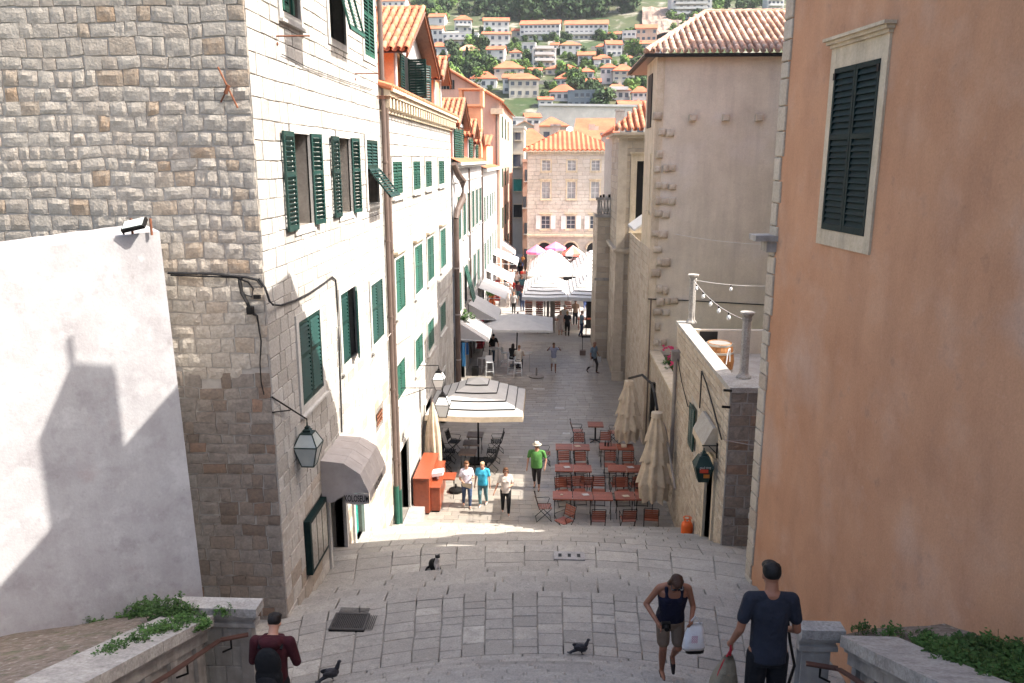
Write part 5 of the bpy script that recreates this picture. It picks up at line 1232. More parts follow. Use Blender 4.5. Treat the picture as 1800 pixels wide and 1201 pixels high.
# ------------------------------------------------------------------ roof terrace
for (px, y, zb, zt, lb) in ((1213, 24.55, ZT, 7.95, 'slender weathered stone column at the far end of the terrace parapet'), (1311, 18.1, ZT + .02, 8.0, 'slender weathered stone column on the near end block of the terrace parapet')):
    x = aty(px, 600, y).x; t = thing('stone_column', lb, 'column', (x, y, zb)); m = MB(); m.lathe([(.17, zb), (.17, zb + .04), (.12, zb + .1), (.105, zb + .16), (.10, zt - .22), (.095, zt - .2)], (x, y, 0), 8); obj('shaft', m, MT['cap_grey'], t)
    m = MB(); m.lathe([(.11, zt - .2), (.12, zt - .14), (.10, zt - .12), (.17, zt - .04), (.17, zt)], (x, y, 0), 8); obj('capital', m, MT['cap_grey'], t)
bx = V((aty(1264, 620, 21.8).x, 21.8, 5.42)); t = thing('barrel', 'oak barrel with galvanised hoops standing on the roof terrace', 'barrel', bx)
N = 22
for k in range(N):
    a0, a1 = 2 * PI * (k + .04) / N, 2 * PI * (k + .96) / N; m = MB(); vs = []
    pf = [(.33, 0), (.38, .2), (.42, .5), (.38, .85), (.33, 1.02)]
    for (r, z) in pf: vs += [bx + V((r * math.cos(a0), r * math.sin(a0), z)), bx + V((r * math.cos(a1), r * math.sin(a1), z)), bx + V(((r - .03) * math.cos(a1), (r - .03) * math.sin(a1), z)), bx + V(((r - .03) * math.cos(a0), (r - .03) * math.sin(a0), z))]
    fs = [(16, 17, 18, 19), (3, 2, 1, 0)]
    for i in range(4):
        for q in range(4): fs.append((4 * i + q, 4 * i + (q + 1) % 4, 4 * i + 4 + (q + 1) % 4, 4 * i + 4 + q))
    m.add(vs, fs); obj('stave', m, MT['barrel_wood'], t)
for z, r in ((.06, .352), (.24, .397), (.74, .405), (.95, .353)): m = MB(); m.lathe([(r, z), (r + .008, z), (r + .008, z + .055), (r, z + .055)], bx, 24); obj('hoop', m, MT['hoop'], t)
m = MB(); m.lathe([(.31, .94), (.31, .97)], bx, 24); obj('barrel_head', m, MT['hoop'], t)
for (x, y, col, lb) in ((4.85, 23.4, 'cable', 'dark terrace chair left of the barrel'), (6.1, 21.0, 'lantern_dark', 'dark teal terrace table right of the barrel'), (6.9, 20.3, 'lantern_dark', 'dark teal terrace chair behind the near column')):
    t = thing('terrace_chair' if 'chair' in lb else 'terrace_table', lb, 'chair' if 'chair' in lb else 'table', (x, y, 5.42)); h = .46 if 'chair' in lb else .74
    m = MB(); m.box((x - .27, y - .27, 5.42 + h - .04), (x + .27, y + .27, 5.42 + h)); obj('seat' if h < .5 else 'top', m, MT[col], t)
    for sx in (-.24, .24):
        for sy in (-.24, .24): m = MB(); m.box((x + sx - .015, y + sy - .015, 5.42), (x + sx + .015, y + sy + .015, 5.42 + h - .04)); obj('leg', m, MT[col], t)
    if h < .5: m = MB(); m.box((x - .27, y + .23, 5.42 + h), (x + .27, y + .27, 6.35)); obj('backrest', m, MT[col], t)
m = MB(); p = V((4.45, 19.4, ZT)); m.tube([p, p + V((.06, .1, .34)), p + V((.12, .2, .36)), p + V((.16, .3, 0))], .012, 6); setp(obj('rail_hoop', m, MT['white_metal']), 'bent white tube hoop standing on the terrace parapet', 'hoop')
# string lights
ca, cb_ = V((aty(1213, 600, 24.55).x, 24.55, 7.78)), V((aty(1311, 600, 18.1).x, 18.1, 7.8))
def sag(a, b, s, n=14): return [a.lerp(b, i / n) - V((0, 0, s * 4 * (i / n) * (1 - i / n))) for i in range(n + 1)]
for (a, b, s, ks, lb) in ((ca, cb_, .18, (1.2, 3.4, 5.6, 7.8, 10.2), 'string of clear bulbs drooping between the two terrace columns'), (ca, V((7.6, 24.0, 7.75)), .12, (5, 12), 'string of clear bulbs running back from the far terrace column'), (V((hx + .9, 31.0, 8.6)), V((8.5, 29, 8.4)), .1, (), 'plain white wire above the planter on the grey house')):
    t = thing('string_lights', lb, 'lights', a); m = MB(); P_ = sag(a, b, s); m.tube(P_, .008, 5); obj('wire', m, MT['white_frame'], t)
    for k in ks:
        i = int(k); p = P_[i].lerp(P_[i + 1], k - i); m = MB(); m.lathe([(.022, 0), (.022, -.06)], p, 8); obj('socket', m, MT['iron'], t); m = MB(); m.lathe([(.02, -.06), (.05, -.12), (.045, -.17), (.01, -.2)], p, 8); obj('bulb', m, MT['lantern_glass_white'], t, smooth=True)
# planter plants
L_ = [(R.uniform(4.5, 5.6), R.uniform(25.5, 30.6), 3.78, R.choice([.5, .38]), .3, 50, .09) for _ in range(26)]
weeds(L_, 'leafy green plant in the garden bed below the grey house', 'plants in the raised garden bed', name='bedding_plant')
fl_ = setp(obj('flowers', (lambda m: [m.add([p, p + V((.07, 0, .02)), p + V((.05, .0, .09)), p + V((-.03, 0, .07))], [(0, 1, 2, 3)]) for p in [V((R.uniform(4.45, 5.4), R.uniform(26, 30.5), R.uniform(4.0, 4.4))) for _ in range(160)]] and m)(MB()), MT['flower']), 'red and pink blossoms over the garden bed beside the grey house', 'flowers', kind='stuff')
# gas cylinder
gc = V((3.93, 20.6, stair_z(3.93, 20.6) + .0)); t = thing('gas_cylinder', 'bright orange gas cylinder standing at the foot of the rough terrace house wall', 'gas cylinder', gc)
m = MB(); m.lathe([(.13, 0), (.15, .02), (.16, .06), (.16, .36), (.14, .43), (.08, .47), (.04, .48)], gc, 24); obj('body', m, MT['gas_orange'], t, smooth=True)
m = MB()
for k in range(4):
    a = PI / 4 + k * PI / 2; m.tube([gc + V((.10 * math.cos(a), .10 * math.sin(a), .44)), gc + V((.11 * math.cos(a), .11 * math.sin(a), .58))], .012, 6)
m.tube([gc + V((.11 * math.cos(2 * PI * k / 12), .11 * math.sin(2 * PI * k / 12), .58)) for k in range(13)], .013, 6); obj('collar', m, MT['gas_orange'], t)
m = MB(); m.lathe([(.03, .48), (.03, .54), (.015, .56)], gc, 8); obj('valve', m, MT['hoop'], t)
# ------------------------------------------------------------------ buildings across the square, the old town and the hillside
MT['wall_white'] = M('white_rendered_wall', (.60, .585, .56), (.52, .505, .48), scale=.3, fine=.05, bscale=2)
MT['wall_cream'] = M('cream_rendered_wall', (.46, .42, .355), (.40, .36, .30), scale=.3, fine=.05, bscale=2)
MT['wall_stone'] = M('grey_stone_wall', (.42, .38, .33), (.33, .30, .26), scale=.5, fine=.2, bscale=3)
MT['wall_slate'] = M('blue_grey_cladding', (.20, .23, .26), (.16, .18, .2), scale=.5, fine=.1)
MT['roof_old'] = M('old_far_roof', (.50, .30, .20), (.42, .20, .12), scale=.5, fine=.2, bscale=3)
MT['far_window'] = M('far_window_glass', (.07, .08, .10), rough=.15, spec=.5, fine=0)
MT['central'] = M('rose_limestone', (0, 0, 0), (.38, .33, .27), scale=1.2, bump=.004, bscale=12, fine=.1, ramp=[(0, (.44, .39, .34)), (.5, (.50, .455, .40)), (1, (.45, .40, .34))])
CB = thing('town_house', 'broad pinkish stone town house with hipped roof closing the far end of the square', 'building', (1.9, 73, 0))
cx0, cx1, cy = -1.93, 5.85, 73.0
PCB = Plane((0, cy, 0), (1, 0, 0), (0, -1, 0)); fixflip(PCB)
wins = []
for px in (960, 1005, 1047):
    x = aty(px, 300, cy).x
    wins += [(x - .38, x + .38, aty(px, 300, cy).z, aty(px, 282, cy).z, 0), (x - .38, x + .38, aty(px, 349, cy).z, aty(px, 320, cy).z, 1), (x - .40, x + .40, aty(px, 402, cy).z, aty(px, 380, cy).z, 2)]
arch = [(aty(px, 430, cy).x, aty(px, 438, cy).z) for px in (957, 1003, 1044)]
m = MB(); wall_back(m, PCB, cx0, cx1, 0, 12.1, [w[:4] for w in wins], out=-.02); m.quad((cx0, cy, 0), (cx0, cy + 9, 0), (cx0, cy + 9, 12.1), (cx0, cy, 12.1)); m.quad((cx1, cy, 0), (cx1, cy + 9, 0), (cx1, cy + 9, 12.1), (cx1, cy, 12.1)); obj('wall', m, MT['mortar_light'], CB)
pz = Pieces(CB, 'wall_stone', 'wall_stones', MT['central'], 300, 10); stone_face(pz, PCB, cx0, cx1, 0, 12.0, [grow(w[:4], .13) for w in wins], (.3, .38), (.4, .85), gap=.010, bev=.008, depth=.03, proud=.01); pz.done()
for w in wins:
    wi = window(CB, PCB, *w[:4], mode='glazed', fr=.13, trim='trim', pane='pane_light' if w[4] < 2 else 'far_window', hood=w[4] > 0, depth=.12)
    if w[4] == 2:
        for (a, b_) in ((w[0] - .5, w[0] - .06), (w[1] + .06, w[1] + .5)): m = MB(); PCB.box(m, a, b_, w[2] - .05, w[3] + .05, .04, .09); obj('shutter', m, MT['white_frame'], wi)
m = MB(); zc = aty(960, 414, cy).z; PCB.box(m, cx0, cx1, zc - .08, zc + .10, 0, .25); PCB.box(m, cx0 - .2, cx1 + .2, 12.0, 12.2, 0, .35); obj('cornice', m, MT['trim'], CB)
for i in range(36): m = MB(); x = cx0 + .1 + i * .215; PCB.box(m, x, x + .1, 11.85, 12.0, 0, .25); obj('bracket', m, MT['trim'], CB)
for (x, z) in arch:
    m = MB(); vs = [V((x + .62 * math.cos(a * PI / 12), cy - .03, z + .62 * math.sin(a * PI / 12))) for a in range(13)]; m.add(vs + [V((x + .62, cy - .03, 0)), V((x - .62, cy - .03, 0))], [tuple(list(range(13)) + [14, 13])]); a_ = obj('arched_doorway', m, MT['dark'], CB)
    m = MB(); m.tube([V((x + .70 * math.cos(a * PI / 12), cy - .06, z + .70 * math.sin(a * PI / 12))) for a in range(13)], .10, 6); obj('arch_surround', m, MT['trim'], a_)
pk = V((1.05, cy + 4.5, 13.9))
ex0, ex1, ey = cx0 - .35, cx1 + .35, cy - .35
ridge_roof('roof', CB, (ex0, ey, 12.2), (ex1, ey, 12.2), pk, pk + V((1.6, 0, 0)), 'roof_far', .42, .12)
ridge_roof('roof', CB, (ex0, cy + 9.3, 12.2), (ex0, ey, 12.2), pk, pk, 'roof_far', .45, .12); ridge_roof('roof', CB, (ex1, ey, 12.2), (ex1, cy + 9.3, 12.2), pk + V((1.6, 0, 0)), pk + V((1.6, 0, 0)), 'roof_far', .25, .06)
pipe(cx1 - .45, cy - .1, 1, 11.8, .07, 'iron', 'dark downpipe at the right edge of the pinkish town house')
rnd_w = random.Random(5)
def house(label, px0, px1, yr, ye, yb, Y=None, roof='hip', wall='wall_white', rows=2, cols=3, rot=None, depth=None, rmat='roof_far', balc=0, name='house', cat='house', group=None, extra=None):
    if Y is None:
        b = hit_hill((px0 + px1) / 2, yb); Y = b.y
    xa, xb = aty(px0, ye, Y).x, aty(px1, ye, Y).x; zb = aty(px0, yb, Y).z; ze = aty(px0, ye, Y).z
    w = xb - xa; d = depth or w * rnd_w.uniform(.7, .95); zr = aty(px0, yr, Y + (d / 2 if roof != 'flat' else 0)).z; zr = max(zr, ze + .3)
    xc = (xa + xb) / 2; rot = rnd_w.uniform(-.12, .12) if rot is None else rot
    t = thing(name, label, cat, (xc, Y, zb), rot, group)
    if 'label' not in t or not group: pass
    def L(nm, mb_, mt, p=None): return obj(nm, mb_, mt, p or t, world=False)
    h = w / 2; H_ = ze - zb; m = MB(); m.box((-h, 0, -6), (h, d, H_)); 
    if roof == 'gable_front': m.add([(-h, 0, H_), (h, 0, H_), (0, 0, zr - zb)], [(0, 1, 2)])
    if roof == 'gable': m.add([(-h, 0, H_), (-h, d, H_), (-h, d / 2, zr - zb - .1), (h, 0, H_), (h, d, H_), (h, d / 2, zr - zb - .1)], [(0, 1, 2), (3, 5, 4)])
    L('wall', m, MT[wall])
    o = .35; zt = zr - zb; m = MB()
    def rp(*q):
        n_ = len(q); m.add([V(p) for p in q] + [V(p) - V((0, 0, .18)) for p in q], [tuple(range(n_)), tuple(range(2 * n_ - 1, n_ - 1, -1))] + [(i, (i + 1) % n_, n_ + (i + 1) % n_, n_ + i) for i in range(n_)])
    if roof == 'hip':
        g_ = min(w, d) / 2 * .9; r0, r1 = (-h + g_, d / 2, zt), (h - g_, d / 2, zt)
        rp((-h - o, -o, H_), (h + o, -o, H_), r1, r0); rp((h + o, -o, H_), (h + o, d + o, H_), r1); rp((-h - o, d + o, H_), (-h - o, -o, H_), r0); rp((h + o, d + o, H_), (-h - o, d + o, H_), r0, r1)
    elif roof == 'gable':
        rp((-h - o, -o, H_), (h + o, -o, H_), (h + o, d / 2, zt), (-h - o, d / 2, zt)); rp((h + o, d + o, H_), (-h - o, d + o, H_), (-h - o, d / 2, zt), (h + o, d / 2, zt))
    elif roof == 'gable_front':
        rp((-h - o, -o, H_), (0, -o, zt), (0, d + o, zt), (-h - o, d + o, H_)); rp((0, -o, zt), (h + o, -o, H_), (h + o, d + o, H_), (0, d + o, zt))
    else: m.box((-h - .1, -.1, H_), (h + .1, d + .1, H_ + .3))
    L('roof', m, MT[rmat] if roof != 'flat' else MT[wall])
    fl = H_ / rows
    for r in range(rows):
        for c in range(cols):
            if rnd_w.random() < .08: continue
            x = -h + w * (c + .5) / cols + rnd_w.uniform(-.1, .1); z = fl * (r + .30); ww = min(.55, w / cols * .3); wh = fl * .42
            m = MB(); m.box((x - ww, -.05, z), (x + ww, .02, z + wh)); wi = L('window', m, MT['far_window'])
            m = MB(); m.box((x - ww - .08, -.12, z - .12), (x + ww + .08, 0, z - .02)); L('sill', m, MT['wall_white'], wi)
    for r in range(balc):
        z = fl * (r + 1) - .1; m = MB(); m.box((-h * .8, -1.3, z), (h * .8, 0, z + .14)); b_ = L('balcony', m, MT['wall_white']); m = MB(); m.box((-h * .8, -1.3, z + .14), (h * .8, -1.22, z + .95)); L('railing', m, MT['wall_white'], b_)
    if rnd_w.random() < .55 and roof != 'flat': m = MB(); cx = rnd_w.uniform(-h * .5, h * .5); m.box((cx - .35, d * .6, H_), (cx + .35, d * .6 + .6, zt + .7)); L('chimney', m, MT['wall_cream'])
    return t
# old town between the square and the walls
house('narrow dark rose house squeezed left of the pinkish town house', 899, 921, 222, 226, 420, Y=98, roof='flat', wall='wall_cream', rows=1, cols=0, rot=0, depth=8)
for k, (a, b_, c, d, mt) in enumerate(((906, 915, 233, 246, 'far_window'), (903, 915, 272, 293, 'far_window'), (903, 917, 315, 336, 'teal_door'), (903, 917, 360, 382, 'dark'))):
    p, q = aty(a, c, 97.9), aty(b_, d, 97.9); m = MB(); m.box((p.x, 97.8, q.z), (q.x, 98.02, p.z)); NHs = [o for o in COL.objects if o.get('label', '').startswith('narrow dark rose')][0]; w_ = obj('window', m, MT[mt], NHs); m = MB(); m.box((p.x - .15, 97.7, q.z - .15), (q.x + .15, 98, q.z)); m.box((p.x - .15, 97.7, p.z), (q.x + .15, 98, p.z + .15)); obj('surround', m, MT['trim'], w_)
house('tall shaded alley house directly left of the pinkish town house', 919, 929, 268, 285, 470, Y=84, roof='flat', wall='pink_plaster', rows=4, cols=1, rot=0, depth=14)
house('old town house with long tiled roof and chimney left behind the pinkish town house', 897, 972, 226, 257, 330, Y=112, roof='hip', wall='wall_cream', rows=2, cols=3, rot=.05, depth=9)
house('small hipped roof house peeping over the pinkish town house roof', 988, 1062, 229, 246, 300, Y=92, roof='gable', wall='pink_plaster', rows=1, cols=3, rot=0, depth=6)
house('old house with broad orange roof in front of the city wall', 1012, 1085, 208, 231, 290, Y=140, roof='gable', wall='wall_cream', rows=1, cols=3, rot=-.1, depth=10)
house('orange roofed house at the right edge of the old town, left of the church', 1040, 1092, 231, 252, 320, Y=108, roof='gable', wall='wall_cream', rows=1, cols=3, rot=.08, depth=7)
house('little hipped house before the left part of the city wall', 948, 998, 206, 221, 260, Y=150, roof='hip', wall='wall_cream', rows=1, cols=2, rot=.1, depth=8)
house('pale gabled house left of the little hipped house', 900, 944, 214, 226, 270, Y=142, roof='gable_front', wall='wall_cream', rows=1, cols=2, rot=0, depth=8, rmat='roof_old')
house('small white house with red tiled porch under the hillside wall', 925, 950, 199, 206, 228, Y=170, roof='gable', wall='wall_white', rows=1, cols=2, rot=.15, depth=5)
house('narrow white house at the left foot of the hillside wall', 898, 922, 202, 208, 240, Y=168, roof='flat', wall='wall_white', rows=2, cols=2, rot=.1, depth=5)
house('brown roofed house right of the tall chimney', 1096, 1135, 197, 212, 260, Y=150, roof='gable_front', wall='wall_cream', rows=1, cols=2, rot=0, depth=8, rmat='roof_old')
for (a, b_, t_, bt, Y, lb) in ((969, 984, 222, 262, 100, 'broad stone chimney rising left behind the town house roof'), (1083, 1097, 195, 235, 120, 'tall stone chimney in front of the city wall, left of the church'), (1058, 1066, 238, 262, 82, 'short white topped chimney right of the town house ridge')):
    p, q = aty(a, t_, Y), aty(b_, bt, Y); t = thing('chimney_stack', lb, 'chimney', (p.x, Y, q.z)); m = MB(); m.box((p.x, Y, q.z), (q.x, Y + 1, p.z)); obj('shaft', m, MT['wall_stone'], t); m = MB(); m.box((p.x - .12, Y - .12, p.z), (q.x + .12, Y + 1.12, p.z + .25)); obj('cap', m, MT['trim_grey'], t)
c = aty(1001, 229, 80); t = thing('satellite_dish', 'white satellite dish on the ridge of the pinkish town house', 'dish', c); m = MB(); m.lathe([(.02, 0), (.18, .03), (.32, .09), (.33, .10)], (0, 0, 0), 20); d_ = obj('dish', m, MT['white_metal'], t, world=False); d_.rotation_euler = (1.25, 0, .2); m = MB(); m.tube([(0, 0, 0), (0, .2, -.9)], .04, 6); obj('mast', m, MT['iron'], t, world=False)
c = aty(1138, 222, 118); t = thing('dome', 'dark leaded church dome half hidden by the grey house', 'dome', c); m = MB(); m.lathe([(2.0 * math.cos(a * PI / 16) if a < 8 else .02, 2.6 * math.sin(a * PI / 16)) for a in range(9)], (0, 0, 0), 24); obj('shell', m, MT['lantern_dark'], t, world=False, smooth=True)
for k in range(12): a = 2 * PI * k / 12; m = MB(); m.tube([(2.02 * math.cos(b_ * PI / 16) * math.cos(a), 2.02 * math.cos(b_ * PI / 16) * math.sin(a), 2.62 * math.sin(b_ * PI / 16)) for b_ in range(8)], .05, 5); obj('rib', m, MT['iron'], t, world=False)
# city wall
MT['city_wall'] = M('pale_rampart_stone', (.66, .61, .54), (.56, .51, .45), scale=.4, fine=.15, bscale=2)
cw = thing('city_wall', 'long pale stone city wall running below the hillside houses', 'wall', (12, 196, 0)); m = MB(); p, q = aty(948, 186, 196), aty(1150, 192, 196); m.add([(p.x - 3, 196, 0), (q.x + 30, 196, 0), (q.x + 30, 196, q.z), (p.x, 196, p.z), (p.x - 3, 196, p.z - 6), (p.x - 3, 200, 0), (q.x + 30, 200, 0), (q.x + 30, 200, q.z), (p.x, 200, p.z), (p.x - 3, 200, p.z - 6)], [(0, 1, 2, 3, 4), (9, 8, 7, 6, 5), (4, 3, 8, 9), (3, 2, 7, 8)]); obj('wall_face', m, MT['city_wall'], cw)
m = MB(); m.add([(p.x, 195.6, p.z), (q.x + 30, 195.6, q.z), (q.x + 30, 195.6, q.z + .5), (p.x, 195.6, p.z + .5), (p.x, 196.2, p.z), (q.x + 30, 196.2, q.z), (q.x + 30, 196.2, q.z + .5), (p.x, 196.2, p.z + .5)], [(0, 1, 2, 3), (3, 2, 6, 7), (7, 6, 5, 4)]); obj('parapet', m, MT['wall_white'], cw)
# hillside houses: (label, px0, px1, ridge y, eave y, base y, roof, wall, rows, cols, balconies)
HH = [('bluish white apartment block at the top left of the hillside', 659, 712, -4, 2, 26, 'gable', 'wall_white', 2, 5, 1),
 ('small white house with red roof high on the left hillside', 753, 781, 24, 30, 45, 'gable', 'wall_white', 1, 2, 0), ('white villa with orange hipped roof and dark balconies at upper left', 799, 829, 27, 35, 57, 'hip', 'wall_white', 2, 4, 1),
 ('white terrace house with flat orange roof below the upper left villa', 752, 778, 46, 51, 78, 'gable', 'wall_white', 2, 3, 0), ('low white house with wide terrace left of the twin white blocks', 777, 840, 54, 59, 82, 'flat', 'wall_white', 2, 6, 1),
 ('upper of the twin plain white blocks on the left hillside', 850, 895, 31, 37, 60, 'gable', 'wall_white', 2, 4, 0), ('lower of the twin plain white blocks on the left hillside', 848, 897, 56, 60, 88, 'gable', 'wall_white', 2, 4, 0),
 ('small white house below the twin white blocks', 855, 886, 81, 87, 108, 'gable', 'wall_white', 2, 3, 0), ('long white building with orange roof below the forest, left one', 914, 984, 36, 43, 70, 'gable', 'wall_white', 3, 9, 1),
 ('long white building with orange roof below the forest, right one', 993, 1069, 36, 43, 70, 'gable', 'wall_white', 3, 9, 1), ('pinkish house with orange roof near the rock cutting', 1118, 1155, 43, 50, 74, 'gable', 'pink_plaster', 2, 4, 0),
 ('flat white annex left of the pinkish house', 1094, 1118, 52, 55, 80, 'flat', 'wall_white', 2, 3, 1), ('long white house with orange roof below the pinkish house', 1116, 1170, 71, 77, 98, 'gable', 'wall_white', 2, 5, 0),
 ('grey stone ruin with pale roof on the left hillside', 803, 844, 79, 89, 112, 'hip', 'wall_stone', 2, 4, 0), ('small white house at the left edge of the trees', 758, 786, 74, 82, 98, 'hip', 'wall_white', 1, 2, 0),
 ('flat white cube house in the middle of the hill', 917, 941, 73, 76, 92, 'flat', 'wall_white', 1, 2, 0), ('modern white apartment house with stacked balconies mid hill', 936, 978, 84, 86, 118, 'flat', 'wall_white', 3, 4, 3),
 ('white house with orange roof right of the modern apartments', 985, 1021, 73, 79, 99, 'hip', 'wall_white', 2, 3, 0), ('tiny orange roofed hut between trees mid hill', 968, 982, 75, 79, 87, 'gable', 'wall_white', 1, 1, 0),
 ('small white house with pale orange roof right of centre', 1048, 1066, 77, 82, 95, 'hip', 'wall_white', 1, 2, 0), ('white house with twin dormers right of centre', 1066, 1094, 71, 78, 99, 'gable', 'wall_white', 2, 3, 0),
 ('white two storey house with arched terrace mid hill', 1016, 1046, 91, 97, 115, 'gable', 'wall_white', 2, 3, 0), ('white house with low orange roof beside the arched terrace house', 1045, 1073, 96, 102, 115, 'hip', 'wall_white', 1, 3, 0),
 ('cream house with orange hipped roof and dormer, left of centre', 869, 921, 108, 120, 142, 'hip', 'wall_cream', 2, 4, 0), ('wide low house with orange hipped roof below mid hill', 959, 1016, 113, 121, 133, 'hip', 'wall_cream', 1, 4, 0),
 ('white house with pyramid roof at lower left of the hill', 827, 873, 126, 138, 156, 'hip', 'wall_white', 1, 3, 0), ('large cream house with orange roof at lower left of the hill', 895, 947, 129, 139, 172, 'hip', 'wall_cream', 2, 4, 0),
 ('pale garden house left of the large cream house', 884, 908, 130, 137, 165, 'gable', 'wall_white', 2, 2, 0), ('white bungalow with orange roof below the wide low house', 976, 1016, 128, 138, 151, 'hip', 'wall_white', 1, 4, 0),
 ('white house with small orange roof at lower right', 1056, 1084, 112, 119, 148, 'hip', 'wall_white', 2, 3, 0), ('tall pale house with stepped orange roofs at lower right', 1078, 1116, 113, 124, 152, 'hip', 'wall_cream', 3, 3, 0),
 ('white villa with pyramid roof at the foot of the hill', 966, 1012, 149, 161, 178, 'hip', 'wall_white', 1, 4, 0), ('white villa with orange roof at the right foot of the hill', 1062, 1108, 148, 158, 177, 'hip', 'wall_white', 1, 4, 1),
 ('modern blue grey house with glass fronts at the foot of the hill', 998, 1060, 157, 160, 190, 'flat', 'wall_slate', 2, 6, 0), ('small orange roofed house at the left foot of the hill', 947, 972, 170, 175, 190, 'gable', 'wall_white', 1, 2, 0),
 ('pale house with orange roof beside the grey rendered house', 1112, 1142, 152, 162, 184, 'hip', 'wall_white', 2, 3, 0), ('row house with bright orange roof just above the city wall', 1088, 1140, 177, 184, 200, 'gable', 'wall_cream', 1, 5, 0),
 ('tall white hotel at the top right of the hillside', 1181, 1252, -12, -10, 34, 'flat', 'wall_white', 5, 6, 4), ('salmon house behind the grey house roof', 1230, 1262, 24, 28, 50, 'flat', 'pink_plaster', 1, 4, 0),
 ('grey hotel block at the top right corner', 1350, 1380, -14, -12, 22, 'flat', 'wall_white', 3, 4, 2), ('white house beside the cypress above the church', 1120, 1142, 118, 124, 140, 'gable', 'wall_cream', 1, 2, 0)]
for (lb, a, b_, yr, ye, yb, rf, wl_, rw, cl, bl) in HH: house(lb, a, b_, yr, ye, yb, None, rf, wl_, rw, cl, None, None, 'roof_old' if 'ruin' in lb else 'roof_far', bl)
for (lb, a, b_, yr, ye, yb, rf, wl_, rw, cl, bl) in (
 ('little white house between the left twin blocks and the stairs path', 896, 916, 88, 92, 104, 'hip', 'wall_white', 1, 2, 0), ('pale cottage beside the left long white building', 900, 915, 50, 54, 66, 'gable', 'wall_cream', 1, 2, 0),
 ('small cream house below the right long white building', 1070, 1092, 56, 60, 72, 'gable', 'wall_cream', 1, 2, 0), ('low white house directly under the modern apartments', 925, 952, 119, 124, 136, 'gable', 'wall_white', 1, 3, 0),
 ('white house at the lower middle of the hill between trees', 1018, 1044, 120, 126, 140, 'hip', 'wall_white', 1, 2, 0), ('cream house with orange roof above the blue grey house', 1030, 1056, 138, 144, 156, 'gable', 'wall_cream', 1, 3, 0),
 ('narrow pale house left of the tall stepped house', 1044, 1056, 100, 104, 118, 'gable', 'wall_white', 2, 1, 0), ('small pale house under the grey ruin', 846, 866, 112, 117, 126, 'gable', 'wall_white', 1, 2, 0),
 ('white cottage at the far left of the green slope', 788, 806, 96, 101, 112, 'gable', 'wall_white', 1, 2, 0), ('tiny white house above the tall stepped house', 1098, 1114, 98, 102, 112, 'hip', 'wall_white', 1, 2, 0)): house(lb, a, b_, yr, ye, yb, None, rf, wl_, rw, cl, None, None, 'roof_far', bl)
# terraced garden walls across the slope
tw_ = thing('terrace_walls', 'pale dry stone garden walls stepping across the hillside', 'wall', (0, 260, 20))
for k in range(26):
    px = 780 + (k * 137) % 350; py = 62 + (k * 53) % 115; a_, b_ = hit_hill(px, py), hit_hill(px + 26 + (k * 17) % 34, py + (k % 3 - 1) * 2); m = MB()
    m.add([a_ + V((0, 0, -1)), b_ + V((0, 0, -1)), b_ + V((0, 0, 1.3)), a_ + V((0, 0, 1.3)), a_ + V((0, .5, -1)), b_ + V((0, .5, -1)), b_ + V((0, .5, 1.3)), a_ + V((0, .5, 1.3))], [(0, 1, 2, 3), (3, 2, 6, 7), (1, 5, 6, 2), (4, 0, 3, 7)]); obj('garden_wall', m, MT['wall_stone'], tw_)
# rock cutting
m = MB(); vs = []
n = 14
for j in range(8):
    for i in range(n):
        px = 1128 + 70 * i / (n - 1); py = 16 + 52 * j / 7; p = hit_hill(px, py); vs.append(p + V((0, -1.5 + 3 * noise.noise(p * .2), .5 + 2.5 * abs(noise.noise(p * .12)))))
m.add(vs, [(j * n + i, j * n + i + 1, (j + 1) * n + i + 1, (j + 1) * n + i) for j in range(7) for i in range(n - 1)]); setp(obj('rock_face', m, M('red_brown_rock', (.30, .22, .17), (.20, .14, .11), scale=.25, fine=.3, bscale=2, rough=.95)), kind='structure')
# trees
def crown_mesh(seed, r, h, n, leaf, lumps=9, conic=False):
    rr = random.Random(seed); m = MB(); C_s = []
    for i in range(lumps):
        a = rr.uniform(0, 2 * PI); d = r * .55 * math.sqrt(rr.random()); z = h * rr.uniform(.25, .8); C_s.append((V((d * math.cos(a), d * math.sin(a), z)), r * rr.uniform(.35, .6)))
    for i in range(n):
        if conic:
            z = h * rr.random(); q = r * (1 - z / h) * math.sqrt(rr.uniform(.5, 1)); a = rr.uniform(0, 2 * PI); p = V((q * math.cos(a), q * math.sin(a), z)); nr = V((math.cos(a), math.sin(a), .3))
        else:
            c, rad = rr.choice(C_s); v = V((rr.gauss(0, 1), rr.gauss(0, 1), rr.gauss(0, 1))).normalized(); p = c + v * rad * rr.uniform(.75, 1.05); nr = v
        nr = (nr + V((rr.uniform(-.6, .6), rr.uniform(-.6, .6), rr.uniform(-.6, .6)))).normalized(); t1 = nr.orthogonal().normalized(); t2 = nr.cross(t1); s = leaf * rr.uniform(.6, 1.3)
        m.add([p - t1 * s - t2 * s * .6, p + t1 * s - t2 * s * .7, p + t1 * s * .9 + t2 * s * .7, p - t1 * s * .8 + t2 * s * .6], [(0, 1, 2, 3)], rr.random())
    return m
MT['pine'] = M('dark_pine_foliage', (.018, .042, .012), (.036, .068, .02), scale=.15, fine=.35, bscale=.8, rough=.9)
MT['broad'] = M('bright_green_foliage', (.065, .125, .022), (.11, .175, .04), scale=.2, fine=.35, bscale=.9, rough=.9, objrand=.25)
MT['olive'] = M('dull_green_foliage', (.025, .05, .017), (.05, .08, .028), scale=.2, fine=.35, bscale=.9, rough=.9, objrand=.25)
MT['bark'] = M('tree_bark', (.12, .09, .07), (.08, .06, .05), scale=2)
protos = []
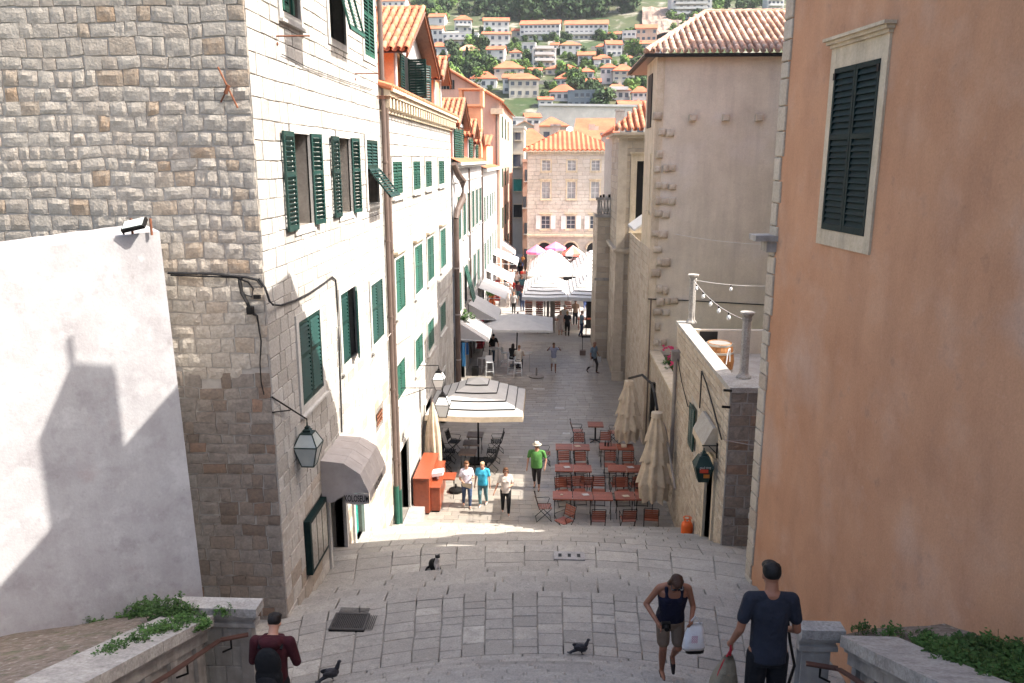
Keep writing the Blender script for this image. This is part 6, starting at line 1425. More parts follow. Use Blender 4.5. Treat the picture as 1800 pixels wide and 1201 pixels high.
for k, (mt, nm, lb, conic, gr) in enumerate((('broad', 'broadleaf_tree', 'bright green broadleaf tree standing between the hillside houses', False, 'bright green hillside trees'), ('broad', 'broadleaf_tree', 'bright green broadleaf tree standing between the hillside houses', False, 'bright green hillside trees'), ('olive', 'evergreen_tree', 'dull green evergreen tree standing between the hillside houses', False, 'dull green hillside trees'), ('pine', 'cypress_tree', 'slim dark cypress standing between the hillside houses', True, 'cypresses on the hillside'), ('olive', 'evergreen_tree', 'dull green evergreen tree standing between the hillside houses', False, 'dull green hillside trees'))):
    cm = crown_mesh(40 + k, 3.4 if not conic else 1.6, 6.0 if not conic else 9.0, 420, .42, 9, conic).mesh('crown', MT[mt])
    tm = MB(); tm.tube([(0, 0, -1.5), (0, 0, 1), (.1, .1, 3.5)], [.3, .22, .1], 6); tm = tm.mesh('trunk', MT['bark']); protos.append((nm, lb, gr, cm, tm))
def put_tree(k, p, s):
    nm, lb, gr, cm, tm = protos[k]; t = thing(nm, lb, 'tree', p, R.uniform(0, 6), gr); t.scale = (s, s, s * R.uniform(.85, 1.15))
    for n_, me in (('crown', cm), ('trunk', tm)): o = bpy.data.objects.new(n_, me); COL.objects.link(o); o.parent = t
rt = random.Random(3)
for (x0, x1, y0, y1, n, ks, s0, s1) in ((780, 870, 108, 160, 34, (0, 1, 2, 4, 3), .8, 1.4), (785, 850, 95, 120, 10, (2, 3, 4), 1.0, 1.5), (900, 960, 100, 150, 14, (0, 1, 2), .6, 1.1), (940, 1010, 62, 80, 14, (0, 2, 4), .6, 1.0), (985, 1050, 118, 165, 24, (0, 1, 2, 3), .6, 1.2), (1040, 1130, 60, 75, 14, (0, 1, 4), .6, 1.1), (1100, 1142, 90, 165, 24, (0, 2, 3, 1), .7, 1.2), (730, 800, 10, 40, 14, (0, 1), .9, 1.5), (830, 860, 50, 90, 8, (0, 2), .6, 1), (1180, 1260, 34, 60, 16, (0, 1, 2), .8, 1.4), (1010, 1060, 150, 185, 10, (2, 0, 4), .7, 1.1), (890, 1080, 65, 110, 34, (0, 2, 4, 1), .4, .8), (760, 1140, 85, 180, 60, (0, 2, 4, 1), .35, .75), (1250, 1370, 2, 30, 16, (0, 2), .9, 1.5)):
    for _ in range(n):
        p = hit_hill(rt.uniform(x0, x1), rt.uniform(y0, y1)); kk_ = rt.choice(ks)
        if kk_ == 3 and rt.random() < .6: kk_ = 0
        if rt.random() < .95: put_tree(kk_, p - V((0, 0, .3)), rt.uniform(s0, s1) * .78)
p = hit_hill(1062, 192); nm, lb, gr, cm, tm = protos[4]
t = thing('round_tree', 'large round dark tree beside the modern blue grey house', 'tree', p); t.scale = (1.35, 1.35, 1.0)
for n_, me in (('crown', cm), ('trunk', tm)): o = bpy.data.objects.new(n_, me); COL.objects.link(o); o.parent = t
# wood on the upper slope
fm = MB(); cms = [crown_mesh(70 + k, 5.2, 9.5, 150, 1.0, 8) for k in range(5)]
cnt = 0
while cnt < 640:
    px, py = rt.uniform(600, 1420), rt.uniform(-110, 42)
    lim = 12 if px < 740 else (26 if px < 800 else (38 if px < 1128 else (14 if px < 1180 else 0)))
    if px > 1120 and px < 1190 and py > -5: continue
    if py > lim: continue
    p = hit_hill(px, py); b = rt.choice(cms); s = rt.uniform(.7, 1.25); a = rt.uniform(0, 6); ca_, sa_ = math.cos(a) * s, math.sin(a) * s
    fm.add([(p.x + v[0] * ca_ - v[1] * sa_, p.y + v[0] * sa_ + v[1] * ca_, p.z - 1.5 + v[2] * s) for v in b.v], b.f, rt.random()); cnt += 1
setp(obj('pine_wood', fm, MT['pine']), 'dense dark pine wood covering the upper hillside', 'wood', kind='stuff')
# ------------------------------------------------------------------ café furniture
def bar_(m, a, b, r=.011): m.tube([a, b], r, 5)
def make_chair(label, group, mat='wood_red'):
    """folding slatted chair, faces -y (its back is at +y)"""
    t = thing('folding_chair', label, 'chair', (0, 0, 0), 0, group)
    for i in range(6): m = MB(); y = -.19 + i * .072; m.box((-.21, y - .030, .44), (.21, y + .030, .458)); obj('seat_slat', m, MT[mat], t, world=False)
    for i in range(5): m = MB(); z = .56 + i * .068; y = .20 + (z - .44) * .24; m.obox((0, y, z), (.20, 0, 0), (0, .008, 0), V((0, .006, .026))); obj('back_slat', m, MT[mat], t, world=False)
    for s in (-1, 1):
        m = MB(); m.tube([(s * .215, .325, .90), (s * .215, .19, .45), (s * .215, -.22, .0)], .011, 5); obj('back_leg', m, MT['iron'], t, world=False)
        m = MB(); m.tube([(s * .225, -.20, .44), (s * .225, .28, .0)], .011, 5); obj('front_leg', m, MT['iron'], t, world=False)
        m = MB(); m.tube([(s * .235, .245, .66), (s * .24, -.16, .66), (s * .235, -.19, .62), (s * .225, -.12, .44)], .010, 5); obj('armrest', m, MT['iron'], t, world=False)
    m = MB(); bar_(m, (-.22, .27, .02), (.22, .27, .02)); bar_(m, (-.215, -.2, .03), (.215, -.2, .03)); bar_(m, (-.22, .30, .90), (.22, .30, .90)); obj('crossbar', m, MT['iron'], t, world=False)
    return t
def make_table(label, group, w=.63, d=.63, mat='wood_red', ped=False):
    t = thing('cafe_table', label, 'table', (0, 0, 0), 0, group)
    n = 7
    for i in range(n): m = MB(); y = -d / 2 + d * (i + .5) / n; m.box((-w / 2 + .02, y - d / n / 2 + .002, .722), (w / 2 - .02, y + d / n / 2 - .002, .74)); obj('top_slat', m, MT[mat], t, world=False)
    m = MB(); m.box((-w / 2, -d / 2, .70), (w / 2, -d / 2 + .02, .742)); m.box((-w / 2, d / 2 - .02, .70), (w / 2, d / 2, .742)); m.box((-w / 2, -d / 2 + .02, .70), (-w / 2 + .02, d / 2 - .02, .742)); m.box((w / 2 - .02, -d / 2 + .02, .70), (w / 2, d / 2 - .02, .742)); obj('top_frame', m, MT[mat], t, world=False)
    if ped:
        m = MB(); m.tube([(0, 0, .03), (0, 0, .70)], .035, 8); obj('pedestal', m, MT['iron'], t, world=False)
        m = MB()
        for k in range(4): a = PI / 4 + k * PI / 2; m.tube([(0, 0, .06), (.3 * math.cos(a), .3 * math.sin(a), .015)], .02, 6)
        obj('foot', m, MT['iron'], t, world=False)
    else:
        for s in (-1, 1):
            for q in (-1, 1): m = MB(); m.tube([(s * (w / 2 - .06), q * d * .36, .70), (s * (w / 2 - .06), -q * d * .38, .0)], .011, 5); obj('leg', m, MT['iron'], t, world=False)
    return t
first = {}
def put_chair(x, y, rz, label, group, mat='wood_red'):
    if mat not in first: first[mat] = make_chair(label, group, mat); o = first[mat]; o.location = (x, y, 0); o.rotation_euler = (0, 0, rz)
    else: o = copy_tree(first[mat], (x, y, 0), rz, label); o['group'] = group
    return o
def put_table(x, y, label, group, mat='wood_red', ped=False, rz=0):
    k = ('t', mat, ped)
    if k not in first: first[k] = make_table(label, group, mat=mat, ped=ped); o = first[k]; o.location = (x, y, 0); o.rotation_euler = (0, 0, rz)
    else: o = copy_tree(first[k], (x, y, 0), rz, label); o['group'] = group
    return o
GT, GC = 'red slatted café tables on the right', 'red slatted café chairs on the right'
rows_ = [('front left row', .22, 24.2, 3), ('front right row', 2.24, 24.27, 2), ('third row on the left', .31, 26.57, 2), ('third row on the right', 2.18, 26.63, 2), ('second row on the left', .35, 28.7, 2), ('second row by the folded parasol', 2.02, 28.8, 2)]
ordn = ['left', 'middle', 'right']
for (nm, x0, y, n) in rows_:
    for i in range(n):
        w_ = ordn[i] if n == 3 else ordn[i * 2]
        put_table(x0 + .33 + i * .655, y, 'red slatted table, %s one of the %s' % (w_, nm), GT)
put_table(2.03, 31.4, 'single square red table on one black pedestal at the back of the café', GT, ped=True)
def cl(d): return 'red slatted chair ' + d
for (x, y, rz, d) in (
    (.62, 22.95, -.75, 'turned aslant at the near left corner of the front left row'), (1.62, 23.05, PI, 'alone before the right end of the front left row'), (2.62, 23.15, PI, 'before the left table of the front right row'), (3.28, 23.2, PI - .1, 'before the right table of the front right row, by the wall'),
    (.02, 23.95, PI / 2 + .1, 'beside the left end of the front left row'), (.55, 25.15, .35, 'glossy and tilted behind the left front table'), (1.18, 25.2, .05, 'behind the middle front table'), (1.84, 25.25, 0, 'behind the right front table'), (2.6, 25.2, 0, 'behind the left table of the front right row'), (3.2, 25.25, 0, 'behind the right table of the front right row'),
    (.72, 25.75, PI, 'before the left table of the third row on the left'), (1.36, 25.78, PI, 'before the right table of the third row on the left'), (2.5, 25.8, PI, 'before the left table of the third row on the right'), (3.16, 25.8, PI, 'before the right table of the third row on the right'),
    (.66, 27.55, 0, 'behind the left table of the third row on the left'), (1.32, 27.6, 0, 'behind the right table of the third row on the left'), (2.4, 27.6, 0, 'behind the left table of the third row on the right'), (3.1, 27.6, 0, 'behind the right table of the third row on the right'),
    (-.02, 28.7, PI / 2, 'beside the left end of the second row, standing in the street'), (1.35, 29.6, 0, 'behind the second row on the left'), (2.3, 29.8, 0, 'behind the second row by the folded parasol'),
    (1.33, 31.4, PI / 2, 'left of the single pedestal table'), (2.78, 31.3, -PI / 2, 'right of the single pedestal table')):
    put_chair(x + R.uniform(-.06, .06), y + R.uniform(-.05, .05), rz + R.uniform(-.14, .14), cl(d), GC)
# table things
for (x, y, c_, lb) in ((2.25, 28.85, 'iron', 'dark bottle standing on the red table by the folded parasol, left'), (2.36, 28.8, 'iron', 'dark bottle standing on the red table by the folded parasol, middle'), (2.48, 28.85, 'wood_brown', 'brown bottle standing on the red table by the folded parasol, right')):
    m = MB(); m.lathe([(.03, .742), (.032, .86), (.012, .91), (.012, .95)], (x, y, 0), 10); setp(obj('bottle', m, MT[c_]), lb, 'bottle', 'bottles on the café table')
m = MB(); m.box((2.85, 28.7, .742), (3.05, 28.85, .83)); setp(obj('napkin_box', m, MT['canvas_cream']), 'pale napkin box on the red table by the folded parasol', 'box')
m = MB(); m.lathe([(.03, .742), (.045, .75), (.045, .765), (.02, .77)], (.52, 24.2, 0), 12); setp(obj('ashtray', m, MT['canvas_cream']), 'small pale ashtray on the front left red table', 'ashtray')
for k, (x, y) in enumerate(((1.3, 24.25), (2.6, 24.2), (.75, 26.6), (1.2, 28.75), (3.0, 26.7), (3.25, 24.3))):
    m = MB(); m.obox((x, y, .752), (.10, .02, 0), (-.03, .07, 0), (0, 0, .006)); setp(obj('menu_card', m, MT['canvas_cream' if k % 2 else 'canvas_white']), ['cream', 'white'][1 - k % 2] + ' menu card lying on a red table, ' + ['middle of the front left row', 'left end of the front right row', 'left of the third row', 'right of the second row', 'right of the third row by the wall', 'right end of the front right row'][k], 'menu')
# left cluster
for i, (y, l) in enumerate(((28.0, 'nearest brown slatted table below the tiered parasol'), (29.0, 'middle brown slatted table below the tiered parasol'), (29.95, 'farthest brown slatted table below the tiered parasol'))): put_table(-2.92 + .05 * i, y, l, 'brown café tables under the parasol', 'wood_brown')
for (x, y, rz, d) in ((-3.75, 27.9, PI / 2 + .2, 'left of the nearest brown table'), (-2.1, 27.9, -PI / 2 - .2, 'right of the nearest brown table'), (-3.7, 28.8, PI / 2, 'left of the middle brown table'), (-2.05, 28.9, -PI / 2, 'right of the middle brown table'), (-3.65, 29.9, PI / 2 - .2, 'left of the farthest brown table'), (-1.98, 30.0, -PI / 2 + .1, 'right of the farthest brown table')):
    put_chair(x, y, rz, 'dark slatted café chair ' + d, 'dark café chairs under the parasol', 'iron')
t = put_table(-3.42, 25.65, 'bright red folding table in the sun beside the wooden desk', 'red folding table', 'wood_orange')
del t['group']
# wooden desk of two cabinets
dk = thing('waiter_station', 'glossy orange red wooden waiter station of stepped cabinets against the house wall', 'cabinet', (-4.1, 24.6, 0))
for (x0, x1, y0, y1, h, nm) in ((-4.32, -3.80, 24.1, 26.4, 1.25, 'tall_cabinet'), (-3.797, -3.48, 24.3, 25.2, .86, 'low_cabinet'), (-3.797, -3.55, 25.3, 26.3, 1.0, 'middle_cabinet')):
    m = MB(); m.box((x0, y0, .06), (x1, y1, h)); c_ = obj(nm, m, MT['wood_orange'], dk); m = MB(); m.box((x0 - .0, y0 - .03, h), (x1 + .02, y1 + .02, h + .03)); obj('top', m, MT['wood_orange'], c_)
    m = MB(); m.box((x0 + .04, y0 - .012, .14), (x1 - .04, y0, h - .1)); obj('panel', m, MT['wood_orange'], c_); m = MB(); m.box((x0 + .03, y0 + .03, 0), (x1 - .03, y1 - .03, .06)); obj('plinth', m, MT['iron'], c_)
m = MB(); m.obox((-3.62, 25.0, 1.12), (.18, 0, .03), (0, .2, 0), (-.005, 0, .06)); m.box((-3.66, 24.96, .9), (-3.6, 25.04, 1.06)); setp(obj('menu_box', m, MT['white_metal']), 'white menu box on the low cabinet of the waiter station', 'menu')
m = MB(); m.lathe([(.24, 0), (.25, .10), (.10, .14), (.04, .16), (.03, .30)], (-3.15, 26.0, 0), 16); setp(obj('umbrella_stand', m, MT['iron']), 'black round parasol foot behind the red folding table', 'parasol base')
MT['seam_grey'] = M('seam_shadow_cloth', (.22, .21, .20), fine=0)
MT['canvas_tier_grey'] = M('off_white_canvas', (.46, .45, .43), (.42, .41, .39), rough=.9, fine=.04)  # white canvas greyed, painting in the shade over the left tiered parasol
# ------------------------------------------------------------------ parasols
def folded_big(label, c, ztop, zbot, r, arm=None, seed=1):
    """folded cantilever parasol: gathered canvas hanging in long crumpled pleats, with stepped hems"""
    t = thing('folded_parasol', label, 'parasol', (c[0], c[1], 0)); rr = random.Random(seed); m = MB(); N = 64; n_t = 4
    def env(f): return r * (.30 + .70 * min(1, f * 1.25) ** .75) * (1 - .22 * max(0, f - .82) / .18)
    for q in range(n_t):
        f0, f1 = q / n_t, min(1.0, (q + 1.22) / n_t); nf = 8; ph = rr.uniform(0, .7); vs = []; K = 9; jag = [rr.uniform(-.05, .07) for _ in range(2 * nf)]
        for j in range(K + 1):
            g = j / K; f = f0 + (f1 - f0) * g
            for k in range(N):
                a = 2 * PI * k / N; u = (a * nf / PI + ph) % (2 * nf); tri = abs((u % 2) - 1)
                rad = env(f) * (.56 + .36 * tri ** 1.2 * (.45 + .55 * g) + .07 * g) * (1 + .10 * noise.noise(V((math.cos(a) * 1.7, math.sin(a) * 1.7, f * 5 + seed))))
                zz = ztop - (ztop - zbot) * f + g * (jag[int(u) % (2 * nf)] * .6 + .12 * (.5 - tri))
                vs.append((c[0] + rad * math.cos(a), c[1] + rad * math.sin(a) * .8, zz))
        m2 = MB(); m2.add(vs, [(j * N + k, j * N + (k + 1) % N, (j + 1) * N + (k + 1) % N, (j + 1) * N + k) for j in range(K) for k in range(N)], rr.random()); obj('canvas_tier', m2, MT['canvas_cream'], t, smooth=True)
    m = MB(); m.lathe([(r * .05, ztop + .10), (r * .28, ztop + .05), (r * .30, ztop - .1)], (c[0], c[1], 0), 16); obj('top_cap', m, MT['canvas_cream'], t)
    m = MB(); m.tube([(c[0], c[1], .1 if arm is None else zbot), (c[0], c[1], ztop + .05)], .03, 8); obj('inner_pole', m, MT['iron'], t)
    if arm:
        m = MB(); m.tube(arm, .045, 8); obj('arm', m, MT['iron'], t)
    return t
folded_big('nearer folded beige cantilever parasol draped in tiers by the terrace house wall', (3.46, 24.0), 3.62, .75, .62, [(3.46, 24.0, 3.75), (3.5, 25.0, 4.0), (3.62, 26.6, 3.85)], 3)
folded_big('farther folded beige cantilever parasol draped in tiers by the planter wall', (3.12, 29.3), 3.15, .85, .62, [(3.12, 29.3, 3.3), (3.4, 27.6, 3.9), (3.62, 26.6, 3.85)], 8)
mp = thing('parasol_mast', 'black square mast with arms carrying the two folded beige parasols', 'mast', (3.66, 26.6, 0)); m = MB(); m.box((3.58, 26.5, 0), (3.74, 26.7, 3.9)); obj('mast', m, MT['iron'], mp); m = MB(); m.box((3.2, 26.2, 0), (4.05, 27.0, .08)); obj('base_plate', m, MT['iron'], mp); m = MB(); m.tube([(3.66, 26.6, 2.2), (3.66, 25.4, 3.3), (3.8, 24.4, 3.0), (3.95, 22.9, 1.6)], .04, 8); obj('strut', m, MT['grey_pipe'], mp)
def slim_folded(label, x, y, z0, z1, r):
    t = thing('folded_parasol', label, 'parasol', (x, y, 0)); N = 40; vs = []; K = 10
    for j in range(K + 1):
        f = j / K; base = r * (.12 + .88 * math.sin(min(1, f * 1.15) * PI / 2) ** .8)
        for k in range(N):
            a = 2 * PI * k / N; rad = base * (1 + .22 * math.sin(8 * a + .6 * math.sin(f * 5)) * min(1, f * 3)); vs.append((x + rad * math.cos(a), y + rad * math.sin(a), z1 - (z1 - z0) * f + .05 * math.sin(8 * a) * (f > .95)))
    m = MB(); m.add(vs, [(j * N + k, j * N + (k + 1) % N, (j + 1) * N + (k + 1) % N, (j + 1) * N + k) for j in range(K) for k in range(N)]); m.add([vs[k] for k in range(N)], [tuple(range(N))]); obj('canvas', m, MT['canvas_cream'] if 'cream' in label else MT['canvas_white'], t, smooth=True)
    m = MB(); m.tube([(x, y, 0), (x, y, z1 + .08)], .025, 8); obj('pole', m, MT['wood_brown'], t); m = MB(); m.box((x - .3, y - .3, 0), (x + .3, y + .3, .08)); obj('base', m, MT['iron'], t); return t
slim_folded('slim folded cream parasol standing behind the waiter station', -4.05, 26.9, .65, 3.0, .26)
def tier_parasol(label, x0, x1, y0, y1, ze, zt, tiers, pole, mat='canvas_white', val='canvas_cream', group=None, valance=.22, seam_shade='iron', cz=.0, sr=.014, stp=.035):
    """square parasol: stepped overlapping canvas rings with a valance"""
    cx, cy = (x0 + x1) / 2, (y0 + y1) / 2; t = thing('parasol', label, 'parasol', (pole[0], pole[1], 0), 0, group); hx, hy_ = (x1 - x0) / 2, (y1 - y0) / 2
    def P(f, a, b, dz=0):
        z = zt + (ze - zt) * (f ** 1.0) + dz; return V((cx + a * hx * f, cy + b * hy_ * f, z))
    for q in range(tiers):
        f0, f1 = q / tiers, (q + 1) / tiers; up = .07 * (tiers - 1 - q) / max(1, tiers - 1) if tiers > 1 else 0
        f1o = min(1, f1 + .035) if q < tiers - 1 else 1
        cs = [(-1, -1), (1, -1), (1, 1), (-1, 1)]
        for s_ in range(4):
            a, b = cs[s_], cs[(s_ + 1) % 4]; m = MB(); K = 8; vs = []
            for i in range(K + 1):
                u = i / K; aa = a[0] + (b[0] - a[0]) * u; bb = a[1] + (b[1] - a[1]) * u; bow = -.05 * math.sin(PI * u) * 4 * (u * (1 - u)) + cz * 4 * u * (1 - u)
                lift = stp * (tiers - 1 - q); vs += [P(max(f0, .02), aa, bb, bow * f0 + .028 + lift), P(f1o, aa, bb, bow * f1o + .028 + lift)]
            m.add(vs, [(2 * i, 2 * i + 2, 2 * i + 3, 2 * i + 1) for i in range(K)]); c_ = obj('canopy_panel', m, MT[mat], t, smooth=True)
            if tiers > 1 and q < tiers - 1:
                mm = MB(); mm.tube([vs[2 * i + 1] - V((0, 0, .01)) for i in range(K + 1)], sr, 4); obj('seam', mm, MT[seam_shade], c_)  # dark tube marks the seam and paints the shade under the tier edge
    if valance:
        cs = [(-1, -1), (1, -1), (1, 1), (-1, 1)]
        for s_ in range(4):
            a, b = cs[s_], cs[(s_ + 1) % 4]; m = MB(); K = 8; vs = []
            for i in range(K + 1):
                u = i / K; aa = a[0] + (b[0] - a[0]) * u; bb = a[1] + (b[1] - a[1]) * u; bow = -.05 * math.sin(PI * u) * 4 * (u * (1 - u)) + cz * 4 * u * (1 - u); p = P(1, aa, bb, bow + .028); vs += [p, p * 1.0 + V((aa * .02, bb * .02, -valance))]
            m.add(vs, [(2 * i, 2 * i + 1, 2 * i + 3, 2 * i + 2) for i in range(K)]); obj('valance', m, MT[val], t)
    m = MB(); m.tube([(pole[0], pole[1], 0), (cx if pole[2] else pole[0], cy if pole[2] else pole[1], zt - .05)], .035, 8); obj('pole', m, MT['iron'], t)
    for (a, b) in ((-1, -1), (1, -1), (1, 1), (-1, 1)): m = MB(); m.tube([P(.05, a, b, -.03), P(.97, a, b, -.02)], .014, 5); obj('rib', m, MT['iron'], t)
    m = MB(); m.box((pole[0] - .35, pole[1] - .35, 0), (pole[0] + .35, pole[1] + .35, .07)); obj('base', m, MT['iron'], t)
    m = MB(); m.lathe([(.05, zt), (.05, zt + .1), (.02, zt + .13)], (cx, cy, 0), 8); obj('finial', m, MT['wood_brown'], t)
    return t
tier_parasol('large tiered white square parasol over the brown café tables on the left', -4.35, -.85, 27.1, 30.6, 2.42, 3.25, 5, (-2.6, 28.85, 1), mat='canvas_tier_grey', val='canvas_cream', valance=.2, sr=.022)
tier_parasol('plain pale grey square parasol over the white bar tables', -3.6, .3, 41.7, 45.4, 2.42, 3.0, 1, (-1.73, 43.4, 1), mat='canvas_white', val='canvas_white', valance=.12, cz=.06)
MT['canvas_bright'] = M('bright_white_canvas', (.66, .65, .63), (.60, .59, .57), rough=.9, fine=.03)
for (x0, x1, y0, y1, ze, zt, lb) in ((-1.67, 1.30, 51.0, 58.2, 2.66, 3.42, 'front left one of the four big white tiered parasols on the square'), (1.36, 4.6, 51.0, 58.2, 2.66, 3.42, 'front right one of the four big white tiered parasols on the square'), (-1.55, 1.9, 61.8, 71.0, 2.66, 3.75, 'rear left one of the four big white tiered parasols on the square'), (1.96, 5.6, 61.8, 71.0, 2.66, 3.75, 'rear right one of the four big white tiered parasols on the square')):
    tier_parasol(lb, x0, x1, y0, y1, ze, zt, 7, ((x0 + x1) / 2, (y0 + y1) / 2, 1), group='four big white parasols on the square', mat='canvas_bright', val='canvas_bright', seam_shade='seam_grey', sr=.026, stp=.05)
def round_parasol(label, x, y, r, ze, zt, mats, group=None):
    t = thing('parasol', label, 'parasol', (x, y, 0), 0, group); n = 8
    for k in range(n):
        a0, a1 = 2 * PI * k / n, 2 * PI * (k + 1) / n; m = MB(); m.add([(x, y, zt), (x + r * math.cos(a0), y + r * math.sin(a0), ze), (x + r * math.cos(a1), y + r * math.sin(a1), ze), (x + r * math.cos(a0), y + r * math.sin(a0), ze - .2), (x + r * math.cos(a1), y + r * math.sin(a1), ze - .2)], [(0, 1, 2), (1, 3, 4, 2)]); obj('canopy_panel', m, MT[mats[k % len(mats)]], t)
    m = MB(); m.tube([(x, y, 0), (x, y, zt)], .03, 6); obj('pole', m, MT['white_metal'], t)
def rp_(px0, px1, pyb, pyt, Y, mats, lb, g=None):
    a, b = aty(px0, pyb, Y), aty(px1, pyb, Y); r = (b.x - a.x) / 2; round_parasol(lb, (a.x + b.x) / 2, Y, r, aty(px0, pyb - 3, Y).z, aty(px0, pyt, Y).z + .05, mats, g)
rp_(925, 962, 445, 431, 69.5, ['canvas_pink'], 'left one of the two pink parasols before the arched doorways', 'pink parasols on the square')
rp_(958, 995, 438, 426, 71, ['canvas_pink'], 'right one of the two pink parasols before the arched doorways', 'pink parasols on the square')
rp_(988, 1026, 448, 432, 69.5, ['canvas_red', 'canvas_white'], 'red and white parasol right of the pink ones')
# awnings of the left row
def awning(label, y0, y1, zt, out, drop, x=-4.4, mat='canvas_white', side=False):
    t = thing('shop_awning', label, 'awning', (x, (y0 + y1) / 2, zt)); m = MB(); N = 6; vs = []
    for i in range(N + 1): y = y0 + (y1 - y0) * i / N; vs += [(x, y, zt), (x + out, y, zt - drop), (x + out, y, zt - drop - .22)]
    m.add(vs, [(3 * i, 3 * i + 1, 3 * i + 4, 3 * i + 3) for i in range(N)]); c_ = obj('canopy', m, MT[mat], t); m = MB(); m.add(vs, [(3 * i + 1, 3 * i + 2, 3 * i + 5, 3 * i + 4) for i in range(N)]); obj('valance', m, MT[mat], t)
    m = MB()
    for y in (y0, y1): m.tube([(x, y, zt - drop * .9), (x + out, y, zt - drop)], .015, 5)
    obj('arm', m, MT['white_metal'], t)
    if side: m = MB(); m.add([(x, y0, zt), (x + out, y0, zt - drop), (x, y0, zt - drop)], [(0, 1, 2)]); obj('side_cloth', m, MT[mat], t)
    return t
for (y0, y1, zt, o, d, sd_, lb) in ((38.4, 41.6, 3.5, 1.4, .9, True, 'nearest white sloping awning under the cream house shutters'), (43.2, 46.6, 3.6, 1.6, .9, True, 'white box shaped awning above the narrow shops, second in the row'), (49.5, 54.0, 3.5, 1.7, .7, False, 'long white awning of the third shop in the row'), (56.0, 60.5, 3.7, 1.8, .9, False, 'white awning marked with a small lantern print'), (62.5, 67.0, 4.1, 1.9, .8, False, 'white awning before the market stalls, fifth in the row'), (70.5, 74.5, 4.2, 1.4, 1.0, True, 'white awning with red edge near the alley')):
    awning(lb, y0, y1, zt, o, d, -4.35, 'canvas_white', sd_)
# white bar furniture
def stool(label, x, y, rz, first_=[None]):
    if first_[0] is None:
        t = thing('bar_stool', label, 'stool', (x, y, 0), rz, 'white bar stools'); 
        m = MB(); m.box((-.19, -.19, .74), (.19, .19, .77)); obj('seat', m, MT['white_metal'], t, world=False); m = MB(); m.obox((0, .2, .9), (.19, 0, 0), (0, .012, 0), (0, .02, .15)); obj('backrest', m, MT['white_metal'], t, world=False)
        for sx in (-1, 1):
            for sy in (-1, 1): m = MB(); m.tube([(sx * .17, sy * .17, .74), (sx * .22, sy * .22, 0)], .016, 6); obj('leg', m, MT['white_metal'], t, world=False)
        m = MB()
        for (a, b) in (((-.2, -.2), (.2, -.2)), ((.2, -.2), (.2, .2)), ((.2, .2), (-.2, .2)), ((-.2, .2), (-.2, -.2))): m.tube([(a[0], a[1], .25), (b[0], b[1], .25)], .013, 5)
        obj('footrest', m, MT['white_metal'], t, world=False); first_[0] = t; return t
    return copy_tree(first_[0], (x, y, 0), rz, label)
for (x, y, rz, lb) in ((-3.55, 42.3, -.8, 'leftmost white bar stool beside the shop front'), (-3.1, 41.5, .2, 'white bar stool second from the shop front'), (-2.35, 43.6, 1.3, 'white bar stool between the two bar tables'), (-1.92, 42.0, 0, 'white bar stool under the woman in black'), (-1.55, 41.4, 0, 'white bar stool under the man in the cream shirt')): stool(lb, x, y, rz)
for (x, y, lb) in ((-2.95, 43.4, 'round white bar table nearer the shop front'), (-1.15, 42.5, 'round white bar table beside the parasol pole')):
    t = thing('bar_table', lb, 'table', (x, y, 0), 0, 'white bar tables'); m = MB(); m.lathe([(.36, 1.03), (.36, 1.06)], (x, y, 0), 24); obj('top', m, MT['white_metal'], t)
    for (dx, dy) in ((-.2, -.2), (.2, -.2), (.2, .2), (-.2, .2)): m = MB(); m.tube([(x + dx, y + dy, 0), (x + dx, y + dy, 1.03)], .014, 5); obj('leg', m, MT['hoop'], t)
m = MB(); m.lathe([(.4, 0), (.42, .05), (.05, .08), (.04, .5)], (-.55, 41.3, 0), 18); setp(obj('umbrella_stand', m, MT['grey_pipe']), 'round grey parasol stand right of the bar tables', 'parasol base')
m = MB(); m.box((-4.05, 41.3, 0), (-3.7, 41.7, .45)); setp(obj('speaker_box', m, MT['iron']), 'black box on the ground beside the leftmost bar stool', 'box')
# things on the square below the big parasols: stacked orange chairs, tables, stalls
for (x, y, n, lb) in ((-1.3, 54.5, 5, 'left pile of orange café chairs stacked under the big parasol'), (-.55, 54.6, 5, 'right pile of orange café chairs stacked under the big parasol'), (.7, 57.5, 4, 'dark red chairs stacked behind the parasol post'), (1.5, 57.6, 4, 'dark red chairs stacked right of the parasol post')):
    for k in range(n):
        t = thing('stacked_chair', lb + ', number %s from the ground' % ['one', 'two', 'three', 'four', 'five'][k], 'chair', (x, y, k * .32), 0, 'stacked café chairs on the square'); mt = 'wood_orange' if x < 0 else 'wood_red'
        m = MB(); m.box((x - .25, y - .22, k * .32 + .42), (x + .25, y + .22, k * .32 + .45)); obj('seat', m, MT[mt], t)
        m = MB()
        for q in range(4): z = k * .32 + .52 + q * .09; m.box((x - .25, y + .20, z), (x + .25, y + .23, z + .055))
        obj('backrest', m, MT[mt], t)
        if k == 0:
            for sx in (-.22, .22): m = MB(); m.box((x + sx - .02, y - .2, 0), (x + sx + .02, y + .2, .42)); obj('leg', m, MT[mt], t)
for i, (x, y, lb) in enumerate(((-1.1, 52.6, 'orange café table in front of the stacked chairs'), (.6, 53.4, 'orange café table behind the parasol post'), (2.6, 53.8, 'café table behind the strolling man'), (1.6, 55.6, 'white market table in the middle of the square'), (3.1, 57.0, 'market table at the right under the rear parasols'))):
    t = thing('cafe_table', lb, 'table', (x, y, 0)); mt = 'wood_orange' if i < 2 else ('wood_red' if i == 2 else 'white_metal'); m = MB(); m.box((x - .55, y - .35, .72), (x + .55, y + .35, .76)); obj('top', m, MT[mt], t)
    for sx in (-.45, .45):
        for sy in (-.28, .28): m = MB(); m.box((x + sx - .02, y + sy - .02, 0), (x + sx + .02, y + sy + .02, .72)); obj('leg', m, MT[mt], t)
